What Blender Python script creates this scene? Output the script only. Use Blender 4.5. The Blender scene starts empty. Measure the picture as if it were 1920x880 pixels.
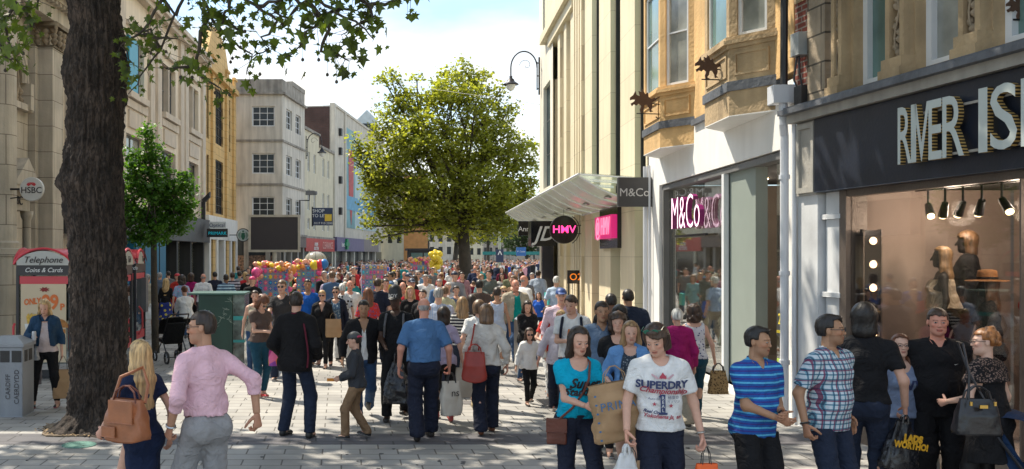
import bpy, math, random, numpy as np
from mathutils import Vector, Matrix
S = bpy.context.scene
COL = S.collection
R = math.radians
rng = np.random.default_rng(7)
random.seed(11)
# ---------------------------------------------------------------- camera, sky, sun
H, F, CX, HY = 2.25, 1800.0, 640.0, 478.0
cd = bpy.data.cameras.new('camera'); cam = bpy.data.objects.new('camera', cd); COL.objects.link(cam)
cam.location = (0, 0, H); cam.rotation_euler = (R(90), 0, 0)
cd.sensor_width = 36; cd.lens = F/1920*36; cd.shift_x = (960-CX)/1920; cd.shift_y = (HY-440)/1920
cd.clip_start = 0.1; cd.clip_end = 3000
S.camera = cam
SUND = Vector((-0.48, 0.46, 1.0)).normalized()
el = math.asin(SUND.z)
sl = bpy.data.lights.new('sun', 'SUN'); so = bpy.data.objects.new('sun', sl); COL.objects.link(so)
sl.energy = 3.7; sl.angle = R(0.6); sl.color = (1.0, 0.91, 0.76)
so.rotation_euler = SUND.to_track_quat('Z', 'Y').to_euler(); so.location = (-20, 30, 40)
W = bpy.data.worlds.new('World'); S.world = W; W.use_nodes = True
wn, wl = W.node_tree.nodes, W.node_tree.links
wn.clear()
sky = wn.new('ShaderNodeTexSky'); sky.sky_type = 'NISHITA'; sky.sun_disc = False
sky.sun_elevation = el; sky.sun_rotation = math.atan2(SUND.x, SUND.y); sky.air_density = 1.0; sky.dust_density = 1.5
tc = wn.new('ShaderNodeTexCoord'); mp = wn.new('ShaderNodeMapping'); mp.inputs['Scale'].default_value = (1.3, 1.3, 3.6); mp.inputs['Location'].default_value = (1.75, 0.3, 0.42)
wl.new(tc.outputs['Generated'], mp.inputs[0])
n1 = wn.new('ShaderNodeTexNoise'); n1.inputs['Scale'].default_value = 2.1; n1.inputs['Detail'].default_value = 8; n1.inputs['Roughness'].default_value = 0.55; n1.inputs['Distortion'].default_value = 0.3
n2 = wn.new('ShaderNodeTexNoise'); n2.inputs['Scale'].default_value = 3.6; n2.inputs['Detail'].default_value = 7
wl.new(mp.outputs[0], n1.inputs[0]); wl.new(mp.outputs[0], n2.inputs[0])
cr = wn.new('ShaderNodeValToRGB'); cr.color_ramp.elements[0].position = 0.43; cr.color_ramp.elements[1].position = 0.62
cr.color_ramp.elements[0].color = (0.30,)*3+(1,); cr.color_ramp.elements[1].color = (1,)*4
cc = wn.new('ShaderNodeValToRGB'); cc.color_ramp.elements[0].position = 0.36; cc.color_ramp.elements[1].position = 0.60
cc.color_ramp.elements[0].color = (3.1, 4.0, 4.5, 1); cc.color_ramp.elements[1].color = (6.6, 6.3, 5.75, 1)
mx = wn.new('ShaderNodeMix'); mx.data_type = 'RGBA'
wl.new(n1.outputs[0], cr.inputs[0]); wl.new(n2.outputs[0], cc.inputs[0])
bl = wn.new('ShaderNodeMix'); bl.data_type = 'RGBA'; bl.blend_type = 'MULTIPLY'; bl.inputs[0].default_value = 1; bl.inputs[7].default_value = (1.35, 1.55, 1.65, 1)
wl.new(sky.outputs[0], bl.inputs[6])
wl.new(cr.outputs[0], mx.inputs[0]); wl.new(bl.outputs[2], mx.inputs[6]); wl.new(cc.outputs[0], mx.inputs[7])
bg = wn.new('ShaderNodeBackground'); bg.inputs[1].default_value = 0.10
wo = wn.new('ShaderNodeOutputWorld'); wl.new(mx.outputs[2], bg.inputs[0]); wl.new(bg.outputs[0], wo.inputs[0])
S.view_settings.view_transform = 'Standard'; S.view_settings.look = 'None'; S.view_settings.gamma = 1; S.view_settings.exposure = 0.98
S.render.engine = 'CYCLES'; S.cycles.max_bounces = 6; S.cycles.transparent_max_bounces = 12; S.cycles.use_denoising = True
S.cycles.diffuse_bounces = 3; S.cycles.glossy_bounces = 3; S.cycles.caustics_reflective = False; S.cycles.caustics_refractive = False

def PX(px, Y): return (px-CX)*Y/F
def PZ(py, Y): return H+(HY-py)*Y/F

# ---------------------------------------------------------------- materials
MATS = {}
def rgb(c): return (c[0], c[1], c[2], 1)
def mat(name, col, rough=.75, metal=0., var=.18, vs=2.0, bump=.15, bs=25., stain=0., blocks=None, emit=0, coat=0., trans=0., col2=None, attr=False, objcol=False, spec=.5, pattern=None, bd=.02, dist=0.):
    if name in MATS: return MATS[name]
    m = bpy.data.materials.new(name); m.use_nodes = True; MATS[name] = m
    N, L = m.node_tree.nodes, m.node_tree.links
    b = N['Principled BSDF']; out = N['Material Output']
    b.inputs['Roughness'].default_value = rough; b.inputs['Metallic'].default_value = metal
    b.inputs['Specular IOR Level'].default_value = spec
    if coat: b.inputs['Coat Weight'].default_value = coat; b.inputs['Coat Roughness'].default_value = .08
    tcn = N.new('ShaderNodeTexCoord'); O = tcn.outputs['Object']
    def mul(a, fac_sock, lo, hi):
        mr = N.new('ShaderNodeMapRange'); mr.inputs[1].default_value = .3; mr.inputs[2].default_value = .7; mr.inputs[3].default_value = lo; mr.inputs[4].default_value = hi
        L.new(fac_sock, mr.inputs[0])
        x = N.new('ShaderNodeVectorMath'); x.operation = 'SCALE'; L.new(a, x.inputs[0]); L.new(mr.outputs[0], x.inputs['Scale'])
        return x.outputs[0]
    if attr:
        a = N.new('ShaderNodeAttribute'); a.attribute_name = 'Col'; cur = a.outputs['Color']
    elif objcol:
        a = N.new('ShaderNodeObjectInfo'); cur = a.outputs['Color']
    else:
        a = N.new('ShaderNodeRGB'); a.outputs[0].default_value = rgb(col); cur = a.outputs[0]
    if pattern: cur = pattern(N, L, O, cur)
    if blocks:
        ax, bw, bh, mc, mo = blocks[:5]
        sp = N.new('ShaderNodeSeparateXYZ'); cb = N.new('ShaderNodeCombineXYZ'); L.new(O, sp.inputs[0])
        L.new(sp.outputs[{'x': 0, 'y': 1, 'g': 0}[ax]], cb.inputs[0]); L.new(sp.outputs[1 if ax == 'g' else 2], cb.inputs[1])
        br = N.new('ShaderNodeTexBrick'); L.new(cb.outputs[0], br.inputs[0])
        br.inputs['Scale'].default_value = 1; br.inputs['Brick Width'].default_value = bw; br.inputs['Row Height'].default_value = bh
        br.inputs['Mortar Size'].default_value = mo; br.inputs['Mortar Smooth'].default_value = .1
        L.new(cur, br.inputs['Color1'])
        vv = N.new('ShaderNodeVectorMath'); vv.operation = 'MULTIPLY'; vv.inputs[1].default_value = (col2 or (.86, .87, .88)); L.new(cur, vv.inputs[0]); L.new(vv.outputs[0], br.inputs['Color2'])
        br.inputs['Mortar'].default_value = rgb(mc); cur = br.outputs[0]; brick = br
    nz = N.new('ShaderNodeTexNoise'); nz.inputs['Scale'].default_value = vs; nz.inputs['Detail'].default_value = 5; L.new(O, nz.inputs[0])
    if var: cur = mul(cur, nz.outputs[0], 1-var, 1+var*.6)
    if stain:
        mpn = N.new('ShaderNodeMapping'); mpn.inputs['Scale'].default_value = (3.2, 3.2, .35); L.new(O, mpn.inputs[0])
        ns = N.new('ShaderNodeTexNoise'); ns.inputs['Scale'].default_value = 1.2; ns.inputs['Detail'].default_value = 6; L.new(mpn.outputs[0], ns.inputs[0])
        cur = mul(cur, ns.outputs[0], 1-stain, 1.05)
    L.new(cur, b.inputs['Base Color'])
    if bump:
        nb = N.new('ShaderNodeTexNoise'); nb.inputs['Scale'].default_value = bs; nb.inputs['Detail'].default_value = 4; nb.inputs['Distortion'].default_value = dist; L.new(O, nb.inputs[0])
        bp = N.new('ShaderNodeBump'); bp.inputs['Strength'].default_value = min(1, bump*2); bp.inputs['Distance'].default_value = bd
        hs = nb.outputs[0]
        if blocks:
            ma = N.new('ShaderNodeMath'); ma.operation = 'MULTIPLY_ADD'; ma.inputs[1].default_value = -1.5; L.new(brick.outputs['Fac'], ma.inputs[0]); L.new(hs, ma.inputs[2]); hs = ma.outputs[0]
        L.new(hs, bp.inputs['Height']); L.new(bp.outputs[0], b.inputs['Normal'])
    if emit:
        b.inputs['Emission Color'].default_value = rgb(col); b.inputs['Emission Strength'].default_value = emit
    if trans:
        t = N.new('ShaderNodeBsdfTranslucent'); vt = N.new('ShaderNodeVectorMath'); vt.operation = 'MULTIPLY'; vt.inputs[1].default_value = (1.9, 1.75, .6)
        L.new(cur, vt.inputs[0]); L.new(vt.outputs[0], t.inputs[0]); ms = N.new('ShaderNodeMixShader'); ms.inputs[0].default_value = trans
        L.new(b.outputs[0], ms.inputs[1]); L.new(t.outputs[0], ms.inputs[2]); L.new(ms.outputs[0], out.inputs[0])
    return m
def glassm(name, tint=(.9, .95, .93), refl=.08, rough=.02):
    if name in MATS: return MATS[name]
    m = bpy.data.materials.new(name); m.use_nodes = True; MATS[name] = m
    N, L = m.node_tree.nodes, m.node_tree.links; N.clear()
    o = N.new('ShaderNodeOutputMaterial'); t = N.new('ShaderNodeBsdfTransparent'); t.inputs[0].default_value = rgb(tint)
    g = N.new('ShaderNodeBsdfGlossy'); g.inputs['Roughness'].default_value = rough; g.inputs[0].default_value = (1, 1, 1, 1)
    fr = N.new('ShaderNodeLayerWeight'); pw = N.new('ShaderNodeMath'); pw.operation = 'POWER'; pw.inputs[1].default_value = 4.5; ad = N.new('ShaderNodeMath'); ad.operation = 'ADD'; ad.inputs[1].default_value = refl; ad.use_clamp = True
    L.new(fr.outputs['Facing'], pw.inputs[0]); L.new(pw.outputs[0], ad.inputs[0]); mm = N.new('ShaderNodeMixShader'); L.new(ad.outputs[0], mm.inputs[0]); L.new(t.outputs[0], mm.inputs[1]); L.new(g.outputs[0], mm.inputs[2]); L.new(mm.outputs[0], o.inputs[0])
    return m

# ---------------------------------------------------------------- objects
def tag(o, label=None, cat=None, group=None, kind=None):
    if label: o['label'] = label
    if cat: o['category'] = cat
    if group: o['group'] = group
    if kind: o['kind'] = kind
    return o
def empty(name, loc=(0, 0, 0), label=None, cat=None, group=None, rz=0):
    o = bpy.data.objects.new(name, None); COL.objects.link(o); o.location = loc; o.rotation_euler = (0, 0, rz); o.empty_display_size = .2
    return tag(o, label, cat, group)
def root_of(p):
    while p is not None and p.parent is not None: p = p.parent
    return p
def link_mesh(name, me, mats, parent=None, smooth=False):
    for m in (mats if isinstance(mats, (list, tuple)) else [mats]): me.materials.append(m)
    o = bpy.data.objects.new(name, me); COL.objects.link(o)
    if parent is not None: o.parent = parent
    if smooth: me.shade_smooth()
    return o
def copy_tree(o, parent=None, loc=None, rz=None):
    c = o.copy(); COL.objects.link(c); c.parent = parent
    if loc is not None: c.location = loc
    if rz is not None: c.rotation_euler = (0, 0, rz)
    for ch in list(o.children): copy_tree(ch, c)
    return c
class Fr:
    """a facade frame: point(u, o, z) = p0 + u*du + o*n"""
    def __init__(s, p0, du, n): s.p0, s.du, s.n = p0, du, n
    def __call__(s, u, o, z): return (s.p0[0]+u*s.du[0]+o*s.n[0], s.p0[1]+u*s.du[1]+o*s.n[1], z)
def frY(a, k, side):
    n = math.hypot(1, k); return Fr((a, 0), (k, 1), ((-1/n, k/n) if side == 'R' else (1/n, -k/n)))
def frP(p, q, flip=1):
    dx, dy = q[0]-p[0], q[1]-p[1]; L = math.hypot(dx, dy); dx /= L; dy /= L
    return Fr(p, (dx, dy), (dy*flip, -dx*flip))
SPLIT = {'string_course', 'shop_column', 'column', 'red_band', 'post', 'lead_flashing', 'shop_side_wall', 'display_panel', 'shop_glazing', 'stone_course', 'granite_base', 'glazing_post', 'opening', 'teal_band', 'downlight', 'ceiling_lamp', 'spotlight', 'lamp', 'vent_box', 'mural', 'cornice', 'clasp', 'arch_moulding'}
IDF = Fr((0, 0), (1, 0), (0, 1))
class MB:
    def __init__(s): s.v = []; s.f = []; s.m = []
    def quad(s, a, b, c, d, m=0):
        n = len(s.v); s.v += [a, b, c, d]; s.f.append((n, n+1, n+2, n+3)); s.m.append(m); return s
    def fbox(s, fr, u0, u1, o0, o1, z0, z1, m=0):
        n = len(s.v)
        for z in (z0, z1): s.v += [fr(u0, o0, z), fr(u1, o0, z), fr(u1, o1, z), fr(u0, o1, z)]
        for f in ((0, 1, 2, 3), (4, 5, 6, 7), (0, 1, 5, 4), (1, 2, 6, 5), (2, 3, 7, 6), (3, 0, 4, 7)): s.f.append(tuple(n+i for i in f)); s.m.append(m)
        return s
    def box(s, x0, x1, y0, y1, z0, z1, m=0): return s.fbox(IDF, x0, x1, y0, y1, z0, z1, m)
    def prism(s, pts, z0, z1, m=0):
        n = len(s.v); k = len(pts)
        s.v += [(p[0], p[1], z0) for p in pts]+[(p[0], p[1], z1) for p in pts]
        s.f.append(tuple(range(n, n+k))); s.f.append(tuple(range(n+k, n+2*k))); s.m += [m, m]
        for i in range(k): s.f.append((n+i, n+(i+1) % k, n+k+(i+1) % k, n+k+i)); s.m.append(m)
        return s
    def poly(s, pts3, vec, m=0):
        """extrude a planar polygon by vec"""
        n = len(s.v); k = len(pts3)
        s.v += [tuple(p) for p in pts3]+[tuple(p[i]+vec[i] for i in range(3)) for p in pts3]
        s.f.append(tuple(range(n, n+k))); s.f.append(tuple(range(n+k, n+2*k))); s.m += [m, m]
        for i in range(k): s.f.append((n+i, n+(i+1) % k, n+k+(i+1) % k, n+k+i)); s.m.append(m)
        return s
    def tube(s, pts, r, seg=8, m=0, cap=True):
        pts = [Vector(p) for p in pts]; n0 = len(s.v); K = len(pts)
        rr = r if isinstance(r, (list, tuple)) else [r]*K
        prev = None
        for i, p in enumerate(pts):
            d = (pts[min(i+1, K-1)]-pts[max(i-1, 0)])
            if d.length < 1e-9: d = Vector((0, 0, 1))
            d.normalize()
            a = prev-d*prev.dot(d) if prev is not None else (Vector((0, 0, 1)).cross(d) if abs(d.z) < .9 else Vector((1, 0, 0)).cross(d))
            if a.length < 1e-6: a = Vector((1, 0, 0)).cross(d)
            a.normalize(); prev = a; b = d.cross(a)
            for j in range(seg):
                t = 2*math.pi*j/seg; s.v.append(tuple(p+(a*math.cos(t)+b*math.sin(t))*rr[i]))
        for i in range(K-1):
            for j in range(seg):
                q = n0+i*seg; s.f.append((q+j, q+(j+1) % seg, q+seg+(j+1) % seg, q+seg+j)); s.m.append(m)
        if cap:
            s.f.append(tuple(n0+j for j in range(seg))); s.f.append(tuple(n0+(K-1)*seg+j for j in range(seg))); s.m += [m, m]
        return s
    def lathe(s, c, prof, seg=20, m=0, axis='z'):
        """prof: [(r, z)]"""
        n0 = len(s.v); K = len(prof)
        for r, z in prof:
            for j in range(seg):
                t = 2*math.pi*j/seg; x, y = r*math.cos(t), r*math.sin(t)
                s.v.append((c[0]+x, c[1]+y, c[2]+z) if axis == 'z' else (c[0]+x, c[1]+z, c[2]+y))
        for i in range(K-1):
            for j in range(seg):
                q = n0+i*seg; s.f.append((q+j, q+(j+1) % seg, q+seg+(j+1) % seg, q+seg+j)); s.m.append(m)
        s.f.append(tuple(n0+j for j in range(seg))); s.f.append(tuple(n0+(K-1)*seg+j for j in range(seg))); s.m += [m, m]
        return s
    def wall(s, fr, u0, u1, z0, z1, ops, depth=.25, m=0, o=0., mr=None):
        """front sheet with openings (u0,u1,z0,z1) and their reveals going back by depth"""
        us = sorted(set([u0, u1]+[x for q in ops for x in q[:2]])); zs = sorted(set([z0, z1]+[x for q in ops for x in q[2:4]]))
        us = [u for u in us if u0 <= u <= u1]; zs = [z for z in zs if z0 <= z <= z1]
        for a, b in zip(us, us[1:]):
            for c, d in zip(zs, zs[1:]):
                uc, zc = (a+b)/2, (c+d)/2
                if any(q[0] < uc < q[1] and q[2] < zc < q[3] for q in ops): continue
                s.quad(fr(a, o, c), fr(b, o, c), fr(b, o, d), fr(a, o, d), m)
        k = m if mr is None else mr
        for q in ops:
            a, b, c, d = q[:4]; e = o-depth
            s.quad(fr(a, o, c), fr(a, e, c), fr(a, e, d), fr(a, o, d), k).quad(fr(b, o, c), fr(b, e, c), fr(b, e, d), fr(b, o, d), k)
            s.quad(fr(a, o, c), fr(b, o, c), fr(b, e, c), fr(a, e, c), k).quad(fr(a, o, d), fr(b, o, d), fr(b, e, d), fr(a, e, d), k)
        return s
    def build(s, name, mats, parent=None, smooth=False, org=None, bevel=0):
        if name in SPLIT and parent is not None:
            par = list(range(len(s.v)))
            def fd(a):
                while par[a] != a: par[a] = par[par[a]]; a = par[a]
                return a
            key = {}
            for i, v in enumerate(s.v):
                k = tuple(round(c, 4) for c in v)
                if k in key: par[fd(i)] = fd(key[k])
                key[k] = i
            for f in s.f:
                for a in f[1:]: par[fd(a)] = fd(f[0])
            gr = {}
            for f, m in zip(s.f, s.m): gr.setdefault(fd(f[0]), []).append((f, m))
            if len(gr) > 1:
                o = None
                for fs in gr.values():
                    q = MB(); mp_ = {}
                    for f, m in fs:
                        for a in f:
                            if a not in mp_: mp_[a] = len(q.v); q.v.append(s.v[a])
                        q.f.append(tuple(mp_[a] for a in f)); q.m.append(m)
                    o = q._build(name, mats, parent, smooth, org, bevel)
                return o
        return s._build(name, mats, parent, smooth, org, bevel)
    def _build(s, name, mats, parent=None, smooth=False, org=None, bevel=0):
        rt = root_of(parent); off = Vector(org) if org is not None else (rt.location if rt is not None and not rt.name.startswith(('person', 'mannequin')) else Vector((0, 0, 0)))
        me = bpy.data.meshes.new(name); me.from_pydata([tuple(Vector(p)-off) for p in s.v], [], s.f)
        o = link_mesh(name, me, mats, parent, smooth)
        me.polygons.foreach_set('material_index', s.m)
        me.validate(); me.update()
        if org is not None and parent is None: o.location = org
        if bevel:
            bm_ = o.modifiers.new('bevel', 'BEVEL'); bm_.width = bevel; bm_.segments = 2; bm_.limit_method = 'ANGLE'
        return o
def np_mesh(name, V, Q, mats, parent=None, smooth=True, col=None, midx=None):
    me = bpy.data.meshes.new(name); V = np.asarray(V, np.float32); Q = np.asarray(Q, np.int32); k = Q.shape[1]
    me.vertices.add(len(V)); me.vertices.foreach_set('co', V.ravel())
    me.loops.add(Q.size); me.loops.foreach_set('vertex_index', Q.ravel())
    me.polygons.add(len(Q)); me.polygons.foreach_set('loop_start', np.arange(0, Q.size, k, dtype=np.int32)); me.polygons.foreach_set('loop_total', np.full(len(Q), k, np.int32))
    if midx is not None: me.polygons.foreach_set('material_index', np.asarray(midx, np.int32))
    me.update(calc_edges=True)
    if col is not None:
        at = me.color_attributes.new('Col', 'FLOAT_COLOR', 'POINT'); c4 = np.ones((len(V), 4), np.float32); c4[:, :3] = col; at.data.foreach_set('color', c4.ravel())
    return link_mesh(name, me, mats, parent, smooth)
def text_np(txt, size=1, extrude=.01, bevel=0., shear=0., sx=1., spacing=1., res=3, bold=0.):
    """lettering as verts (x right, y up, z towards the reader), centred, and polygons"""
    cu = bpy.data.curves.new('lettering', 'FONT'); cu.body = txt; cu.size = size; cu.extrude = extrude; cu.bevel_depth = bevel; cu.shear = shear; cu.space_character = spacing
    cu.align_x = 'CENTER'; cu.align_y = 'CENTER'; cu.resolution_u = res; cu.offset = bold
    o = bpy.data.objects.new('lettering', cu); me = bpy.data.meshes.new_from_object(o)
    V = [(v.co.x*sx, v.co.y, v.co.z) for v in me.vertices]; P = [tuple(p.vertices) for p in me.polygons]
    bpy.data.objects.remove(o); bpy.data.curves.remove(cu); bpy.data.meshes.remove(me)
    return V, P
def sign_text(name, txt, m, parent, c, right, up=(0, 0, 1), size=.3, extrude=.01, **kw):
    """lettering centred at c, reading along right"""
    V, P = text_np(txt, size, extrude, **kw); r = Vector(right).normalized(); u = Vector(up).normalized(); n = r.cross(u)
    mb = MB(); mb.v = [tuple(Vector(c)+r*a+u*b+n*d) for a, b, d in V]; mb.f = P; mb.m = [0]*len(P)
    return mb.build(name, m, parent)
def window(parent, fr, u0, u1, z0, z1, o, nx=2, ny=2, fm=None, gm=None, fw=.06, d=.05, name='window'):
    mb = MB()
    mb.fbox(fr, u0, u0+fw, o-d, o, z0, z1).fbox(fr, u1-fw, u1, o-d, o, z0, z1).fbox(fr, u0+fw, u1-fw, o-d, o, z0, z0+fw).fbox(fr, u0+fw, u1-fw, o-d, o, z1-fw, z1)
    b = fw*.5
    for i in range(1, nx):
        u = u0+(u1-u0)*i/nx; mb.fbox(fr, u-b/2, u+b/2, o-d*.8, o-.004, z0+fw, z1-fw)
    for i in range(1, ny):
        z = z0+(z1-z0)*i/ny; mb.fbox(fr, u0+fw, u1-fw, o-d*.7, o-.007, z-b/2, z+b/2)
    w = mb.build(name, fm, parent)
    MB().fbox(fr, u0+fw*.5, u1-fw*.5, o-d-.02, o-d*.75, z0+fw*.5, z1-fw*.5).build('pane', gm, w)
    return w
M = {}
def D(key, *a, **k): M[key] = mat(key, *a, **k)
D('dark', (.02, .02, .022), .5, var=.1); D('black_gloss', (.015, .015, .018), .18, bump=0, var=0, coat=.3)
D('dark_metal', (.03, .03, .035), .4, metal=.6, bump=.03); D('steel', (.5, .5, .5), .32, metal=1, bump=.02, var=.08)
D('white_paint', (.78, .77, .74), .5, bump=.05, var=.06, stain=.08); D('pane_dark', (.03, .035, .04), .15, bump=0, var=.5, vs=.8, spec=.35)
D('pane_teal', (.13, .22, .20), .08, bump=0, var=.35, vs=1.2, spec=.8); D('pane_curtain', (.33, .34, .31), .12, bump=0, var=.4, vs=2.2, spec=.7)
D('white_frame', (.72, .74, .76), .45, bump=.02, var=.05); D('grey_frame', (.16, .16, .16), .5)
D('magenta', (.75, .02, .20), .4, emit=.25, bump=0, var=0); D('letter_white', (.8, .8, .78), .5, bump=0, var=0); D('letter_silver', (.55, .55, .55), .3, metal=.6, bump=0, var=0)
D('lead', (.13, .14, .16), .55, bump=.3, bs=14, var=.3, stain=.3); D('pipe_white', (.62, .64, .68), .4, bump=.03, var=.08)
# ---------------------------------------------------------------- the ground
D('paver', (.40, .385, .36), .8, var=.26, vs=1.1, bump=.12, bs=60, blocks=('g', .43, .285, (.12, .11, .10), .009), col2=(.76, .77, .79))
D('paver_dark', (.13, .125, .135), .8, var=.15, vs=3, bump=.12, bs=60, blocks=('g', .62, .34, (.05, .05, .05), .012))
D('paver_mid', (.27, .255, .24), .85, var=.15, vs=3, bump=.12, bs=60, blocks=('g', .3, .2, (.09, .09, .09), .012))
def sheet(name, x0, x1, y0, y1, z, m, nx=1, ny=1):
    mb = MB(); mb.quad((x0, y0, z), (x1, y0, z), (x1, y1, z), (x0, y1, z)); o = mb.build(name, m); return tag(o, kind='structure')
sheet('ground', -400, 400, -40, 900, 0, M['paver'])
tag(MB().box(-11, 7.6, 11.38, 12.06, -.01, .004).build('paving_band', M['paver_dark']), kind='structure')
tag(MB().box(-11, 7.6, 17.2, 17.8, -.01, .004).build('paving_band', M['paver_mid']), kind='structure')
tag(MB().box(-11, 7.6, 22.6, 23.2, -.01, .004).build('paving_band', M['paver_mid']), kind='structure')
mb = MB(); mb.fbox(IDF, 3.0, 3.55, 12.3, 60, -.01, .006)
tag(mb.build('paving_strip', M['paver_mid']), kind='structure')
mb = MB()
for i in range(14): mb.box(3.02+i*.0+.0, 3.5, 14.3+i*.045, 14.325+i*.045, .0, .010)
rg = random.Random(3); gm_ = MB()
for i in range(420):
    x, y, r_ = rg.uniform(-9, 7), 7.5+22*rg.random()**1.6, rg.uniform(.012, .028)
    gm_.prism([(x+r_*math.cos(t)*rg.uniform(.8, 1.1), y+r_*math.sin(t)) for t in (0, 1, 2, 3, 4, 5)], .0, .0075)
tag(gm_.build('gum_spots', mat('gum', (.10, .10, .10), .9, bump=0)), 'dark trodden chewing gum spots scattered over paving', 'gum', kind='stuff')
for (x_, y_, r_, c_, lb_) in ((-3.1, 11.35, .20, (.10, .24, .20), 'round turquoise cover in paving in front of big trunk'), (1.9, 14.6, .17, (.16, .15, .15), 'round grey cover in sunny paving behind walkers')):
    o_ = MB().lathe((x_, y_, 0), [(r_, 0), (r_, .008), (r_*.85, .008), (r_*.85, .006)], 24).build('access_cover', mat('cover_%d' % int(100*r_), c_, .6, bump=.3, bs=60)); tag(o_, lb_, 'cover')
tag(mb.build('drain_grate', M['dark']), 'dark slotted drain grate set in the grey paving strip', 'drain')
# ---------------------------------------------------------------- right: bay fronted building over the fashion shop
RA, RK = 4.93, .0889
fr = frY(RA, RK, 'R')
D('stone_orange', (.70, .45, .20), .8, var=.22, vs=1.6, bump=.3, bs=18, stain=.22); D('stone_brown', (.52, .38, .22), .85, var=.3, vs=1.8, bump=.4, bs=16, stain=.3)
D('white_render', (.80, .79, .76), .6, var=.04, bump=.05, stain=.05); D('grey_green', (.26, .30, .27), .5, bump=.02, var=.06)
D('brick_red', (.30, .075, .05), .85, var=.3, bump=.3, blocks=('y', .225, .075, (.35, .3, .25), .010), col2=(.7, .6, .6))
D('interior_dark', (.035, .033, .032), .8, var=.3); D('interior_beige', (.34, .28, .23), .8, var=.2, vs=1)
b = empty('bay_fronted_shop', (6.2, 16, 0), 'ochre stone building with two hanging bays above a white shopfront', 'building')
mb = MB()
# white fascia wall with shop opening from Y 13.05 to 20.4
ops = [(13.15, 20.35, .14, 3.72)]
mb.wall(fr, 12.9, 21.3, 0, 4.62, ops, .35, 0)
mb.fbox(fr, 12.9, 21.3, -.6, -.36, 4.40, 4.62)
mb.build('shopfront_surround', M['white_render'], b)
mb = MB(); mb.fbox(fr, 12.95, 13.75, -.02, .07, 4.36, 4.50).fbox(fr, 15.95, 17.65, -.02, .07, 4.62, 4.72).fbox(fr, 20.6, 21.4, -.02, .07, 4.6, 4.72)
mb.build('lead_flashing', M['lead'], b)
mb = MB(); mb.fbox(fr, 12.9, 21.4, -.3, -.0, 4.72, 9.6, 0)
# back: everything behind
mb.fbox(fr, 12.9, 21.4, -6, -5.7, 0, 9.6).fbox(fr, 12.9, 21.4, -5.7, -.3, 9.4, 9.6)
mb.build('upper_wall', M['stone_orange'], b)
def bay(Ya, Yb, mst, shade):
    """Ya near junction, Yb far junction with the wall"""
    d = .46; q = (Yb-Ya)*.24
    P = [fr(Ya, 0, 0)[:2], fr(Ya+q, d, 0)[:2], fr(Yb-q, d, 0)[:2], fr(Yb, 0, 0)[:2]]
    def ring(off, inner=0):
        return [fr(Ya-off, -.2, 0)[:2], fr(Ya-off, 0, 0)[:2], fr(Ya+q-off*.5, d+off, 0)[:2], fr(Yb-q+off*.5, d+off, 0)[:2], fr(Yb+off, 0, 0)[:2], fr(Yb+off, -.2, 0)[:2]]
    o = MB().prism(ring(.0), 4.30, 5.30).build('bay_apron', mst, b)
    MB().prism(ring(.003), 4.288, 4.302).build('bay_soffit', M['white_render'], b)
    MB().prism(ring(.035), 4.66, 4.80).build('lead_band', M['lead'], b)
    MB().prism(ring(.04), 5.28, 5.34).prism(ring(.09), 5.34, 5.40).prism(ring(.06), 5.40, 5.45).build('sill_cornice', mst, b)
    MB().prism(ring(.04), 7.75, 7.95).prism(ring(.1), 7.95, 8.1).build('head_cornice', mst, b)
    faces = [(P[0], P[1]), (P[1], P[2]), (P[2], P[3])]
    for i, (p, r_) in enumerate(faces):
        f2 = frP(p, r_, -1); L = math.hypot(r_[0]-p[0], r_[1]-p[1])
        # pick outward normal
        c = ((p[0]+r_[0])/2, (p[1]+r_[1])/2); cen = fr((Ya+Yb)/2, -1, 0)
        if (c[0]-cen[0])*f2.n[0]+(c[1]-cen[1])*f2.n[1] < 0: f2.n = (-f2.n[0], -f2.n[1])
        t = .13; w = MB()
        w.fbox(f2, 0, t, -.12, .0, 5.45, 7.75).fbox(f2, L-t, L, -.12, .0, 5.45, 7.75).fbox(f2, t, L-t, -.12, 0, 7.45, 7.75)
        w.build('bay_pier', mst, b)
        w = MB(); a, c2 = .09, L-.09; z0, z1 = 4.88, 5.22
        w.fbox(f2, a, a+.035, 0, .022, z0, z1).fbox(f2, c2-.035, c2, 0, .022, z0, z1).fbox(f2, a+.035, c2-.035, 0, .022, z0, z0+.035).fbox(f2, a+.035, c2-.035, 0, .022, z1-.035, z1)
        w.build('apron_moulding', mst, b)
        window(b, f2, t, L-t, 5.452, 7.448, -.03, 1, 2, M['white_frame'], [M['pane_curtain'], M['pane_teal'], M['pane_curtain']][i], fw=.055)
bay(13.57, 15.95, M['stone_brown'], 0); bay(17.7, 20.35, M['stone_orange'], 0)
# drainpipe and hopper on white pillar
mb = MB(); mb.tube([fr(12.95, .10, .05), fr(12.95, .10, 3.85), fr(12.88, .14, 4.0), fr(12.88, .14, 4.3)], .055, 10)
for z in (.8, 2.0, 3.3): mb.lathe(fr(12.95, .10, z), [(.07, -.03), (.07, .03)], 12)
mb.prism([(fr(12.78, .02, 0)[0], fr(12.78, .02, 0)[1]), fr(12.78, .30, 0)[:2], fr(13.02, .30, 0)[:2], fr(13.02, .02, 0)[:2]], 4.28, 4.52)
mb.tube([fr(12.72, .06, .05), fr(12.72, .06, 4.1)], .03, 8)
o = mb.build('drainpipe', M['pipe_white']); tag(o, 'white cast drainpipe with square hopper between the two shopfronts', 'drainpipe')
mb = MB(); mb.tube([fr(12.86, .14, 4.5), fr(12.86, .12, 9.)], .05, 8)
tag(mb.build('drainpipe', M['dark']), 'black drainpipe running up beside the red brick strip', 'drainpipe')
mb = MB(); mb.tube([fr(21.2, .1, .05), fr(21.2, .1, 4.2)], .05, 8).tube([fr(20.95, .07, .05), fr(20.95, .07, 4.2)], .03, 8)
tag(mb.build('drainpipe', M['pipe_white']), 'white drainpipe at the far corner of the white shopfront beside the square hanging sign', 'drainpipe')
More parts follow.
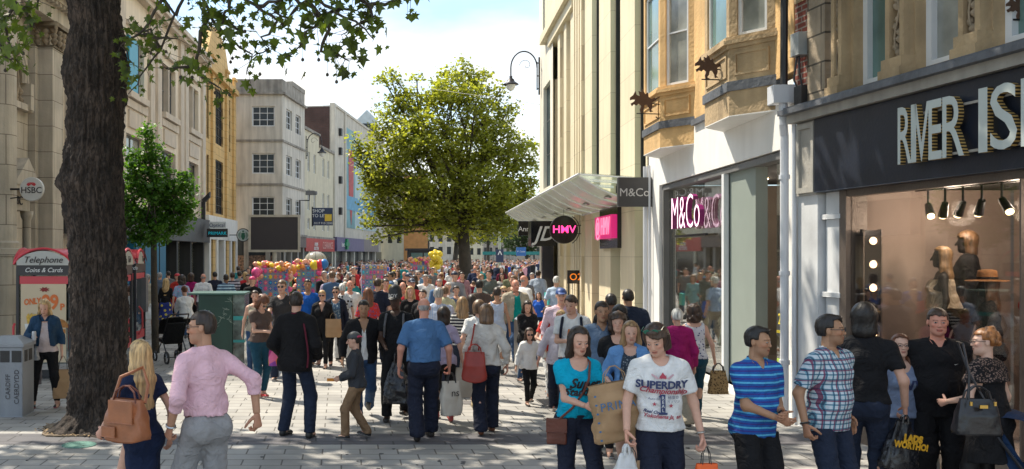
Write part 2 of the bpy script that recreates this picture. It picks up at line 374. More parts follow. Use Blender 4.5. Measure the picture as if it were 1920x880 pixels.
# shopfront: glazing, pillar, recessed door
G1 = glassm('shop_glass', (.80, .84, .82), .12)
MB().fbox(fr, 16.15, 20.2, -.19, -.17, .20, 3.60).build('shop_window', G1, b)
mb = MB(); mb.fbox(fr, 20.2, 20.33, -.25, -.05, .14, 3.70).fbox(fr, 16.15, 20.2, -.22, -.12, .14, .22).fbox(fr, 13.2, 20.2, -.25, -.04, 3.60, 3.70)
mb.fbox(fr, 16.08, 16.15, -.25, -.05, .14, 3.6).build('window_frame', M['grey_frame'], b)
mb = MB(); mb.fbox(fr, 14.75, 16.06, -.30, -.12, .02, 3.6); mb.build('shop_pillar', M['grey_green'], b)
mb = MB(); mb.fbox(fr, 16.0, 16.12, -.10, -.02, .02, 3.6); mb.build('glazing_post', M['white_frame'], b)
MB().fbox(fr, 13.2, 14.0, -.19, -.17, .20, 3.60).build('shop_window', G1, b)
MB().fbox(fr, 13.05, 20.35, -5.6, -.02, .0, .14).build('shop_floor', M['interior_beige'], b)
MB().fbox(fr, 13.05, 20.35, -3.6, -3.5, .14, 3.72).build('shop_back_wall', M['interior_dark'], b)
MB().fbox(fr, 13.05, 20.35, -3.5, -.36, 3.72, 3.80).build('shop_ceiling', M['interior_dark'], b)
MB().fbox(fr, 13.06, 13.14, -3.5, -.36, .14, 3.7).fbox(fr, 20.36, 20.44, -3.5, -.36, .14, 3.7).build('shop_side_wall', M['interior_beige'], b)
mb = MB()
for (u, o) in ((14.2, -1.6), (17, -2), (18.5, -1.5)): mb.fbox(fr, u, u+.5, o-.1, o+.05, 3.69, 3.718)
mb.build('ceiling_lamp', mat('warm_lamp', (1, .75, .4), emit=6, bump=0, var=0), b)
mb = MB(); mb.fbox(fr, 13.3, 13.9, -2.4, -2.3, .14, 2.2).fbox(fr, 17.6, 19.6, -2.6, -2.5, .14, 2.6); mb.build('display_panel', mat('tan_panel', (.30, .24, .18), .7), b)
mb = MB(); mb.fbox(fr, 14.1, 14.6, -1.9, -1.84, .14, 2.6); mb.build('door', M['black_gloss'], b)
mb = MB(); mb.fbox(fr, 14.12, 14.15, -1.84, -1.78, .9, 1.5); mb.build('door_handle', M['steel'], b)
mb = MB(); mb.fbox(fr, 13.3, 13.95, -.165, -.155, .24, .75); mb.build('window_poster', mat('poster_green', (.45, .62, .08), .6), b)
mb = MB(); mb.fbox(fr, 13.55, 13.95, -.163, -.15, 1.08, 1.45); pst = mb.build('window_poster', mat('poster_black', (.03, .03, .03), .6), b)
c = fr(13.75, -.14, 1.32); sign_text('lettering', '25', mat('yellow_text', (.8, .65, .05), bump=0, var=0), pst, c, (-fr.du[0], -fr.du[1], 0), size=.22, extrude=.003)
c = fr(13.75, -.14, 1.14); sign_text('lettering', 'EXTRA % OFF', mat('yellow_text', (0, 0, 0)), pst, c, (-fr.du[0], -fr.du[1], 0), size=.055, extrude=.003)
# illuminated letters M&Co in the window
fU = (-fr.du[0], -fr.du[1], 0)
lg = empty('illuminated_shop_sign', fr(19.2, -.05, 2.6), 'glowing pink deep channel letters M&Co standing out from shop window', 'sign')
V, P = text_np('M&Co', .92, .045, bold=-.014, sx=.86, spacing=.95)
cc_ = Vector(fr(17.95, .06, 3.02)); rr_ = Vector(fU).normalized(); nn_ = rr_.cross(Vector((0, 0, 1)))
mb = MB(); mb.v = [tuple(cc_+rr_*a+Vector((0, 0, 1))*c_+nn_*d) for a, c_, d in V]; mb.f = P; mb.m = [0 if abs(sum(V[i][2] for i in p)/len(p)) > .03 else 1 for p in P]
mb.build('letters', [mat('pink_face', (1., .66, .82), emit=.7, bump=0, var=0), mat('plum_side', (.28, .03, .16), .25, bump=0, var=0)], lg)
mb = MB(); mb.fbox(fr, 17.2, 19.3, -.11, -.06, 2.60, 2.64); mb.build('mounting_rail', M['dark_metal'], lg)
# hanging square sign M&Co
sg = empty('hanging_sign', (6.3, 21.0, 3.3), 'square charcoal blade sign reading M&Co hung out from white corner', 'sign')
x0, x1 = PX(1158, 21), PX(1221, 21)
MB().box(x0, x1, 20.94, 21.06, PZ(388, 21), PZ(333, 21)).build('panel', mat('charcoal', (.05, .05, .052), .45, bump=0), sg, bevel=.01)
sign_text('lettering', 'M&Co', M['letter_silver'], sg, ((x0+x1)/2-.02, 20.93, PZ(362, 21)), (1, 0, 0), size=.25, extrude=.004)
MB().tube([(x1-.02, 21, 3.5), (fr(21, 0, 0)[0]+.05, 21, 3.5)], .02).build('bracket', M['dark_metal'], sg)
# wrought iron dragon brackets in front of the bays
def dragon(px, py, Y, lab):
    s = Y/F; X = PX(px, Y); Z = PZ(py, Y); e = empty('iron_dragon', (X, Y, Z-.3), lab, 'ornament', 'wrought iron dragon ornaments on the bays')
    sh = [(-40,-14),(-30,-22),(-24,-34),(-20,-22),(-10,-18),(-14,-34),(-6,-30),(-2,-40),(6,-24),(14,-30),(16,-16),(24,-10),(34,-14),(40,-6),(34,-4),(26,0),(28,12),(24,24),(30,28),(20,30),(18,18),(12,8),(4,8),(2,20),(-4,28),(4,32),(-8,32),(-10,22),(-6,10),(-14,4),(-20,10),(-28,6),(-34,12),(-38,4),(-28,-2),(-24,-8),(-32,-8),(-40,-6)]
    k = .62*s; MB().poly([(X+a*k, Y-.01, Z-c*k) for a, c in sh], (0, .022, 0)).build('dragon', mat('rust_iron', (.10, .055, .035), .8, bump=.2), e)
    T = lambda a, b_: (X+a*k, Y, Z-b_*k)
    MB().tube([T(30, -6), T(56, -20), T(62, 10), T(58, 40), T(46, 50), T(38, 44)], .012, 6).tube([T(26, 4), T(62, 8)], .010, 6).tube([T(-20, 34), T(58, 36)], .010, 6).build('bracket', M['dark_metal'], e)
dragon(1328, 128, 14.6, 'rusty iron dragon ornament reaching from nearer ochre bay'); dragon(1206, 192, 18.4, 'small rusty iron dragon ornament on the farther ochre bay')
dragon(1912, 16, 9.2, 'rusty iron dragon ornament by the upper window over the boutique sign')
# mannequins are built with the people
# ---------------------------------------------------------------- right: boutique with dark fascia
BA, BK = 6.86, -.0622
f3 = frY(BA, BK, 'R')
D('fascia_navy', (.013, .018, .032), .42, var=.25, vs=2.5, bump=.04, stain=.2); D('pale_cornice', (.40, .38, .34), .7, var=.15, stain=.3); D('quoin', (.40, .32, .23), .85, var=.3, bump=.5, bs=12, stain=.35, blocks=('y', .6, .36, (.10, .08, .06), .012))
D('stone_carved', (.36, .28, .19), .85, var=.35, vs=4, bump=.8, bs=14, stain=.3)
b = empty('boutique_building', (6.4, 10, 0), 'stone and red brick building with wide navy boutique fascia', 'building')
Y0, Y1 = 5.2, 12.62
mb = MB(); mb.fbox(f3, Y0, 12.2, -.35, .10, 3.04, 3.97); fas = mb.build('fascia', M['fascia_navy'], b, bevel=.008)
mb = MB(); mb.fbox(f3, Y0, 12.75, -.35, .16, 3.98, 4.09).fbox(f3, 12.22, 12.68, -.3, .06, 3.02, 3.97)
mb.fbox(f3, 12.24, 12.30, .06, .09, 3.05, 3.95).fbox(f3, 12.58, 12.64, .06, .09, 3.05, 3.95).fbox(f3, 12.30, 12.58, .06, .09, 3.05, 3.12).fbox(f3, 12.30, 12.58, .06, .09, 3.88, 3.95)
mb.build('fascia_surround', M['pale_cornice'], b)
mb = MB(); mb.fbox(f3, Y0, 12.8, -.3, .26, 4.09, 4.16).fbox(f3, Y0, 12.8, -.3, .18, 4.16, 4.20); mb.build('ledge', M['lead'], b)
# upper wall piers and windows
ops = [(10.80, 11.55, 4.26, 7.2), (9.62, 10.42, 4.26, 7.2), (8.32, 9.28, 4.26, 7.2), (6.9, 7.9, 4.26, 7.2)]
mb = MB().wall(f3, Y0, 12.0, 4.2, 8.6, ops, .28, 0, o=-.02); mb.build('upper_wall', M['stone_brown'], b)
mb = MB().fbox(f3, 12.02, 12.42, -.3, .06, 4.2, 8.6); mb.build('quoin_pier', M['quoin'], b)
mb = MB().fbox(f3, 12.42, 12.86, -.3, -.02, 4.2, 8.6); mb.build('brick_strip', M['brick_red'], b)
mb = MB()
for z in (4.95, 5.6, 6.3, 7.0): mb.fbox(f3, 12.42, 12.86, -.3, -.005, z, z+.16)
mb.build('stone_course', M['stone_brown'], b)
for i, q in enumerate(ops): window(b, f3, q[0], q[1], q[2], q[3], -.14, 1, 2, M['white_frame'], [M['pane_teal'], M['pane_curtain'], M['pane_teal'], M['pane_curtain']][i], fw=.085, d=.09)
# carved colonnettes: lumpy foliage carving
for (u0, u1) in ((10.46, 10.74), (9.32, 9.58), (11.62, 11.80), (8.0, 8.26)):
    mb = MB(); mb.fbox(f3, u0-.02, u0+.05, -.02, .10, 4.42, 8.5).fbox(f3, u1-.05, u1+.02, -.02, .10, 4.42, 8.5)
    mb.fbox(f3, u0-.05, u1+.05, -.02, .17, 4.20, 4.30).fbox(f3, u0-.035, u1+.035, -.02, .14, 4.30, 4.42); mb.build('pier', M['stone_brown'], b)
    mb = MB(); uc = (u0+u1)/2
    for k in range(46):
        z = 4.48+k*.075; a = math.sin(k*1.9)*.045
        c = f3(uc+a, .045, z); r_ = .030+.016*random.random(); mb.lathe((c[0], c[1], z), [(r_*.3, -.05), (r_, -.02), (r_*1.1, .01), (r_*.3, .05)], 7)
    mb.tube([f3(uc+math.sin(k*.9)*.04, .07, 4.48+k*.09) for k in range(38)], .014, 5)
    mb.build('carving', M['stone_carved'], b, smooth=True)
# letters
rr_ = Vector((-f3.du[0], -f3.du[1], 0)).normalized(); nn_ = rr_.cross(Vector((0, 0, 1)))
def u_at(px, o):
    lo, hi = 5., 13.
    for _ in range(50):
        u = (lo+hi)/2; q = f3(u, o, 0)
        if CX+F*q[0]/q[1] > px: lo = u
        else: hi = u
    return u
mb = MB()
for ch_, p0_, p1_ in (('R', 1688, 1714), ('I', 1713, 1723), ('V', 1718, 1748), ('E', 1746, 1771), ('R', 1772, 1813), ('I', 1840, 1857), ('S', 1862, 1913), ('L', 1920, 1962), ('A', 1968, 2030)):
    u0_, u1_ = u_at(p0_, .19), u_at(p1_, .19); V, P = text_np(ch_, .9, .03, bold=.004); xs = [v[0] for v in V]; zs3 = [v[1] for v in V]; w0 = max(xs)-min(xs); h0 = max(zs3)-min(zs3); a0 = Vector(f3(u0_, .19, 3.22)); Lw = (Vector(f3(u1_, .19, 3.22))-a0).length
    n0 = len(mb.v); mb.v += [tuple(a0+rr_*((a-min(xs))/w0*Lw)+Vector((0, 0, 1))*((c_-min(zs3))/h0*.61)+nn_*d) for a, c_, d in V]; mb.f += [tuple(n0+i for i in p) for p in P]; mb.m += [0 if abs(sum(V[i][2] for i in p)/len(p)) > .026 else 1 for p in P]
def bulbs_pat(N, L, O, cur):
    sp = N.new('ShaderNodeSeparateXYZ'); L.new(O, sp.inputs[0]); w = N.new('ShaderNodeMath'); w.operation = 'MULTIPLY'; w.inputs[1].default_value = 190; L.new(sp.outputs[2], w.inputs[0])
    s_ = N.new('ShaderNodeMath'); s_.operation = 'SINE'; L.new(w.outputs[0], s_.inputs[0]); g = N.new('ShaderNodeMath'); g.operation = 'GREATER_THAN'; g.inputs[1].default_value = .15; L.new(s_.outputs[0], g.inputs[0])
    m_ = N.new('ShaderNodeMix'); m_.data_type = 'RGBA'; L.new(g.outputs[0], m_.inputs[0]); m_.inputs[6].default_value = (.02, .015, .01, 1); m_.inputs[7].default_value = (.50, .33, .11, 1); return m_.outputs[2]
mb.build('lettering', [mat('letter_grey', (.50, .55, .53), .5, bump=0, var=.1), mat('bulb_edge', (1, 1, 1), .5, bump=0, var=0, pattern=bulbs_pat)], fas)
mb = MB(); mb.fbox(f3, Y0, 10.3, .12, .15, 3.72, 3.745).fbox(f3, Y0, 10.3, .12, .15, 3.25, 3.275); mb.build('rail', M['pale_cornice'], fas)
# ground storey: white pilaster, big window, interior
mb = MB(); mb.fbox(f3, 12.25, 12.72, -.35, .02, 0, 3.04).fbox(f3, 11.86, 12.2, -.35, -.06, 0, 3.04)
mb.fbox(f3, 12.0, 12.15, -.06, -.03, .9, 1.5).fbox(f3, 11.84, 12.24, -.3, -.02, 2.7, 2.76).fbox(f3, 11.84, 12.24, -.3, -.02, 1.72, 1.78).fbox(f3, 12.2, 12.75, -.3, .05, 0, .3)
mb.build('pilaster', mat('white_stone', (.66, .67, .68), .55, stain=.15, bump=.05), b, bevel=.006)
mb = MB(); mb.fbox(f3, 11.72, 11.86, -.3, -.03, .0, 3.04).fbox(f3, Y0, 11.72, -.16, -.04, 0, .28).fbox(f3, Y0, 11.72, -.16, -.04, 2.96, 3.04); mb.fbox(f3, 8.98, 9.0, -.16, -.06, .28, 2.96); mb.build('window_frame', mat('bronze_frame', (.16, .13, .11), .4, metal=.3), b)
MB().fbox(f3, Y0, 11.72, -.11, -.09, .28, 2.96).build('shop_window', glassm('shop_glass_dark', (.80, .78, .76), .09), b)
D('beige_wall', (.42, .33, .28), .8, var=.25, vs=.8, bump=.02)
MB().fbox(f3, Y0, 11.75, -2.3, -2.2, 0, 3.2).fbox(f3, 11.80, 11.9, -2.2, -.3, 0, 3.2).build('display_back_wall', M['beige_wall'], b)
MB().fbox(f3, Y0, 11.8, -2.2, -.12, .0, .30).build('display_floor', M['beige_wall'], b)
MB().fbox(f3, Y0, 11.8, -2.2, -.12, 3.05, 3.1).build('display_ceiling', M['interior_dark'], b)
mb = MB(); mb.fbox(f3, 9.1, 11.2, -1.9, -1.88, .3, 1.95); mb.build('display_screen', mat('taupe', (.30, .25, .22), .6), b)
mb = MB(); bulb = MB(); cone = MB()
for k in range(9):
    u = 10.9-k*.28; p = Vector(f3(u, -.5, 2.82)); q = p+Vector((-.05+.1*random.random(), .12*random.choice((-1, 1)), -.13)); mb.tube([p+Vector((0, 0, .2)), p], .012, 6); cone.tube([p, q], [.035, .05], 10); bulb.tube([q, q+(q-p)*.12], [.038, .036], 10)
mb.fbox(f3, 8.3, 11.1, -.52, -.48, 2.98, 3.0)
sp_ = mb.build('spotlight_track', M['dark_metal'], b); cone.build('spotlight', M['dark_metal'], sp_); bulb.build('lamp', mat('warm_lamp', (1, .7, .4)), sp_)
# lamp column in the window
e = empty('lightbulb_column', f3(11.57, -.27, .3), 'tall black panel with a column of round glowing bulbs in boutique window', 'light')
p = Vector(f3(11.57, -.27, 0)); X = p.x; Y = p.y
MB().box(X-.10, X+.10, Y, Y+.06, .3, PZ(432, Y)).build('panel', M['black_gloss'], e)
MB().box(X-.115, X-.10, Y-.01, Y+.07, .3, PZ(430, Y)).box(X+.10, X+.115, Y-.01, Y+.07, .3, PZ(430, Y)).build('panel_edge', mat('bronze_frame', (0, 0, 0)), e)
for k in range(5):
    z = PZ(452+44*k, Y); cp = (X, Y-.005, z)
    o = MB().lathe(cp, [(.052, -.0), (.052, -.012), (.047, -.014)], 20, axis='y').build('socket', M['steel'], e)
    MB().lathe((X, Y-.018, z), [(.044, 0), (.038, -.012), (.02, -.024), (.004, -.028)], 16, axis='y').build('bulb', mat('bulb_glow', (1., .62, .30), emit=5, bump=0, var=0), o, smooth=True)
# utility box and cables
mb = MB(); mb.fbox(f3, 12.46, 12.66, .0, .16, 4.85, 5.15); e = empty('alarm_box', f3(12.5, .1, 4.85), 'grey weathered utility box with hanging cables on the brick strip', 'box'); mb.build('box', mat('grey_box', (.3, .32, .32), .5), e, bevel=.01)
mb = MB(); mb.tube([f3(12.55, .1, 4.85), f3(12.5, .12, 4.6), f3(12.52, .05, 4.35), f3(12.48, .1, 4.2)], .012, 6).tube([f3(12.6, .1, 4.85), f3(12.62, .13, 4.55), f3(12.55, .06, 4.3)], .012, 6).fbox(f3, 12.44, 12.62, .0, .13, 4.2, 4.45); mb.build('cable', M['dark'], e)
# ---------------------------------------------------------------- right: big stone store with glass canopy
D('stone_cream', (.76, .66, .47), .75, var=.08, vs=.5, bump=.06, stain=.10, blocks=('y', 2.2, 1.1, (.55, .46, .31), .008), col2=(.96, .96, .94)); D('stone_pale', (.76, .70, .58), .75, var=.1, vs=.6, bump=.08, stain=.1)
D('glass_green', (.28, .42, .35), .12, var=.25, vs=.7, bump=0, spec=.8)
fh = frY(RA, RK, 'R'); b = empty('stone_store', (7.5, 30, 0), 'cream stone store with tall green glass strips and a glass canopy', 'building')
G0, G1_ = 21.4, 41.3
MB().fbox(fh, G0, G1_, -.9, -.55, 0, 22).build('back_wall', M['stone_pale'], b)
piers = [(21.45, 21.6), (22.75, 24.45), (25.75, 27.45), (28.65, 31.9)]
mb = MB()
for a, c in piers: mb.fbox(fh, a, c, -.55, 0, 0, 22)
for k in range(4): mb.fbox(fh, 30.0+k*.48, 30.24+k*.48, 0, .10, .35, 22)
mb.build('pier', M['stone_cream'], b)
mb = MB()
for a, c in ((21.6, 22.75), (24.45, 25.75), (27.45, 28.65)):
    o = MB().fbox(fh, a, c, -.32, -.25, 3.9, 22).build('glass_strip', M['glass_green'], b)
    q = MB()
    for z in range(5, 22, 2): q.fbox(fh, a, c, -.25, -.235, z, z+.03)
    q.fbox(fh, c-.07, c, -.25, -.14, 3.9, 22); q.build('mullion', M['dark_metal'], o)
MB().fbox(fh, 21.6, 22.75, -.4, -.3, 0, 3.9).fbox(fh, 24.45, 25.75, -.4, -.3, 0, 3.9).fbox(fh, 27.45, 28.65, -.4, -.3, 0, 3.9).build('shop_glazing', M['pane_teal'], b)
mb = MB(); mb.fbox(fh, 27.7, 28.5, -.29, -.2, .1, 3.2); mb.build('shop_display', mat('shop_warm', (.25, .12, .06), .5, emit=.3, var=.8, vs=5), b)
# colonnade with cornice at 10.5
mb = MB(); mb.fbox(fh, 31.9, 38.2, -.5, .12, 10.5, 10.9).fbox(fh, 31.9, 39.6, -.5, .28, 10.9, 11.2).fbox(fh, 31.9, 39.6, -.5, .05, 11.2, 22)
mb.build('cornice', M['stone_cream'], b)
mb = MB()
for a in (32.3, 33.9, 35.5): mb.fbox(fh, a, a+.62, -.5, 0, 0, 10.5)
mb.build('column', M['stone_cream'], b)
mb = MB(); mb.wall(fh, 37.2, G1_, 0, 17, [(38.0, 40.2, 5, 9.2), (38.6, 40.4, 11.6, 14.4)], .3, 0, o=.04); mb.fbox(fh, G1_, G1_+.3, -6, .04, 0, 17).build('end_wall', M['stone_pale'], b)
window(b, fh, 38, 40.2, 5, 9.2, -.1, 4, 3, M['grey_frame'], M['pane_teal']); window(b, fh, 38.6, 40.4, 11.6, 14.4, -.1, 2, 3, M['grey_frame'], M['pane_teal'])
mb = MB(); mb.fbox(fh, 29.5, 32.0, -.1, .16, 0, .36); mb.build('plinth', mat('plinth_brown', (.14, .08, .06), .4), b)
# canopy
CG = glassm('canopy_glass', (.90, .95, .94), .12, .12)
ca = empty('glass_canopy', fh(33, .7, 3.5), 'sloping frosted glass canopy on steel ribs over store entrance', 'canopy')
frost = mat('frosted_panel', (.62, .67, .66), .3, bump=0, var=.08, stain=.10, trans=.08)
ys = [22.2+i*(42.5-22.2)/13 for i in range(14)]
for i in range(13):
    a, c = ys[i]+.03, ys[i+1]-.03; mb = MB()
    pr = [(.05, 3.52), (.5, 3.62), (.95, 3.82), (1.36, 4.08)]
    for (o0, z0), (o1, z1) in zip(pr, pr[1:]): mb.quad(fh(a, o0, z0), fh(c, o0, z0), fh(c, o1, z1), fh(a, o1, z1)).quad(fh(a, o0, z0+.02), fh(c, o0, z0+.02), fh(c, o1, z1+.02), fh(a, o1, z1+.02))
    mb.build('canopy_panel', frost, ca)
    mb = MB(); mb.quad(fh(a, 0, 4.04), fh(c, 0, 4.04), fh(c, 1.38, 4.14), fh(a, 1.38, 4.14)).quad(fh(a, 0, 4.06), fh(c, 0, 4.06), fh(c, 1.38, 4.16), fh(a, 1.38, 4.16)); mb.build('top_pane', CG, ca)
mb = MB()
for y in ys:
    mb.tube([fh(y, .02, 3.48), fh(y, .5, 3.60), fh(y, .95, 3.80), fh(y, 1.38, 4.08)], .022, 6).tube([fh(y, 0, 4.02), fh(y, 1.4, 4.12)], .018, 6)
mb.tube([fh(22.1, 1.4, 4.12), fh(42.6, 1.4, 4.12)], .03, 6).tube([fh(22.1, .03, 3.5), fh(42.6, .03, 3.5)], .03, 6)
mb.build('rib', M['white_frame'], ca)
mb = MB()
for y in ys[::2]: mb.lathe(fh(y+.7, .6, 3.6), [(.09, 0), (.10, .03), (.05, .06)], 12)
mb.build('downlight', M['steel'], ca)
# round sign HMV
Y = 30.; X = PX(1057, Y); Z = PZ(431, Y)
e = empty('round_blade_sign', (X, Y, Z-.43), 'round black sign with pink letters HMV on curved bracket', 'sign')
MB().lathe((X, Y, Z), [(.43, -.05), (.44, -.03), (.44, .05), (.43, .06)], 40, axis='y').build('disc', M['black_gloss'], e)
sign_text('lettering', 'HMV', mat('pink_neon', (1, .06, .28), emit=1.0, bump=0, var=0), e, (X, Y-.056, Z), (1, 0, 0), size=.33, extrude=.004, bold=.004, sx=1.05)
mb = MB(); mb.tube([(X+.5*math.cos(t), Y+.02, Z+.5*math.sin(t)) for t in np.linspace(-1, 1, 12)], .014, 6)
for a in (-.12, .13): mb.tube([(X+.43, Y+.02, Z+a), (X+.85, Y+.05, Z+a*1.2)], .014, 6)
mb.tube([(X+.85, Y, Z+.2), (X+1.2, Y, Z+.2), (X+1.25, Y, Z+.5)], .012, 6)
mb.tube([(X-.0, Y, Z+.43), (X, Y, 4.0)], .006, 5)
mb.build('bracket', M['dark_metal'], e)
# JD and Ann signs
def blade(px0, px1, py0, py1, Y, name, lab, m, txts, thick=.12, cat='sign'):
    x0, x1, z1, z0 = PX(px0, Y), PX(px1, Y), PZ(py0, Y), PZ(py1, Y)
    e = empty(name, ((x0+x1)/2, Y, z0), lab, cat); MB().box(x0, x1, Y-thick/2, Y+thick/2, z0, z1).build('panel', m, e, bevel=.008)
    for t, tx, ty, sz, tm, kw in txts: sign_text('lettering', t, tm, e, (PX(tx, Y), Y-thick/2-.004, PZ(ty, Y)), (1, 0, 0), size=sz*Y/F, extrude=.003, **kw)
    return e
blade(993, 1040, 415, 462, 33, 'box_sign', 'black box sign with slanted white JD letters under the canopy', M['black_gloss'], [('JD', 1017, 440, 38, M['letter_white'], dict(shear=.35, sx=.95, bold=.01))], .5)
e = blade(972, 1012, 415, 442, 36.5, 'hanging_sign', 'small black sign reading Ann Summers behind the JD box sign', M['black_gloss'], [('Ann Su', 990, 430, 13, M['letter_white'], dict(bold=.002))], .1)
# pink wall sign
e = empty('wall_sign', fh(25.5, .05, 2.4), 'magenta HMV panel sign in black surround between stone piers', 'sign')
MB().fbox(fh, 24.3, 26.8, .0, .1, 2.42, 3.5).build('surround', M['black_gloss'], e)
MB().fbox(fh, 24.35, 26.75, .1, .24, 2.68, 3.28).build('panel', M['magenta'], e)
sign_text('lettering', '@ HMV', mat('pink_light', (1, .35, .55), emit=.35, bump=0, var=0), e, fh(25.5, .26, 2.98), (-fh.du[0], -fh.du[1], 0), size=.66, extrude=.01, sx=.9)
# orange display sign in doorway
eo = blade(1064, 1086, 507, 532, 30.5, 'box_sign', 'small black light box with orange letter at store doorway', M['black_gloss'], [('O2', 1079, 520, 18, mat('orange_glow', (1, .25, .02), emit=.35, bump=0, var=0), {})], .08)
MB().tube([(PX(1066, 30.5), 30.5, 0), (PX(1066, 30.5), 30.5, PZ(530, 30.5))], .02).tube([(PX(1084, 30.5), 30.5, 0), (PX(1084, 30.5), 30.5, PZ(530, 30.5))], .02).build('post', M['dark_metal'], eo)
# totem
Y = 36; e = empty('totem_sign', (PX(1027, Y), Y, 0), 'tall slim navy totem standing under the glass canopy', 'sign')
MB().box(PX(1016, Y), PX(1037, Y), Y-.1, Y+.1, 0, PZ(458, Y)).build('panel', mat('totem_navy', (.015, .018, .035), .25, bump=0, coat=.3), e, bevel=.01)
MB().box(PX(1020, Y), PX(1034, Y), Y-.115, Y-.1, .1, .55).build('inset', M['dark'], e)
# wall lamp with scroll bracket on the store corner
def wall_lamp(px, py, Y, drop, arm, lab, sgn=1, sc=1.):
    """px,py: top fixing on wall; arm reaches -X*sgn"""
    X = PX(px, Y); Z = PZ(py, Y); e = empty('wall_lamp', (X, Y, Z-1.6), lab, 'street lamp', 'bracket street lamps on the house walls')
    A = arm; mb = MB(); mb.box(X-.03, X+.03, Y-.04, Y+.04, Z-1.5, Z+.1).box(X-.09*sgn-.02, X-.09*sgn+.02, Y-.03, Y+.03, Z-1.3, Z-.1)
    for z in (-.15, -.7, -1.25): mb.box(min(X, X-.09*sgn), max(X, X-.09*sgn), Y-.02, Y+.02, Z+z-.02, Z+z+.02)
    mb.tube([(X-(.09+A/2-A/2*math.cos(t))*sgn, Y, Z-.35+A/2*1.25*math.sin(t)) for t in np.linspace(0, math.pi, 16)]+[(X-(.09+A)*sgn, Y, Z-.75)], .03, 8)
    mb.tube([(X-(.09+A*.42+(.28-.04*t)*math.cos(t)*1.)*sgn, Y, Z-.25+(.28-.04*t)*math.sin(t)) for t in np.linspace(0, 6.2, 28)], .01, 5)
    mb.build('bracket', M['dark_metal'], e)
    lx = X-(.09+A)*sgn
    MB().lathe((lx, Y, Z-.75), [(.03, .06), (.07, .03), (.06, -.04), (.14, -.1), (.16, -.18), (.30, -.28), (.33, -.30), (.33, -.33)], 20).build('lamp_shade', M['dark_metal'], e, smooth=True)
    MB().lathe((lx, Y, Z-1.08), [(.2, 0), (.19, -.1), (.13, -.2), (.05, -.26)], 16).build('globe', mat('milk_glass', (.75, .75, .7), .3, bump=0, var=0), e, smooth=True)
wall_lamp(1011, 112, 41.0, 0, 1.12, 'dark scrolled bracket lamp high on the corner of the cream store')

# lit lamps inside the two shop windows (spotlight track and ceiling lamps seen in the photo)
def room_lamp(p, w, r=.15, col=(1, .84, .68)):
    l = bpy.data.lights.new('shop_lamp', 'POINT'); l.energy = w; l.color = col; l.shadow_soft_size = r; o = bpy.data.objects.new('shop_lamp', l); COL.objects.link(o); o.location = p
for u in (10.9, 9.9, 8.9, 7.9): room_lamp(f3(u, -.85, 2.72), 22)
for u, o_ in ((14.2, -1.5), (17., -1.6), (18.8, -1.4)): room_lamp(fr(u, o_, 3.45), 9, col=(1, .85, .7))
# ---------------------------------------------------------------- left: bank
D('bank_stone', (.58, .51, .41), .8, var=.2, vs=1.2, bump=.2, bs=20, stain=.3, blocks=('y', 1.4, .75, (.22, .18, .14), .01), col2=(.93, .92, .9)); D('granite', (.12, .12, .125), .35, var=.3, vs=30, bump=.05)
fb = frY(-10.6, .0556, 'L'); b = empty('bank_building', (-9, 26, 0), 'weathered classical stone bank with Corinthian pilaster and pedimented doorway', 'building')
mb = MB(); mb.wall(fb, 18, 29.0, 1.62, 9.0, [(25.75, 26.75, 4.9, 6.3), (25.1, 26.4, 1.62, 3.35)], .5, 0); mb.fbox(fb, 18, 29.4, -8, -.6, 0, 9.0).build('wall', M['bank_stone'], b)
MB().fbox(fb, 18, 25.1, -.3, .12, 0, 1.6).fbox(fb, 26.4, 29.2, -.3, .12, 0, 1.6).build('granite_base', M['granite'], b)
MB().fbox(fb, 25.1, 26.4, -.6, -.5, 0, 3.4).build('door', M['dark'], b)
window(b, fb, 25.75, 26.75, 4.9, 6.3, -.3, 2, 3, M['grey_frame'], M['pane_dark'])
# arch with moulding and cartouche
mb = MB()
for rr in (.95, 1.15):
    pts = [fb(26.2+rr*math.cos(t), .10, 7.1+rr*math.sin(t)) for t in np.linspace(0, math.pi, 18)]; mb.tube(pts, .09, 6)
mb.fbox(fb, 24.95, 25.2, 0, .3, 6.35, 7.1).fbox(fb, 27.2, 27.45, 0, .3, 6.35, 7.1).fbox(fb, 24.8, 27.6, 0, .22, 6.32, 6.5).fbox(fb, 25.4, 27.1, 0, .2, 4.7, 4.85)
mb.build('arch_moulding', M['bank_stone'], b)
mb = MB(); mb.tube([fb(26.3+.38*math.cos(t), .1, 7.05+.55*math.sin(t)) for t in np.linspace(0, 6.28, 24)], .08, 8)
for k in range(26): c = fb(26.3+random.uniform(-.7, .7), .1, 6.6+random.uniform(-.15, .25)); mb.lathe(c, [(.02, -.1), (.1, -.03), (.11, .03), (.03, .1)], 8)
mb.build('cartouche', M['stone_carved'], b, smooth=True)
# door hood
mb = MB(); mb.fbox(fb, 24.9, 26.7, 0, .75, 3.95, 4.1); P = [fb(24.85, .78, 4.1), fb(26.75, .78, 4.1), fb(25.8, .78, 4.85)]; P2 = fb(0, 0, 0); mb.poly(P, tuple(a-c for a, c in zip(fb(25, 0, 0), fb(25, .78, 0))))
mb.fbox(fb, 25.0, 26.6, 0, .5, 3.45, 3.95); mb.build('door_pediment', M['bank_stone'], b)
for u in (25.02, 26.5): MB().lathe(fb(u, .45, 0), [(.17, 0), (.17, .3), (.12, .35), (.115, 3.2), (.16, 3.3), (.18, 3.45)], 16).build('column', M['bank_stone'], b, smooth=True)
for t, u, z, sz in (('HSBC', 25.6, 3.7, .34),): sign_text('lettering', t, mat('letter_dark', (.04, .03, .03)), b, fb(u, .53, z), (fb.du[0], fb.du[1], 0), size=sz, extrude=.01)
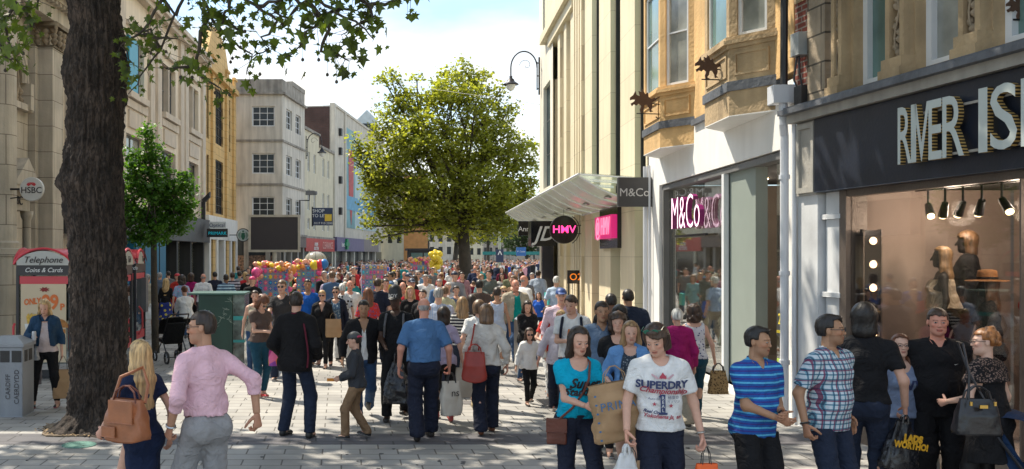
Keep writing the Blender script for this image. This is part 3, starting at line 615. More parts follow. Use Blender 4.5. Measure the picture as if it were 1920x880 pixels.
# pilaster with capital
mb = MB(); mb.fbox(fb, 28.0, 28.9, 0, .64, 1.6, 8.3).fbox(fb, 27.92, 28.98, 0, .72, 0, 1.6).fbox(fb, 27.95, 28.95, 0, .70, 1.6, 1.9); mb.fbox(fb, 28.95, 29.4, 0, .2, 0, 9)
mb.fbox(fb, 27.75, 28.0, 0, .22, 0, 8.3).build('pilaster', M['bank_stone'], b, bevel=.015)
mb = MB(); mb.fbox(fb, 27.86, 29.04, 0, .80, 8.9, 9.02).fbox(fb, 27.98, 28.92, 0, .68, 8.3, 8.36)
for (u, o) in [(27.95, .2), (27.95, .45), (27.95, .70), (28.3, .72), (28.62, .72), (28.95, .72)]:
    for k in range(3): mb.lathe(fb(u, o, 8.44+k*.15), [(.03, -.09), (.085, -.02), (.11, .04), (.06, .09)], 8)
for (u, o) in ((27.9, .76), (29.0, .76), (27.9, .12)):
    mb.tube([tuple(Vector(fb(u, o, 8.82))+Vector((.0, (.10-.014*t)*math.cos(t), (.10-.014*t)*math.sin(t)))) for t in np.linspace(0, 6, 18)], .035, 6)
mb.build('capital', M['stone_carved'], b, smooth=True)
mb = MB(); mb.fbox(fb, 17, 29.3, 0, .75, 9.02, 9.5).fbox(fb, 17, 29.5, 0, 1.0, 9.5, 9.62).fbox(fb, 17, 29.6, 0, 1.3, 9.62, 9.8).fbox(fb, 17, 29.4, -8, 1.1, 9.8, 10.3)
for k in range(40): mb.fbox(fb, 17.2+k*.31, 17.35+k*.31, .75, .95, 9.42, 9.5)
mb.build('entablature', M['bank_stone'], b)
# round column at left
mb = MB(); mb.lathe(fb(24.25, .62, 0), [(.56, 0), (.56, 2.2), (.60, 2.22), (.60, 2.4), (.50, 2.42), (.52, 2.55), (.43, 2.6), (.42, 8.2), (.46, 8.3), (.55, 8.9), (.65, 9.02)], 28).build('round_column', M['bank_stone'], b, smooth=False)
# round bank sign
Y = 24.0; X = PX(60, Y); Z = PZ(355, Y)
e = empty('round_sign', (X, Y, Z-.3), 'round white sign reading HSBC with red hexagon emblem', 'sign')
MB().lathe((X, Y, Z), [(.29, -.05), (.30, -.03), (.30, .05)], 32, axis='y').build('disc', mat('sign_white', (.62, .60, .56), .5, bump=0), e)
sign_text('lettering', 'HSBC', mat('letter_dark', (0, 0, 0)), e, (X, Y-.055, Z-.035), (1, 0, 0), size=.215, extrude=.003, bold=.002)
mb = MB(); r_ = .06; zc = Z+.115; k = .0
mb.poly([(X-.075, Y-.055, zc+.045), (X, Y-.055, zc), (X-.075, Y-.055, zc-.045)], (0, -.006, 0)).poly([(X+.075, Y-.055, zc+.045), (X, Y-.055, zc), (X+.075, Y-.055, zc-.045)], (0, -.006, 0))
mb.poly([(X-.075, Y-.055, zc+.045), (X-.12, Y-.055, zc), (X-.075, Y-.055, zc-.045)], (0, -.006, 0)).poly([(X+.075, Y-.055, zc+.045), (X+.12, Y-.055, zc), (X+.075, Y-.055, zc-.045)], (0, -.006, 0))
mb.poly([(X-.07, Y-.055, zc+.048), (X+.07, Y-.055, zc+.048), (X, Y-.055, zc+.006)], (0, -.006, 0), 0)
mb.build('emblem', mat('red_paint', (.55, .02, .03), .4, bump=0, var=.05), e)
MB().tube([(X-.3, Y, Z), (fb(Y, 0, 0)[0], Y, Z)], .025).tube([(X-.3, Y, Z-.2), (fb(Y, 0, 0)[0], Y, Z-.35)], .015).build('bracket', M['dark_metal'], e)
# ---------------------------------------------------------------- left: cream store
fl = frY(-10.18, .0556, 'L')
D('cream_render', (.78, .67, .53), .75, var=.08, vs=.8, bump=.05, stain=.12); D('cream_dark', (.62, .53, .43), .75, var=.1, bump=.05, stain=.15)
D('blue_shop', (.0, .14, .27), .4, var=.1, bump=0); D('pane_blue', (.02, .28, .42), .12, var=.3, bump=0)
b = empty('cream_store', (-8, 40, 0), 'cream rendered store with stepped window bays beyond big tree trunk', 'building')
ops = []
for a in (30.2, 36.4, 42.0, 47.2): ops += [(a, a+2.6, 8.5, 10.7), (a, a+2.6, 4.9, 6.9)]
mb = MB().wall(fl, 29.5, 51.6, 4.1, 13.1, ops, .45, 0); mb.fbox(fl, 29.5, 51.6, -8, -.5, 0, 13.0).build('wall', M['cream_render'], b)
mb = MB()
for a in (29.6, 33.4, 35.2, 39.6, 40.8, 45.2, 46.2, 50.4): mb.fbox(fl, a, a+.7, 0, .13, 4.1, 12.3)
for a in (30.2, 36.4, 42.0, 47.2): mb.fbox(fl, a-.1, a+2.7, 0, .22, 8.25, 8.5).fbox(fl, a-.3, a+2.9, 0, .10, 7.9, 8.2).fbox(fl, a+.2, a+2.4, 0, .08, 7.15, 7.8).fbox(fl, a-.1, a+2.7, 0, .16, 11.0, 11.15).fbox(fl, a+1.2, a+1.4, -.4, .0, 8.5, 10.7)
mb.fbox(fl, 29.4, 51.6, 0, .35, 12.3, 12.5).fbox(fl, 29.4, 51.6, 0, .5, 12.5, 12.7).build('pilaster', M['cream_dark'], b)
for i, q in enumerate(ops): window(b, fl, q[0]+.02, q[1]-.02, q[2]+.01, q[3]-.01, -.20, 2, 2, M['grey_frame'], M['pane_blue'] if i == 2 else (M['pane_dark'] if i % 3 else M['pane_curtain']))
# blue banner in the projecting first bay
MB().fbox(fl, 36.5, 37.7, -.1, .10, 8.55, 10.6).build('window_banner', mat('banner_blue', (.01, .30, .45), .4, bump=0, var=.35, vs=.5), b)
MB().fbox(fl, 29.5, 51.6, -.2, .25, 2.9, 4.1).build('fascia', mat('charcoal_fascia', (.07, .07, .075), .5), b)
mb = MB(); mb.fbox(fl, 37.0, 41.8, -.3, .22, 0, 2.9); mb.build('blue_panel', M['blue_shop'], b)
for u in (38.2, 39.4, 40.6): MB().fbox(fl, u, u+.05, .22, .25, 0, 2.9).build('panel_joint', M['dark'], b)
MB().fbox(fl, 42.0, 51.4, -.7, -.6, 0, 2.9).build('shop_display', mat('shop_mixed', (.16, .12, .10), .3, var=.9, vs=3.5, bump=0, emit=.12), b)
mb = MB()
for u in (41.8, 44.6, 47.6, 50.8): mb.fbox(fl, u, u+.3, -.6, .05, 0, 2.9)
mb.build('shop_column', M['dark'], b)
MB().fbox(fl, 42, 51.4, -.3, -.26, .2, 2.8).build('shop_window', glassm('shop_glass', ()), b)
# ---------------------------------------------------------------- left: orange stone building
D('stone_honey', (.72, .48, .20), .8, var=.15, vs=.8, bump=.1, stain=.15, blocks=('y', 1.0, .42, (.40, .25, .1), .012), col2=(.95, .93, .9))
b = empty('honey_stone_building', (-7, 56, 0), 'honey coloured stone building with tall dark gridded windows and stepped gable', 'building')
ops = [(52.0, 52.7, 8.6, 11.8), (54.2, 57.0, 8.6, 11.8), (54.2, 57.0, 4.6, 7.7), (52.0, 52.7, 4.6, 7.7), (58.8, 59.5, 8.6, 11.8)]
mb = MB().wall(fl, 51.6, 61, 4.4, 12.6, ops, .6, 0, o=-.01); mb.fbox(fl, 51.6, 61, -8, -.7, 0, 12.6)
mb.poly([fl(51.6, .02, 12.6), fl(60.4, .02, 12.6), fl(59.2, .02, 13.0), fl(57.6, .02, 14.6), fl(55.4, .02, 15.3), fl(53.6, .02, 15.0), fl(52.2, .02, 13.4)], tuple(a-c for a, c in zip(fl(52, -.6, 0), fl(52, 0, 0)))).build('wall', M['stone_honey'], b)
mb = MB()
for u in (53.2, 57.6, 60.2): mb.fbox(fl, u, u+.7, 0, .12, 0, 13.2).fbox(fl, u-.1, u+.8, 0, .2, 13.2, 13.35)
mb.fbox(fl, 51.6, 61, 0, .3, 12.3, 12.6); mb.build('pilaster', M['stone_honey'], b)
for q in ops: window(b, fl, q[0], q[1], q[2], q[3], -.10, max(1, int((q[1]-q[0])*2)), 6, M['dark'], M['pane_dark'], fw=.07)
mb = MB(); mb.fbox(fl, 51.6, 61, -.5, .2, 3.1, 4.4); mb.build('fascia', M['white_paint'], b)
mb = MB(); 
for u in (51.7, 53.9, 56.2, 58.4, 60.5): mb.fbox(fl, u, u+.5, -.4, .2, 0, 3.1)
mb.build('shop_column', M['white_paint'], b); MB().fbox(fl, 51.8, 60.8, -.5, -.42, 0, 3.1).build('shop_window', M['pane_dark'], b)
blade(388, 427, 429, 445, 50, 'hanging_sign', 'dark blade sign with teal letters PRIMARK under the small optician sign', M['black_gloss'], [('PRIMARK', 408, 438, 8.5, mat('teal_text', (.0, .35, .45), bump=0, emit=.2), {})])
blade(392, 424, 416, 428, 50.4, 'hanging_sign', 'small pale sign reading Optical above the dark PRIMARK sign', mat('sign_pale', (.6, .65, .66), .5, bump=0), [('Optical', 407, 423, 10, mat('navy_text', (.02, .05, .15), bump=0), {})])
# ---------------------------------------------------------------- left: white rendered block with canted corner
D('white_block', (.64, .60, .53), .8, var=.14, vs=.7, bump=.1, stain=.3); D('parapet', (.36, .33, .29), .85, var=.25, stain=.45)
b = empty('white_block', (-5, 63, 0), 'off-white three storey block with canted corner and metal framed windows', 'building')
P0, P1, P2 = (-7.6, 62.0), (-3.8, 62.0), (-2.6, 68.0)
fA = frP(P0, P1, 1); fB = frP(P1, P2, 1)
rows = [(10.55, 11.85), (7.5, 8.8), (4.75, 6.0)]
opA = [(1.84, 3.30, a, c) for a, c in rows]; opB = [(u, u+1.5, a, c) for a, c in rows for u in (1.0, 3.5)]
LA, LB = 3.8, math.dist(P1, P2)
mb = MB().wall(fA, 0, LA, 3.6, 12.6, opA, .25).wall(fB, 0, LB, 3.6, 12.6, opB, .25); mb.prism([(-7.6, 62.4), (-4.1, 62.4), (-3.0, 68), (-7.6, 68)], 3.6, 12.6).build('wall', M['white_block'], b)
mb = MB()
for z, w in ((12.6, .2), (9.55, .07), (6.72, .07), (3.5, .2)): mb.fbox(fA, -.1, LA+w, -.1, w, z, z+.14).fbox(fB, -w*.2, LB, -.1, w, z, z+.139)
mb.build('string_course', M['parapet'], b)
mb = MB(); mb.fbox(fA, 0, LA, -.4, 0, 12.74, 13.6).fbox(fB, 0, LB, -.4, 0, 12.74, 13.6).fbox(fB, 2.5, LB, -.4, .04, 13.6, 13.9); mb.build('parapet', M['parapet'], b)
for q in opA: window(b, fA, *q, -.12, 3, 3, M['white_frame'], M['pane_dark'], fw=.07)
for q in opB: window(b, fB, *q, -.12, 2, 3, M['white_frame'], M['pane_dark'], fw=.07)
mb = MB()
for u in (.1, 1.3, 2.7, 3.4): mb.fbox(fA, u, u+.3, -.3, .0, 0, 3.5)
for u in (.4, 2.2, 4.0, 5.6): mb.fbox(fB, u, u+.4, -.3, .0, 0, 3.5)
mb.build('shop_column', M['parapet'], b)
MB().fbox(fA, 0, LA, -.5, -.4, 0, 3.5).fbox(fB, 0, LB, -.5, -.4, 0, 3.5).build('shop_window', M['pane_dark'], b)
MB().fbox(fA, .3, LA-.4, -.35, -.3, 1.2, 2.2).build('window_display', mat('display_mixed', (.25, .15, .10), .5, var=.9, vs=9, bump=0), b)
MB().fbox(fB, 0, LB, -.3, .12, 2.75, 3.5).build('fascia', mat('fascia_plum', (.10, .07, .07), .5), b)
# blank screen billboard
Y = 57.; x0, x1 = PX(466, Y), PX(563, Y)
e = empty('screen_billboard', ((x0+x1)/2, Y, 0), 'large blank dark screen in cream frame on a post before the white block', 'billboard')
z0, z1 = PZ(473, Y), PZ(403, Y)
MB().box(x0, x1, Y-.1, Y+.25, z0, z0+.14).box(x0, x1, Y-.1, Y+.25, z1-.14, z1).box(x0, x0+.14, Y-.1, Y+.25, z0+.14, z1-.14).box(x1-.14, x1, Y-.1, Y+.25, z0+.14, z1-.14).build('frame', mat('frame_cream', (.50, .45, .36), .5), e)
MB().box(x0+.14, x1-.14, Y, Y+.2, z0+.14, z1-.14).build('screen', mat('screen_dark', (.035, .026, .028), .35, bump=0, var=.1), e)
xm = (x0+x1)/2; MB().lathe((xm, Y+.1, 0), [(.25, 0), (.16, .1), (.13, z0)], 12).build('post', MATS['frame_cream'], e)
# round coffee sign
Y = 58.; X, Z = PX(456, Y), PZ(441, Y)
e = empty('round_sign', (X, Y, Z-.4), 'round coffee house sign with pale green star-crowned emblem beside blank screen', 'sign')
MB().lathe((X, Y, Z), [(.40, -.04), (.41, -.02), (.41, .05)], 32, axis='y').build('disc', M['dark'], e)
MB().lathe((X, Y-.045, Z), [(.36, 0), (.36, -.01)], 32, axis='y').build('roundel', mat('roundel_white', (.6, .65, .6), .5, bump=0), e)
mb = MB(); mb.poly([(X+.09*math.cos(t)*(1 if i % 2 else .4), Y-.056, Z+.22+.09*math.sin(t)*(1 if i % 2 else .4)) for i, t in enumerate(np.linspace(math.pi/2, math.pi/2+2*math.pi, 11)[:-1])], (0, -.006, 0))
mb.poly([(X-.1, Y-.056, Z+.13), (X+.1, Y-.056, Z+.13), (X+.13, Y-.056, Z-.1), (X+.06, Y-.056, Z-.28), (X-.06, Y-.056, Z-.28), (X-.13, Y-.056, Z-.1)], (0, -.006, 0))
for sx in (-1, 1):
    for k in range(4): mb.poly([(X+sx*(.17+.04*k), Y-.056, Z-.26+.06*k), (X+sx*(.19+.04*k), Y-.056, Z-.24+.06*k), (X+sx*(.17+.035*k), Y-.056, Z+.2-.03*k), (X+sx*(.15+.035*k), Y-.056, Z+.2-.03*k)], (0, -.006, 0))
mb.build('emblem', mat('emblem_green', (.02, .14, .07), .5, bump=0), e); MB().tube([(X-.4, Y, Z), (X-.9, Y, Z)], .025).build('bracket', M['dark_metal'], e)
# ---------------------------------------------------------------- left far: low cream terrace and long white store
fc = Fr((-2.7, 68.), (.2008, .9796), (.9796, -.2008))
D('cream_paint', (.62, .57, .43), .8, var=.08, bump=.05, stain=.15); D('concrete_white', (.60, .56, .48), .8, var=.1, bump=.05, stain=.28); D('brick_dark', (.075, .04, .035), .9, var=.3, vs=1, blocks=('x', .45, .15, (.06, .05, .05), .01))
b = empty('cream_terrace', (-2, 72, 0), 'low cream terrace house with small sash windows next to white block', 'building')
ops = [(u, u+.7, a, c) for u in (1.3, 3.2, 6.2, 8.0) for a, c in ((8.3, 9.7), (5.5, 7.0), (4.1, 4.9))]
mb = MB().wall(fc, 0, 5.0, 3.6, 11.2, ops[:6], .2).wall(fc, 5.0, 10.2, 3.6, 10.4, ops[6:], .2); mb.fbox(fc, 0, 10.2, -5, -.25, 0, 10.2).build('wall', M['cream_paint'], b)
mb = MB(); mb.fbox(fc, 0, 5, -.4, .12, 11.2, 11.4).fbox(fc, 5, 10.2, -.4, .12, 10.4, 10.6).fbox(fc, 0, 10.2, -.3, .15, 3.45, 3.6); mb.build('cornice', M['parapet'], b)
for q in ops: window(b, fc, *q, -.08, 1, 2, M['white_frame'], M['pane_curtain'], fw=.06)
MB().fbox(fc, 0, 10.2, -.3, .05, 0, 2.5).build('shop_window', M['pane_dark'], b)
mb = MB(); mb.fbox(fc, .2, 10, .05, .15, 2.5, 3.45); fs = mb.build('fascia', mat('fascia_red', (.45, .03, .03), .5, bump=0), b)
sign_text('lettering', 'HOME', M['letter_white'], fs, fc(3.4, .17, 3.0), (fc.du[0], fc.du[1], 0), size=.4, extrude=.01); sign_text('lettering', 'DOCTOR', M['letter_white'], fs, fc(3.4, .17, 2.7), (fc.du[0], fc.du[1], 0), size=.35, extrude=.01)
sign_text('lettering', 'CLEARANCE', mat('letter_pink', (.8, .45, .4), bump=0), fs, fc(7.4, .17, 2.95), (fc.du[0], fc.du[1], 0), size=.75, extrude=.01, sx=.9)
for u in (1.2, 5, 9.2): MB().fbox(fc, u, u+.35, .05, .12, 0, 2.5).build('shop_column', M['cream_paint'], b)
b = empty('long_white_store', (2, 90, 0), 'long pale store with blue mural strip and mauve shop fascia', 'building')
mb = MB().fbox(fc, 10.2, 36, -9, 0, 3.7, 14.4); mb.fbox(fc, 10.2, 36, -8.6, -.3, 0, 3.7); mb.fbox(fc, 10.2, 36, -.3, .1, 14.4, 14.6)
for u in (10.2, 14.6): mb.fbox(fc, u, u+.5, 0, .12, 3.7, 14.4)
mb.build('wall', M['concrete_white'], b)
MB().fbox(Fr(fc(10.15, 0, 0)[:2], (-fc.n[0], -fc.n[1]), (-fc.du[0], -fc.du[1])), .3, 9, 0, .03, 5, 14.3).build('brick_party_wall', M['brick_dark'], b)
D('mural_blue', (.17, .34, .38), .6, var=.3, vs=.6, bump=0); D('mural_pale', (.40, .52, .55), .6, var=.15, bump=0); D('mural_red', (.45, .06, .07), .6, var=.4, vs=3, bump=0)
mb = MB(); mb.fbox(fc, 15.2, 19.4, 0, .04, 4.6, 13.3); mb.build('mural', M['mural_blue'], b); mb = MB(); mb.fbox(fc, 19.4, 31, 0, .05, 4.6, 12.9); mb.build('mural', M['mural_pale'], b)
mb = MB(); mb.poly([fc(16.3, .05, 11.5), fc(18.7, .05, 11.5), fc(18.5, .05, 7.5), fc(17.5, .05, 4.9), fc(16.5, .05, 7.5)], tuple(a-c for a, c in zip(fc(0, .02, 0), fc(0, 0, 0)))); mb.build('mural_emblem', M['mural_red'], b)
MB().fbox(fc, 15.2, 31, .05, .08, 6.2, 7.4).build('mural_band', mat('mural_band', (.12, .33, .50), .6, bump=0), b)
mb = MB(); mb.fbox(fc, 10.3, 22.6, -.2, .3, 2.55, 3.7); fs = mb.build('fascia', mat('fascia_mauve', (.13, .11, .22), .5, bump=0), b)
sign_text('lettering', 'boots', M['letter_white'], fs, fc(12.8, .32, 3.1), (fc.du[0], fc.du[1], 0), size=.6, extrude=.01)
mb = MB(); c = fc(13.8, .4, 3.15); mb.fbox(fc, 13.2, 14.6, .31, .5, 3.0, 3.3).fbox(fc, 13.6, 14.2, .31, .49, 2.7, 3.6); mb.build('pharmacy_cross', mat('cross_green', (.02, .25, .12), .5, bump=0), fs)
MB().fbox(fc, 22.6, 31, -.2, .3, 2.55, 3.7).build('fascia', mat('fascia_taupe', (.20, .17, .18), .5, bump=0), b)
MB().fbox(fc, 10.3, 36, -.3, -.2, 0, 2.55).build('shop_window', M['pane_dark'], b)
mb = MB()
for u in (10.3, 14.8, 18.6, 22.4, 26, 30): mb.fbox(fc, u, u+.45, -.2, .1, 0, 2.55)
mb.build('shop_column', M['concrete_white'], b)
for z in (5.6, 8.2, 10.6, 12.2): MB().fbox(fc, 12.3, 12.8, 0, .25, z, z+.6).build('vent_box', M['dark'], b)
# gable roof building behind
b = empty('gabled_building', (3, 112, 0), 'far building with pale blue gable over long store roof', 'building')
x0, x1 = PX(668, 110), PX(708, 110); MB().box(x0, x1, 110, 118, 0, PZ(226, 110)).poly([(x0, 110, PZ(226, 110)), (x1, 110, PZ(226, 110)), ((x0+x1)/2, 110, PZ(206, 110))], (0, 8, 0)).build('wall', mat('gable_blue', (.45, .52, .55), .7), b)
MB().box((x0+x1)/2-.8, (x0+x1)/2+.8, 109.9, 109.99, PZ(232, 110)-2, PZ(232, 110)).build('window', M['pane_dark'], b)
# far tall cream and orange blocks seen under the tree
def block(px0, px1, pyt, Y, depth, name, lab, m, strips=(), gm='pane_dark', rows=3, cols=4, base=None):
    x0, x1, z = PX(px0, Y), PX(px1, Y), PZ(pyt, Y); b = empty(name, ((x0+x1)/2, Y, 0), lab, 'building')
    f = Fr((x0, Y), (1, 0), (0, -1)); Wd = x1-x0; ops = []
    for r_ in range(rows):
        for c in range(cols):
            u = Wd*(c+.25)/cols; zz = z*(.28+.70*r_/max(rows, 1)); ops.append((u, u+Wd*.5/cols, zz, zz+z*.42/max(rows, 1)))
    mb = MB().wall(f, 0, Wd, 0, z, ops, .3); mb.box(x0, x1, Y+.35, Y+depth, 0, z).build('wall', m, b)
    MB().box(x0-.1, x1+.1, Y-.15, Y+depth, z, z+.35).build('parapet', M['parapet'], b)
    for q in ops: MB().fbox(f, *q[:2], -.28, -.22, *q[2:]).build('window', M[gm], b)
    return b
block(706, 757, 300, 104, 10, 'office_block', 'pale cream office block with tall strips under tree crown', M['cream_paint'], rows=4, cols=3)
block(757, 802, 330, 112, 10, 'office_block', 'plain tan orange block farther down the street', mat('tan_orange', (.55, .27, .10), .8), rows=0, cols=1)
block(802, 850, 405, 150, 10, 'terrace_house', 'small pale grey house left of the central tree trunk', M['concrete_white'], rows=3, cols=3)
block(850, 905, 415, 165, 10, 'terrace_house', 'distant cream house half hidden behind the central tree trunk', M['cream_paint'], rows=3, cols=4)
block(905, 968, 428, 190, 10, 'terrace_house', 'distant grey stone house between trunk and the lamp column', M['parapet'], rows=2, cols=6)
block(966, 1040, 432, 210, 10, 'terrace_house', 'distant stone castle-like building before dark trees', mat('far_stone', (.34, .30, .25), .9), rows=2, cols=6)
for a in (PX(905, 120),):
    e = empty('teal_barrier', (a+3, 120, 0), 'long teal hoarding crossing the far end of street', 'hoarding'); MB().box(PX(905, 120), PX(1012, 120), 120, 120.2, 2.25, 2.65).build('panel', mat('teal_board', (.02, .20, .19), .6), e)
    MB().box(PX(908, 120), PX(908, 120)+.2, 120, 120.2, 0, 2.25).box(PX(1000, 120), PX(1000, 120)+.2, 120, 120.2, 0, 2.25).build('post', M['dark'], e)
blade(968, 986, 464, 480, 70, 'direction_sign', 'small blue direction board on far side of the crowd', mat('sign_blue', (.03, .14, .40), .5, bump=0), [('P  Castle', 977, 472, 4, M['letter_white'], {})])
blade(930, 944, 468, 492, 66, 'direction_sign', 'dark board with white arrow strapped to the pale lamp column', mat('navy_board', (.02, .03, .08), .5, bump=0), [('^', 937, 478, 20, M['letter_white'], {})])
e = empty('lamp_column', (PX(937, 67), 67, 0), 'pale green lamp column with cross arm rising above far crowd', 'street lamp'); X = PX(937, 67)
MB().lathe((X, 67, 0), [(.16, 0), (.14, 1), (.09, 1.1), (.07, PZ(405, 67))], 12).build('pole', mat('pale_green', (.42, .46, .34), .5), e); MB().tube([(X-1, 67, PZ(426, 67)), (X+1, 67, PZ(426, 67))], .04).build('arm', MATS['pale_green'], e)
# black kiosk
e = empty('street_kiosk', (PX(793, 72), 72, 0), 'black market kiosk with glazed upper panels in the middle of crowd', 'kiosk'); x0, x1 = PX(767, 72), PX(820, 72)
MB().box(x0, x1, 72, 74, 0, PZ(470, 72)).box(x0-.15, x1+.15, 71.8, 74.2, PZ(470, 72), PZ(466, 72)).build('body', M['dark'], e)
MB().box(x0+.15, (x0+x1)/2-.05, 71.96, 71.99, 1.3, 2.4).box((x0+x1)/2+.05, x1-.15, 71.96, 71.99, 1.3, 2.4).build('window', M['pane_teal'], e)
# shop to let board
Y = 67.; x0, x1 = PX(587, Y), PX(624, Y)
e = empty('letting_board', ((x0+x1)/2, Y, PZ(423, Y)), 'navy SHOP TO LET board with yellow square on cream terrace', 'sign')
MB().box(x0, x1, Y-.05, Y+.05, PZ(423, Y), PZ(390, Y)).build('panel', mat('board_navy', (.03, .045, .09), .5, bump=0), e)
for t, px, py, sz in (('SHOP', 597, 396, 9), ('TO LET', 599, 405, 8.5), ('0117 910 2200', 606, 419, 5.6)): sign_text('lettering', t, M['letter_white'], e, (PX(px, Y), Y-.055, PZ(py, Y)), (1, 0, 0), size=sz*Y/F, extrude=.003)
MB().box(PX(609, Y), PX(622, Y), Y-.06, Y-.05, PZ(415, Y), PZ(402, Y)).build('yellow_square', mat('yellow_paint', (.75, .50, .05), .5, bump=0), e)
MB().box(x0-.1, x0, Y-.03, Y+.03, PZ(425, Y), PZ(388, Y)).build('mounting_post', M['dark_metal'], e)
wall_lamp(574, 258, 66.5, 0, 1.0, 'dark scrolled bracket lamp on the canted corner of the white block', -1)
# cctv on pole
Y = 64.; X = PX(562, Y); e = empty('cctv_camera', (X, Y, PZ(405, Y)), 'cctv camera on cranked black bracket above blank screen', 'camera')
MB().tube([(X, Y, PZ(405, Y)), (X, Y, PZ(376, Y)), (PX(580, Y), Y, PZ(376, Y)), (PX(580, Y), Y, PZ(366, Y))], .05, 6).build('bracket', M['dark_metal'], e)
x = PX(580, Y); MB().box(x-.25, x+.35, Y-.2, Y+.1, PZ(366, Y), PZ(358, Y)).lathe((x+.4, Y, PZ(366, Y)), [(.1, 0), (.14, .1), (.12, .25)], 10).build('housing', M['grey_frame'], e)
# cafe clip light on orange building
e = empty('floodlight', (PX(384, 50), 50, 4.6), 'black angled floodlight fixed on shop fascia beside small tree', 'light'); MB().box(PX(378, 50), PX(385, 50), 49.9, 50.1, PZ(412, 50), PZ(378, 50)).poly([(PX(378, 50), 49.8, PZ(376, 50)), (PX(394, 50), 49.8, PZ(360, 50)), (PX(394, 50), 49.8, PZ(370, 50)), (PX(384, 50), 49.8, PZ(380, 50))], (0, .4, 0)).build('housing', M['dark'], e)
# overhead wire
mb = MB(); mb.tube([(PX(430, 62), 62, PZ(118, 62)), (PX(560, 58), 58, PZ(128, 58)), (PX(690, 52), 52, PZ(150, 52)), (PX(1012, 41), 41, PZ(196, 41))], .008, 4)
tag(mb.build('overhead_wire', M['dark_metal']), 'thin wire strung across the street below clouds', 'wire')
# ---------------------------------------------------------------- trees
def bark_pat(N, L, O, cur):
    mp_ = N.new('ShaderNodeMapping'); mp_.inputs['Scale'].default_value = (9, 9, 2.2); L.new(O, mp_.inputs[0]); vo = N.new('ShaderNodeTexVoronoi'); vo.feature = 'DISTANCE_TO_EDGE'; vo.inputs['Scale'].default_value = 1.6; nz = N.new('ShaderNodeTexNoise'); nz.inputs['Scale'].default_value = 2.5; nz.inputs['Detail'].default_value = 5
    L.new(mp_.outputs[0], nz.inputs[0]); ad = N.new('ShaderNodeVectorMath'); ad.operation = 'MULTIPLY_ADD'; ad.inputs[1].default_value = (1.2, 1.2, 1.2); L.new(nz.outputs['Color'], ad.inputs[0]); L.new(mp_.outputs[0], ad.inputs[2]); L.new(ad.outputs[0], vo.inputs[0])
    mr = N.new('ShaderNodeMapRange'); mr.inputs[1].default_value = 0; mr.inputs[2].default_value = .22; mr.inputs[3].default_value = .38; mr.inputs[4].default_value = 1.35; L.new(vo.outputs[0], mr.inputs[0]); x = N.new('ShaderNodeVectorMath'); x.operation = 'SCALE'; L.new(cur, x.inputs[0]); L.new(mr.outputs[0], x.inputs['Scale']); return x.outputs[0]
D('bark', (.060, .043, .033), .95, var=.6, vs=3, bump=1., bs=26, stain=.35, pattern=bark_pat); D('bark_grey', (.07, .058, .045), .95, var=.3, vs=3, bump=.5)
D('leaf', (.235, .27, .055), .42, var=.5, vs=.9, bump=0, trans=.55); D('leaf_big', (.095, .145, .02), .42, var=.75, vs=5, bump=0, trans=.5)
D('leaf_bright', (.07, .17, .025), .45, var=.35, vs=3, bump=0, trans=.45); D('leaf_yellow', (.26, .25, .02), .5, var=.3, bump=0, trans=.45); D('leaf_dark', (.035, .07, .02), .6, var=.4, vs=.6, bump=0, trans=.25)
def leaf_quads(C, size, up=.6, asp=.75):
    """C: Nx3 leaf centres -> diamond leaves, randomly turned"""
    n = len(C); a = rng.normal(size=(n, 3)); a /= np.linalg.norm(a, axis=1)[:, None]
    nrm = rng.normal(size=(n, 3)); nrm[:, 2] = np.abs(nrm[:, 2])+up; nrm /= np.linalg.norm(nrm, axis=1)[:, None]
    u = np.cross(a, nrm); u /= np.linalg.norm(u, axis=1)[:, None]; v = np.cross(nrm, u)
    s = size*rng.uniform(.6, 1.25, n)[:, None]
    V = np.stack([C-u*s*.5, C+v*s*.5*asp-nrm*s*.08, C+u*s*.5, C-v*s*.5*asp-nrm*s*.08], 1).reshape(-1, 3)
    return V, np.arange(4*n).reshape(-1, 4)
def crown_points(lobes, per_m2, size, sub=.28, clump=18):
    """lobes: (x,y,z,r). leaves sit in small clumps spread through outer part of each lobe"""
    out = []
    for x, y, z, r in lobes:
        k = max(4, int(4*math.pi*r*r*per_m2/clump))
        d = rng.normal(size=(k, 3)); d /= np.linalg.norm(d, axis=1)[:, None]; rad = r*(rng.uniform(.25, 1.0, k)**.5)*rng.uniform(.85, 1.12, k)
        cen = np.array([x, y, z])+d*rad[:, None]
        pts = np.repeat(cen, clump, 0)+rng.normal(size=(k*clump, 3))*sub*np.array([1, 1, .6]); out.append(pts)
    return np.concatenate(out)
def limb(mb, a, b, r0, r1, wob=.15, n=7):
    a, b = Vector(a), Vector(b); pts = []; L = (b-a).length
    w = Vector((random.uniform(-1, 1), random.uniform(-1, 1), random.uniform(-.3, .6)))*wob*L
    for i in range(n):
        t = i/(n-1); pts.append(a.lerp(b, t)+w*math.sin(math.pi*t)+Vector((random.uniform(-1, 1), random.uniform(-1, 1), random.uniform(-1, 1)))*wob*.12*L*(0 < i < n-1))
    mb.tube(pts, [r0+(r1-r0)*i/(n-1) for i in range(n)], 8); return pts
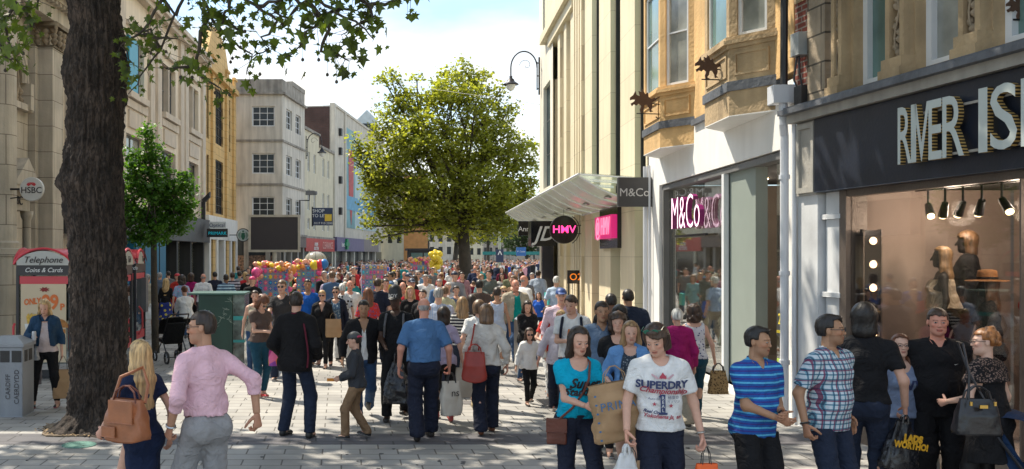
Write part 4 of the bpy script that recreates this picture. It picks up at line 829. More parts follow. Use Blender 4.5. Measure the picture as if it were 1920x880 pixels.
def tree_px(name, lab, Y, base_px, lobes_px, fork, tr, leafm, barkm, per=34, lsz=.16, sub=.28, depth=1., group=None, clump=18, trunk=None):
    X0 = PX(base_px, Y); e = empty(name, (X0, Y, 0), lab, 'tree', group)
    lobes = []
    for px, py, rp in lobes_px:
        r = rp*Y/F; x = PX(px, Y); z = PZ(py, Y)
        lobes.append((x, Y+rng.uniform(-1, 1)*depth*r*.6, z, r))
        if r > .8: lobes.append((x+rng.uniform(-.4, .4)*r, Y+depth*r*rng.choice((-1, 1))*1.0, z-.1*r, r*.8))
    fk = Vector((PX(fork[0], Y), Y, PZ(fork[1], Y)))
    mb = MB(); tp = trunk or [(X0, Y, 0), (X0+(fk.x-X0)*.4, Y, fk.z*.5), tuple(fk)]
    mb.tube(tp, [tr*1.25, tr, tr*.8][:len(tp)] if len(tp) == 3 else tr, 12)
    for x, y, z, r in lobes:
        pts = limb(mb, fk, (x, y, z), tr*(.40 if r > 1.2 else .22), .02*max(.5, tr/.2), .10)
        for k in range(3 if r > .4 else 1):
            d = Vector(rng.normal(size=3)); d.normalize(); p = pts[4]; limb(mb, p, Vector((x, y, z))+d*r*.9, tr*.08, .006, .1, 5)
    mb.build('trunk', barkm, e, smooth=True)
    P = crown_points(lobes, per, lsz, sub, clump); P = P[P[:, 2] > 1.9]
    V, Q = leaf_quads(P-np.array([X0, Y, 0]), lsz); np_mesh('crown', V, Q, leafm, e, smooth=False)
    return e
tree_px('plane_tree', 'large pale green plane tree rising from the middle of the crowd', 50, 875,
    [(868, 135, 26), (900, 150, 26), (850, 165, 40), (905, 195, 48), (812, 190, 34), (765, 195, 30), (736, 158, 14), (728, 205, 26), (716, 240, 22), (745, 262, 48), (690, 285, 26), (664, 262, 14), (668, 305, 16), (722, 318, 50), (800, 262, 62), (865, 270, 62),
     (930, 260, 46), (948, 215, 22), (972, 300, 36), (985, 270, 16), (905, 345, 60), (830, 350, 62), (760, 368, 48), (705, 372, 28), (720, 405, 20), (775, 408, 30), (960, 365, 44), (985, 330, 26), (990, 385, 22), (930, 405, 34), (840, 405, 30), (700, 340, 30), (886, 400, 30), (782, 150, 10), (938, 168, 12), (868, 428, 26), (815, 425, 24), (915, 432, 22), (950, 425, 22), (702, 398, 22), (692, 425, 14), (738, 428, 20), (712, 445, 10), (733, 136, 7), (720, 150, 8), (1002, 345, 14)],
    (868, 425), .33, M['leaf'], M['bark_grey'], per=52, lsz=.205, sub=.24, trunk=None)
tree_px('street_tree', 'small bright green hornbeam tree beside the thick trunk', 22, 292,
    [(278, 238, 10), (276, 258, 14), (284, 280, 20), (268, 300, 20), (296, 306, 22), (242, 290, 14), (262, 335, 32), (300, 345, 34), (244, 365, 26), (285, 382, 42), (330, 372, 34), (343, 345, 18), (348, 330, 8), (350, 392, 18), (320, 405, 34), (275, 425, 34), (240, 400, 26), (238, 435, 16), (300, 440, 26), (340, 425, 14), (262, 452, 14)],
    (288, 330), .075, M['leaf_bright'], M['bark_grey'], per=420, lsz=.10, sub=.085, trunk=[(PX(292, 22), 22, 0), (PX(289, 22), 22, 1.6), (PX(287, 22), 22, PZ(330, 22))], clump=16)
gf = 'trees beyond the crowd'
for i, (y, bx, lobes, fk, m, nm, lab) in enumerate([
    (95, 852, [(848, 372, 26), (838, 400, 26), (856, 425, 26), (862, 395, 24), (834, 430, 16), (878, 440, 20)], (856, 455), 'leaf_yellow', 'street_tree', 'yellow-green sunlit tree just behind the central trunk'),
    (130, 985, [(950, 400, 44), (975, 440, 30), (1000, 430, 36), (1030, 410, 50), (1010, 460, 20), (960, 455, 18), (990, 462, 16)], (990, 470), 'leaf_dark', 'street_tree', 'dense dark green tree closing the street by the glass canopy'),
    (140, 915, [(905, 400, 30), (930, 410, 30), (915, 430, 26), (890, 425, 22)], (915, 455), 'leaf_dark', 'street_tree', 'mid green tree between central trunk and the lamp column'),
    (150, 800, [(790, 415, 20), (810, 405, 22), (820, 430, 16)], (803, 455), 'leaf_dark', 'street_tree', 'small green tree in front of far grey house')]):
    tree_px(nm, lab, y, bx, lobes, fk, .25, M[m], M['bark_grey'], per=8, lsz=.4, sub=.5, group=gf, clump=14)
sheet_h = MB()
for i in range(40):
    x = -60+i*6; sheet_h.lathe((x, 420+random.uniform(-15, 15), 0), [(16, 0), (15, random.uniform(3, 6)), (8, random.uniform(8, 12)), (1, random.uniform(12, 15))], 9)
tag(sheet_h.build('hills', mat('hill_green', (.05, .085, .05), .95, var=.3, vs=.2)), kind='structure')
# big foreground plane tree
YT = 12.4; XT = PX(183, YT); bt = empty('plane_tree', (XT, YT, 0), 'massive dark knobbly trunk of plane tree with leafy twigs hanging over the street', 'tree')
prof = [(-220, 140, 215), (-60, 130, 220), (0, 128, 222), (50, 136, 226), (95, 128, 233), (137, 119, 238), (170, 126, 232), (209, 131, 229), (255, 128, 228), (300, 122, 227), (330, 113, 227), (345, 108, 228), (365, 117, 229), (420, 130, 231), (480, 134, 233), (580, 137, 238), (660, 136, 236), (720, 134, 236), (770, 128, 240), (792, 118, 250), (806, 104, 262)]
zs_ = np.array([PZ(p[0], YT) for p in prof])[::-1]; lf = np.array([PX(p[1], YT) for p in prof])[::-1]; rt_ = np.array([PX(p[2], YT) for p in prof])[::-1]
nz_, na_ = 420, 160; ZZ = np.linspace(0.0, zs_[-1], nz_); L_ = np.interp(ZZ, zs_, lf); R_ = np.interp(ZZ, zs_, rt_)
A = np.linspace(0, 2*np.pi, na_, endpoint=False)
Zg, Ag = np.meshgrid(ZZ, A, indexing='ij')
cxg = ((L_+R_)/2)[:, None]; rg = ((R_-L_)/2)[:, None]
def sn(x, y, z, f, seed, oct=4):
    r = np.random.default_rng(seed); o = 0; a = 1.
    for k in range(oct):
        for j in range(3):
            d = r.normal(size=3)*f; ph = r.uniform(0, 6.28); o = o+a*np.sin(d[0]*x+d[1]*y+d[2]*z+ph+1.3*np.sin(.7*d[1]*x-.8*d[2]*y+.5*d[0]*z))/3
        f *= 1.9; a *= .55
    return o
Xc, Yc = np.cos(Ag), np.sin(Ag)
dis = .030*sn(Xc*.35, Yc*.35, Zg, 7, 3, 3)+.024*sn(Xc*2.6, Yc*2.6, Zg*1.2, 9, 5, 5)+.022*np.abs(sn(Xc*5, Yc*5, Zg*5, 6, 15, 4))
furrow = np.abs(np.sin(Ag*21+2.5*sn(Xc, Yc, Zg*1.1, 3.2, 8, 3)))**.6; dis = dis-.010*(1-furrow)
flare = np.clip((.28-Zg)/.28, 0, 1)**2*.10*(1+.8*np.sin(Ag*5+1))
V = np.stack([cxg-XT+(rg+dis*.8+flare)*Xc, (rg*.92+dis+flare)*Yc, Zg], -1).reshape(-1, 3)
I = np.arange(nz_*na_).reshape(nz_, na_); J = np.roll(I, -1, 1); Q = np.stack([I[:-1], J[:-1], J[1:], I[1:]], -1).reshape(-1, 4)
np_mesh('trunk', V, Q, M['bark'], bt)
mb = MB(); Zt = zs_[-1]; T0 = Vector(((lf[-1]+rt_[-1])/2, YT, Zt-.1)); tips = []
for (x, y, z, r0) in [(-7.5, 13.5, 8.8, .16), (-5.5, 16, 10.5, .18), (-1.0, 14.5, 10.0, .2), (2.2, 13.0, 9.2, .16), (-3, 9, 9.0, .16), (0.5, 10.5, 8.6, .15), (-6, 10, 8.4, .13), (4.6, 13.8, 8.6, .10)]: limb(mb, T0, (x, y, z), r0*1.5, .03, .12, 9)
mb.tube([(XT-.05, YT, Zt-.3), (XT, YT+.1, Zt+1.6), (XT+.1, YT+.2, Zt+3.2)], [.36, .3, .2], 12)
# hanging twigs seen at the top of the picture: px polylines at depth
twigs = [
 ([(150, -260), (270, -60), (330, 30), (300, 90), (262, 145), (238, 175)], 11.6), ([(330, 30), (352, -20), (300, -70)], 11.6), ([(330, -60), (300, 10), (270, 60), (232, 90), (250, 120)], 11.2),
 ([(300, -90), (380, -10), (400, 40), (440, 75), (470, 100), (462, 140)], 10.6), ([(390, 20), (372, 80), (365, 120), (382, 150), (412, 165), (420, 178)], 10.6), ([(365, 120), (345, 125), (310, 128)], 10.6),
 ([(300, -90), (430, -30), (480, 10), (520, 40), (490, 70), (500, 85), (470, 108)], 10.2), ([(400, 40), (440, 50), (460, 65)], 10.6),
 ([(350, -120), (520, -40), (580, 0), (600, 40), (575, 60), (550, 90), (530, 110)], 9.8), ([(590, 20), (620, 60), (600, 95), (640, 105), (655, 112)], 9.8), ([(520, -40), (640, -30), (690, 10), (700, 40), (660, 50), (640, 62)], 9.8), ([(690, 10), (720, 5), (760, -6), (780, -2)], 9.8), ([(640, -30), (600, 10), (630, 30), (680, 55), (700, 75)], 9.8),
 ([(100, -200), (40, -60), (20, 0), (5, 40), (8, 80), (14, 110), (38, 118)], 9.0), ([(20, 0), (50, 20), (58, 48)], 9.0), ([(40, -60), (70, -20), (62, 8)], 9.0), ([(0, 40), (-10, 60), (8, 95)], 9.0),
 ([(540, -30), (560, 10), (540, 30), (510, 28)], 9.9), ([(440, -30), (430, 20), (420, 30), (405, 60)], 10.4), ([(300, 90), (285, 60), (250, 55)], 11.6), ([(270, 60), (300, 75), (330, 70)], 11.2), ([(480, 10), (520, 5), (560, -10)], 10.2), ([(600, 40), (640, 20), (670, 15)], 9.8)]
leafC = []
for pl, Y in twigs:
    P = [Vector((PX(a, Y), Y+random.uniform(-.15, .15), PZ(c, Y))) for a, c in pl]
    # smooth
    Q_ = []
    for i in range(len(P)-1):
        for t in (0, .33, .66): Q_.append(P[i].lerp(P[i+1], t)+Vector((random.uniform(-1, 1), random.uniform(-1, 1), random.uniform(-1, 1)))*.02)
    Q_.append(P[-1]); n = len(Q_); mb.tube(Q_, [.022*(1-i/n)+.004 for i in range(n)], 5)
    for i, p in enumerate(Q_):
        if p.z > 5.75: continue
        for k in range(random.choice((2, 3, 4, 4))):
            q = p+Vector((random.gauss(0, .10), random.gauss(0, .16), random.gauss(-.03, .09))); leafC.append(q)
            if random.random() < .5: mb.tube([p, q], .003, 3, cap=False)
mb.build('branches', M['bark_grey'], bt, smooth=True)
# lobed leaves
lob = [(0, -.5), (.10, -.28), (.42, -.34), (.28, -.10), (.52, .14), (.22, .14), (.16, .28), (0, .58), (-.16, .28), (-.22, .14), (-.52, .14), (-.28, -.10), (-.42, -.34), (-.10, -.28)]
lv, lfc = [], []
for q in leafC:
    s = random.choice((.06, .08, .10, .12, .15))*random.uniform(.8, 1.1); nrm = Vector((random.gauss(0, .7), -1+random.gauss(0, .8), random.gauss(.5, .6))).normalized()
    dn = Vector((random.gauss(0, .5), random.gauss(0, .2), -1)).normalized(); v = (dn-nrm*dn.dot(nrm)).normalized(); u = nrm.cross(v); n0 = len(lv)
    lv.append(tuple(q-bt.location)); 
    for a, c in lob: lv.append(tuple(q+u*a*s+v*c*s+nrm*(-abs(a)*.25)*s-bt.location))
    for i in range(len(lob)): lfc.append((n0, n0+1+i, n0+1+(i+1) % len(lob)))
me = bpy.data.meshes.new('leaves'); me.from_pydata(lv, [], lfc); link_mesh('leaves', me, M['leaf_big'], bt)
mb = MB()
for q in random.sample(leafC, 34): mb.tube([q, q-Vector((0, 0, .14))], .002, 3).lathe((q.x, q.y, q.z-.16), [(.004, -.02), (.016, -.012), (.018, 0), (.012, .014), (.003, .02)], 7)
tag(mb.build('seed_balls', M['bark_grey'], bt, smooth=True), kind='stuff')
# canopy overhead, above the picture: shades the foreground
lb = []
for i in range(84):
    a = rng.uniform(0, 6.28); q = rng.uniform(0, 1)**.5; x = -.5+9.6*q*math.cos(a); y = 12.4+4.6*q*math.sin(a); z = rng.uniform(8.2, 10.6)+.10*(y-12)
    if x > 1.5 and y > 14.6: continue
    lb.append((x, y, z, rng.uniform(.75, 1.35)))
P = crown_points(lb, 24, .2, .32, 16); P = P[(P[:, 2]-H)/P[:, 1] > 492/F]
V, Q = leaf_quads(P-np.array(bt.location), .24); np_mesh('crown', V, Q, M['leaf_big'], bt, smooth=False)
# soil pit round trunk
D('soil', (.20, .15, .10), .95, var=.5, vs=14, bump=1, bs=40)
mb = MB(); n = 26; pts = []
for i in range(n):
    t = 2*math.pi*i/n; pts.append((XT-.05+(.62+.10*math.sin(3*t+1))*math.cos(t)*1.15, YT-.05+(.55+.06*math.sin(5*t))*math.sin(t)))
mb.prism(pts, -.02, .022); tag(mb.build('soil_pit', M['soil']), kind='structure')
C = np.stack([rng.normal(XT, .42, 900), rng.normal(YT-.05, .34, 900), np.full(900, .03)], -1); C = C[np.hypot((C[:, 0]-XT)/.8, (C[:, 1]-YT)/.62) < 1]
V, Q = leaf_quads(C, .045, 2.5); o = np_mesh('litter', V, Q, mat('dry_leaf', (.32, .22, .12), .9, var=.5, vs=20, bump=0), None, smooth=False); tag(o, 'dry brown leaf litter and wood chips round base of big trunk', 'litter', kind='stuff')
# ---------------------------------------------------------------- telephone boxes
D('phone_red', (.60, .055, .075), .35, var=.08, bump=0); D('phone_black', (.025, .025, .03), .35, bump=0, var=.1); D('booth_grey', (.16, .16, .17), .4)
def phone_box(px0, Y, lab, first=True, ad=True, right_glass=True, w=1.0):
    X0 = PX(px0, Y); e = empty('telephone_box', (X0+w/2, Y+.5, 0), lab, 'phone box', 'red roofed telephone boxes')
    x0, x1, y0, y1 = X0, X0+w, Y, Y+1.0; z = 2.06
    mb = MB()
    for x in (x0, x1-.05):
        for y in (y0, y1-.05): mb.box(x, x+.05, y, y+.05, 0, z)
    mb.box(x0+.05, x1-.05, y0, y0+.05, 1.88, z).box(x0+.05, x1-.05, y1-.05, y1, 1.88, z).box(x0, x0+.05, y0+.05, y1-.05, 1.88, z).box(x1-.05, x1, y0+.05, y1-.05, 1.88, z).box(x0+.05, x1-.05, y0, y0+.05, .02, .16).box(x1-.05, x1, y0+.05, y1-.05, .02, .16).box(x0, x0+.05, y0+.05, y1-.05, .02, .16)
    mb.build('frame', M['phone_black'], e)
    MB().box(x0+.05, x1-.05, y0+.012, y0+.03, 1.90, z-.02).build('header', M['phone_black'], e)
    h = sign_text('lettering', 'Coins & Cards', M['letter_white'], e, ((x0+x1)/2, y0-.004, 1.97), (1, 0, 0), size=.115, extrude=.003, shear=.3)
    # curved roof: barrel with arched tympanum on every side
    n = 15; roof = MB(); tym = MB(); R0 = .30
    def arc(t): return math.sin(math.pi*t)**.62
    g = [[None]*n for _ in range(n)]
    idx = len(roof.v)
    for i in range(n):
        for j in range(n):
            s, t = i/(n-1), j/(n-1); zz = z+.02+max(arc(s), arc(t))*R0*.0+R0*(arc(s)+arc(t)-arc(s)*arc(t))*.95
            roof.v.append((x0-.03+(w+.06)*s, y0-.03+1.06*t, zz))
    for i in range(n-1):
        for j in range(n-1): a = i*n+j; roof.f.append((a, a+1, a+n+1, a+n)); roof.m.append(0)
    k = len(roof.v)
    for i in range(n):
        s = i/(n-1)
        for (f_) in (lambda q: (x0-.035+(w+.07)*q, y0-.04), lambda q: (x1+.04, y0-.035+1.07*q), lambda q: (x0-.04, y0-.035+1.07*q)): pass
    roof.build('roof', M['phone_red'], e, smooth=True)
    rim = MB()
    for fr_ in (Fr((x0-.03, y0-.03), (1.0, 0), (0, -1)), Fr((x1+.03, y0-.03), (0, 1), (1, 0)), Fr((x0-.03, y0-.03), (0, 1), (-1, 0))):
        Wd = w+.06; pts = [fr_(Wd*i/(n-1), .0, z+.02+R0*.95*arc(i/(n-1))) for i in range(n)]
        inn = [fr_(Wd*(.05+.90*i/(n-1)), .012, z+.02+(R0*.95-.045)*arc(.03+.94*i/(n-1))) for i in range(n)]
        rim.tube(pts, .022, 6)
        nv = len(tym.v); tym.v += [fr_(Wd*.05, .012, z-.0)]+inn+[fr_(Wd*.95, .012, z-.0)]; tym.f.append(tuple(range(nv, len(tym.v)))); tym.m.append(0)
    rim.build('roof_rim', M['phone_red'], e); ty = tym.build('arched_panel', mat('tympanum', (.46, .46, .43), .4, bump=0, var=.08), e)
    sign_text('lettering', 'Telephone', mat('letter_dark', (0, 0, 0)), ty, ((x0+x1)/2, y0-.05, 2.155), (1, 0, 0), size=.165, extrude=.003, shear=.3)
    sign_text('lettering', 'Tel', mat('letter_dark', (0, 0, 0)), ty, (x1+.05, (y0+y1)/2, 2.155), (0, 1, 0), size=.17, extrude=.003, shear=.3)
    gl = MB(); gl.box(x1-.03, x1-.02, y0+.05, y1-.05, .16, 1.88).box(x0+.02, x0+.03, y0+.05, y1-.05, .16, 1.88).box(x0+.05, x1-.05, y1-.03, y1-.02, .16, 1.88)
    if not ad: gl.box(x0+.05, x1-.05, y0+.02, y0+.03, .16, 1.88)
    gl.build('glazing', glassm('booth_glass', (.75, .8, .8), .12), e)
    MB().box(x0+.06, x1-.06, y0+.012, y0+.018, 1.72, 1.86).box(x1-.018, x1-.012, y0+.06, y1-.06, 1.74, 1.86).box(x1-.018, x1-.012, y0+.06, y1-.06, .45, .62).build('red_band', M['phone_red'], e)
    MB().tube([(x1+.02, y0+.2, 1.15), (x1+.08, y0+.25, 1.05), (x1+.08, y0+.28, .7), (x1+.02, y0+.2, .55)], .022, 8).tube([(x0-.02, y0-.01, 1.0), (x0-.03, y0-.05, .95), (x0-.03, y0-.05, .5), (x0-.02, y0-.01, .45)], .022, 8).build('handle', M['phone_red'], e)
    MB().box(x0+.3, x0+.7, y1-.35, y1-.1, 1.0, 1.75).build('telephone', M['booth_grey'], e)
    if ad:
        p = MB().box(x0+.09, x1-.09, y0-.004, y0+.010, .30, 1.72).build('advert_panel', mat('advert_cream', (.62, .50, .34), .45, bump=0, var=.06), e)
        og = mat('advert_orange', (.70, .16, .03), .5, bump=0, var=0); yy = y0-.010; xc = (x0+x1)/2
        sign_text('lettering', 'ONLY', og, p, (xc-.20, yy, 1.40), (1, 0, .10), (0, 0, 1), size=.15, extrude=.002, bold=.006, sx=.75)
        sign_text('lettering', '99', og, p, (xc+.12, yy, 1.38), (1, 0, 0), size=.36, extrude=.002, bold=.012, sx=.85); sign_text('lettering', 'P', og, p, (xc+.34, yy, 1.30), (1, 0, 0), size=.16, extrude=.002, bold=.006)
        b2 = MB(); b2.poly([(xc+.02+.10*math.cos(t)*(1 if i % 2 else .6), yy, 1.62+.05*math.sin(t)*(1 if i % 2 else .6)) for i, t in enumerate(np.linspace(0, 2*math.pi, 17)[:-1])], (0, -.002, 0)); b2.build('star_burst', mat('advert_maroon', (.25, .03, .03), bump=0), p)
        f2 = MB()
        for k in range(22): a = xc-.28+.012*k*1.2; f2.poly([(a, yy-.002*(k % 3), .95), (a+.018, yy-.002*(k % 3), .95), (a+.018+(k-11)*.003, yy-.002*(k % 3), 1.14+.06*random.random()), (a+(k-11)*.003, yy-.002*(k % 3), 1.14+.05*random.random())], (0, -.002, 0))
        f2.build('fries_picture', mat('advert_fries', (.72, .45, .08), bump=0, vs=40, var=.3), p)
        f3_ = MB(); f3_.poly([(xc-.30, yy-.008, .80), (xc-.06, yy-.008, .80), (xc-.02, yy-.008, 1.0), (xc-.34, yy-.008, 1.0)], (0, -.002, 0)); f3_.build('carton_picture', mat('advert_white', (.7, .7, .68), bump=0), p)
        f4 = MB(); f4.poly([(xc+.28+.17*math.cos(t), yy, .93+.16*math.sin(t)) for t in np.linspace(0, math.pi, 14)], (0, -.002, 0)).box(xc+.11, xc+.40, yy-.003, yy, .83, .90); f4.build('bun_picture', mat('advert_bun', (.42, .18, .05), bump=0, var=.3, vs=20), p)
    return e
phone_box(30, 17.4, 'red roofed phone box with fries advert behind woman in denim jacket')
phone_box(134, 17.9, 'phone box mostly hidden by the thick tree trunk with black trim', w=.92)
phone_box(200, 20.3, 'glass sided phone box showing just right of the big trunk', ad=False, w=.62)
# litter bin
Y = 13.3; x0, x1 = PX(-30, Y), PX(45, Y); xm = (x0+x1)/2
e = empty('litter_bin', (xm, Y+.25, 0), 'square grey street litter bin with sloped cap at left edge of pavement', 'bin'); bm_ = mat('bin_grey', (.26, .28, .31), .45, bump=.05, var=.12, stain=.15)
MB().box(x0+.02, x1-.02, Y, Y+.5, .0, .97).build('body', bm_, e, bevel=.012)
mb = MB(); mb.prism([(x0, Y-.02), (x1, Y-.02), (x1, Y+.52), (x0, Y+.52)], .97, 1.01); n0 = len(mb.v); mb.v += [(x0, Y-.02, 1.01), (x1, Y-.02, 1.01), (x1, Y+.52, 1.01), (x0, Y+.52, 1.01), (x0+.15, Y+.15, 1.11), (x1-.15, Y+.15, 1.11), (x1-.15, Y+.35, 1.11), (x0+.15, Y+.35, 1.11)]
for f_ in ((4, 5, 6, 7), (0, 1, 5, 4), (1, 2, 6, 5), (2, 3, 7, 6), (3, 0, 4, 7)): mb.f.append(tuple(n0+i for i in f_)); mb.m.append(0)
mb.build('lid', bm_, e); MB().box(x1-.17, x1-.035, Y-.006, Y+.004, .76, .92).box(x1-.021, x1-.014, Y+.08, Y+.2, .76, .92).box(x1-.021, x1-.014, Y+.26, Y+.40, .76, .92).box(x1-.33, x1-.2, Y-.006, Y+.004, .76, .92).build('opening', M['dark'], e)
MB().box(x1-.45, x1-.36, Y-.006, Y+.004, .84, .90).build('red_label', M['phone_red'], e)
sign_text('lettering', 'CAERDYDD', mat('letter_charcoal', (.08, .08, .09), bump=0), e, (x1-.10, Y-.006, .42), (0, 0, 1), (-1, 0, 0), size=.09, extrude=.002); sign_text('lettering', 'CARDIFF', MATS['letter_charcoal'], e, (x1-.22, Y-.006, .42), (0, 0, 1), (-1, 0, 0), size=.09, extrude=.002)
# green cabinet
Y = 18.6; x0 = PX(372, Y); xk = PX(441, Y); x1 = PX(458, Y)
e = empty('market_cabinet', ((x0+x1)/2, Y+.5, 0), 'dark green graffitied street cabinet with glazed end panel', 'cabinet')
zt = PZ(553, Y); MB().box(x0, xk-.05, Y, Y+1.0, .0, zt).build('body', mat('cabinet_green', (.012, .055, .04), .35, var=.2, bump=.05, stain=.2), e, bevel=.01)
MB().box(x0-.2, x1+.02, Y-.06, Y+1.05, zt, zt+.035).build('lid', mat('lid_green', (.05, .12, .095), .4), e, bevel=.008)
MB().box(xk-.045, x1, Y+.02, Y+.98, .02, zt).build('end_panel', mat('end_panel_glass', (.10, .14, .13), .1, var=.9, vs=7, bump=.05, spec=.8), e)
MB().box(xk-.04, x1+.008, Y+.01, Y+.99, .98, 1.06).box(xk-.04, x1+.008, Y+.01, Y+.99, .55, .60).build('teal_band', mat('teal_band', (.02, .28, .28), .4), e)
mb = MB()
for k in range(16):
    a = x0+random.uniform(.1, .6); z = random.uniform(.8, 1.4); mb.tube([(a+.05*t*math.cos(k)+.04*math.sin(t*2+k), Y-.003, z+.035*t*math.sin(k*1.7)+.02*math.cos(t*3)) for t in np.linspace(0, 3, 8)], .0035, 4)
mb.build('graffiti', mat('graffiti_pale', (.35, .42, .36), .6, bump=0), e)
# bollard / steel post by the girl
Y = 18.2; e = empty('steel_bollard', (PX(973, Y), Y, 0), 'slanted-top brushed steel bollard behind the little girl', 'bollard')
x = PX(973, Y); mb = MB(); n0 = 0; mb.v = [(x-.06, Y-.2, 0), (x+.07, Y-.2, 0), (x+.07, Y+.2, 0), (x-.06, Y+.2, 0), (x-.06, Y-.2, 1.02), (x+.07, Y-.2, 1.12), (x+.07, Y+.2, 1.12), (x-.06, Y+.2, 1.02)]; mb.f = [(0, 1, 2, 3), (4, 5, 6, 7), (0, 1, 5, 4), (1, 2, 6, 5), (2, 3, 7, 6), (3, 0, 4, 7)]; mb.m = [0]*6
mb.build('post', M['steel'], e, bevel=.01); MB().box(x-.12, x+.13, Y-.26, Y+.26, 0, .012).build('base_plate', M['steel'], e)
e = empty('cafe_sign', (PX(1040, 26), 26, 0), 'small turquoise pavement sign board beside navy totem', 'sign'); MB().box(PX(1028, 26), PX(1033, 26), 26, 26.5, PZ(572, 26), PZ(550, 26)).build('panel', mat('turquoise', (.05, .42, .40), bump=0), e)
MB().box(PX(1030, 26), PX(1031, 26), 26.2, 26.26, 0, PZ(572, 26)).build('post', M['dark_metal'], e)
# ---------------------------------------------------------------- toy carts, balloons, umbrella
TOY = [mat('toy_'+n, c, .3, bump=0, var=.15, vs=8) for n, c in dict(pink=(.80, .10, .28), blue=(.02, .18, .50), cyan=(.05, .45, .60), orange=(.80, .28, .05), yellow=(.80, .60, .04), peach=(.75, .38, .25), red=(.65, .03, .05), purple=(.28, .06, .36)).items()]
TOYN = ['pink', 'blue', 'cyan', 'orange', 'yellow', 'peach', 'red', 'purple']
def ball(mb, c, r, m=0, sy=1.): mb.lathe(c, [(r*math.sin(t), -r*math.cos(t)*sy) for t in np.linspace(.15, math.pi-.1, 7)], 10, m)
def cart(px0, px1, pyt, pyb, Y, lab, rows, cols, tops=True):
    x0, x1, zt = PX(px0, Y), PX(px1, Y), PZ(pyt, Y); e = empty('toy_stall', ((x0+x1)/2, Y+.3, 0), lab, 'market stall', 'toy and balloon stalls in the crowd')
    MB().box(x0, x1, Y, Y+.6, .12, zt).build('frame', mat('stall_navy', (.34, .36, .48), .6), e)
    for a in (x0+.15, x1-.15): MB().lathe((a, Y-.03, .22), [(.2, -.03), (.22, 0), (.2, .03)], 16, axis='y').build('wheel', M['dark'], e)
    cw = (x1-x0)/cols; rh = (zt-.5)/rows; st = lab.split(' with ')[0].split(' topped')[0].split(' of ')[0]
    for i in range(rows):
        for j in range(cols):
            m = random.choice((0, 0, 1, 2, 2, 3, 4, 1)); cx = x0+cw*(j+.5); cz = .5+rh*(i+.5); mb = MB()
            mb.poly([(cx+cw*.44*math.cos(t)*(1 if q % 2 else .62), Y-.05, cz+rh*.44*math.sin(t)*(1 if q % 2 else .7)) for q, t in enumerate(np.linspace(0, 2*math.pi, 13)[:-1])], (0, .04, 0), 0)
            mb.lathe((cx, Y-.052, cz), [(cw*.2, 0), (cw*.12, -.03)], 8, 1, axis='y')
            tag(mb.build('toy_packet', [TOY[m], TOY[random.choice((0, 2, 4, 7, 5))]], None, org=(cx, Y, cz)), TOYN[m]+' star-shaped toy packet hanging on the '+st, 'toy', 'toy packets hanging on the stalls')
    if tops:
        def infl(c, r_, m):
            mb = MB(); ball(mb, c, r_, 0, .9); tag(mb.build('inflatable_toy', TOY[m], None, smooth=True, org=c), TOYN[m]+' inflatable toy bunched on the '+st, 'inflatable', 'inflatable toys bunched on the stalls')
        n = int(cols*8)
        for k in range(n): infl((x0-.1+(x1-x0+.2)*k/n, Y+random.uniform(-.15, .5), zt+random.uniform(-.08, .16)), random.uniform(.05, .09), random.choice((5, 5, 5, 3, 0, 5, 4)))
        for k in range(int(rows*3)): infl((random.choice((x0, x1))+random.uniform(-.1, .1), Y+random.uniform(-.1, .3), random.uniform(1.2, zt)), random.uniform(.06, .10), random.choice((5, 3, 0, 5)))
    return e
cart(484, 540, 503, 600, 28, 'tall toy stall of pink and blue packets topped with orange inflatables', 8, 6)
cart(556, 600, 498, 600, 30, 'toy stall below the clear umbrella with balloons at its corner', 8, 5)
cart(678, 726, 497, 540, 38, 'toy stall with neat rows of pink and cyan packets', 7, 7, False)
cart(770, 804, 489, 520, 48, 'small far toy stall near the yellow balloons', 6, 8)
MB2 = MB()
e = empty('balloon', (PX(633, 29)+0, 29, 2.1), 'x', 'balloon'); bpy.data.objects.remove(e)
for (px, py, mi, nm) in ((590, 497, 4, 'yellow'), (600, 496, 6, 'red'), (608, 495, 1, 'blue'), (482, 511, 0, 'pink'), (549, 506, 3, 'orange')):
    Y = 29.5 if px > 520 else 27.8; mb = MB(); ball(mb, (PX(px, Y), Y-.3, PZ(py, Y)), .14, 0, 1.1); mb.tube([(PX(px, Y), Y-.3, PZ(py, Y)-.14), (PX(px, Y), Y-.3, PZ(py, Y)-.5)], .004, 4)
    tag(mb.build('balloon', TOY[mi], None, smooth=True), 'shiny '+nm+' foil balloon tied to toy stall', 'balloon', 'balloons on the toy stalls')
mb = MB(); Y = 46.
for k in range(26): t = random.uniform(0, 6.28); q = random.uniform(0, 1)**.5; ball(mb, (PX(817, Y)+.32*q*math.cos(t), Y+random.uniform(-.3, .3), PZ(487, Y)+.42*q*math.sin(t)), .13, 0, 1.05)
for k in range(6): mb.tube([(PX(817, Y)+random.uniform(-.25, .25), Y, PZ(480, Y)), (PX(819, Y), Y, 1.2)], .006, 4)
tag(mb.build('balloon_bunch', TOY[4], None, smooth=True), 'bunch of yellow balloons floating above crowd left of the central trunk', 'balloons')
Y = 34; X = PX(592, Y); zt = PZ(472, Y); e = empty('clear_umbrella', (X, Y, 0), 'domed clear plastic umbrella opened above a toy stall', 'umbrella')
mb = MB(); n = 10; pf = [(.04+.36*math.sin(t), .32*math.cos(t)-.32) for t in np.linspace(0, 1.5, 9)]; n0 = 0
for r_, z in pf:
    for j in range(24): t = 2*math.pi*j/24; mb.v.append((X+r_*math.cos(t), Y+r_*math.sin(t), zt+z))
for i in range(8):
    for j in range(24): q = i*24; mb.f.append((q+j, q+(j+1) % 24, q+24+(j+1) % 24, q+24+j)); mb.m.append(0)
mb.build('canopy', mat('clear_plastic', (.42, .42, .44), .2, bump=0, var=.15, trans=.35), e, smooth=True)
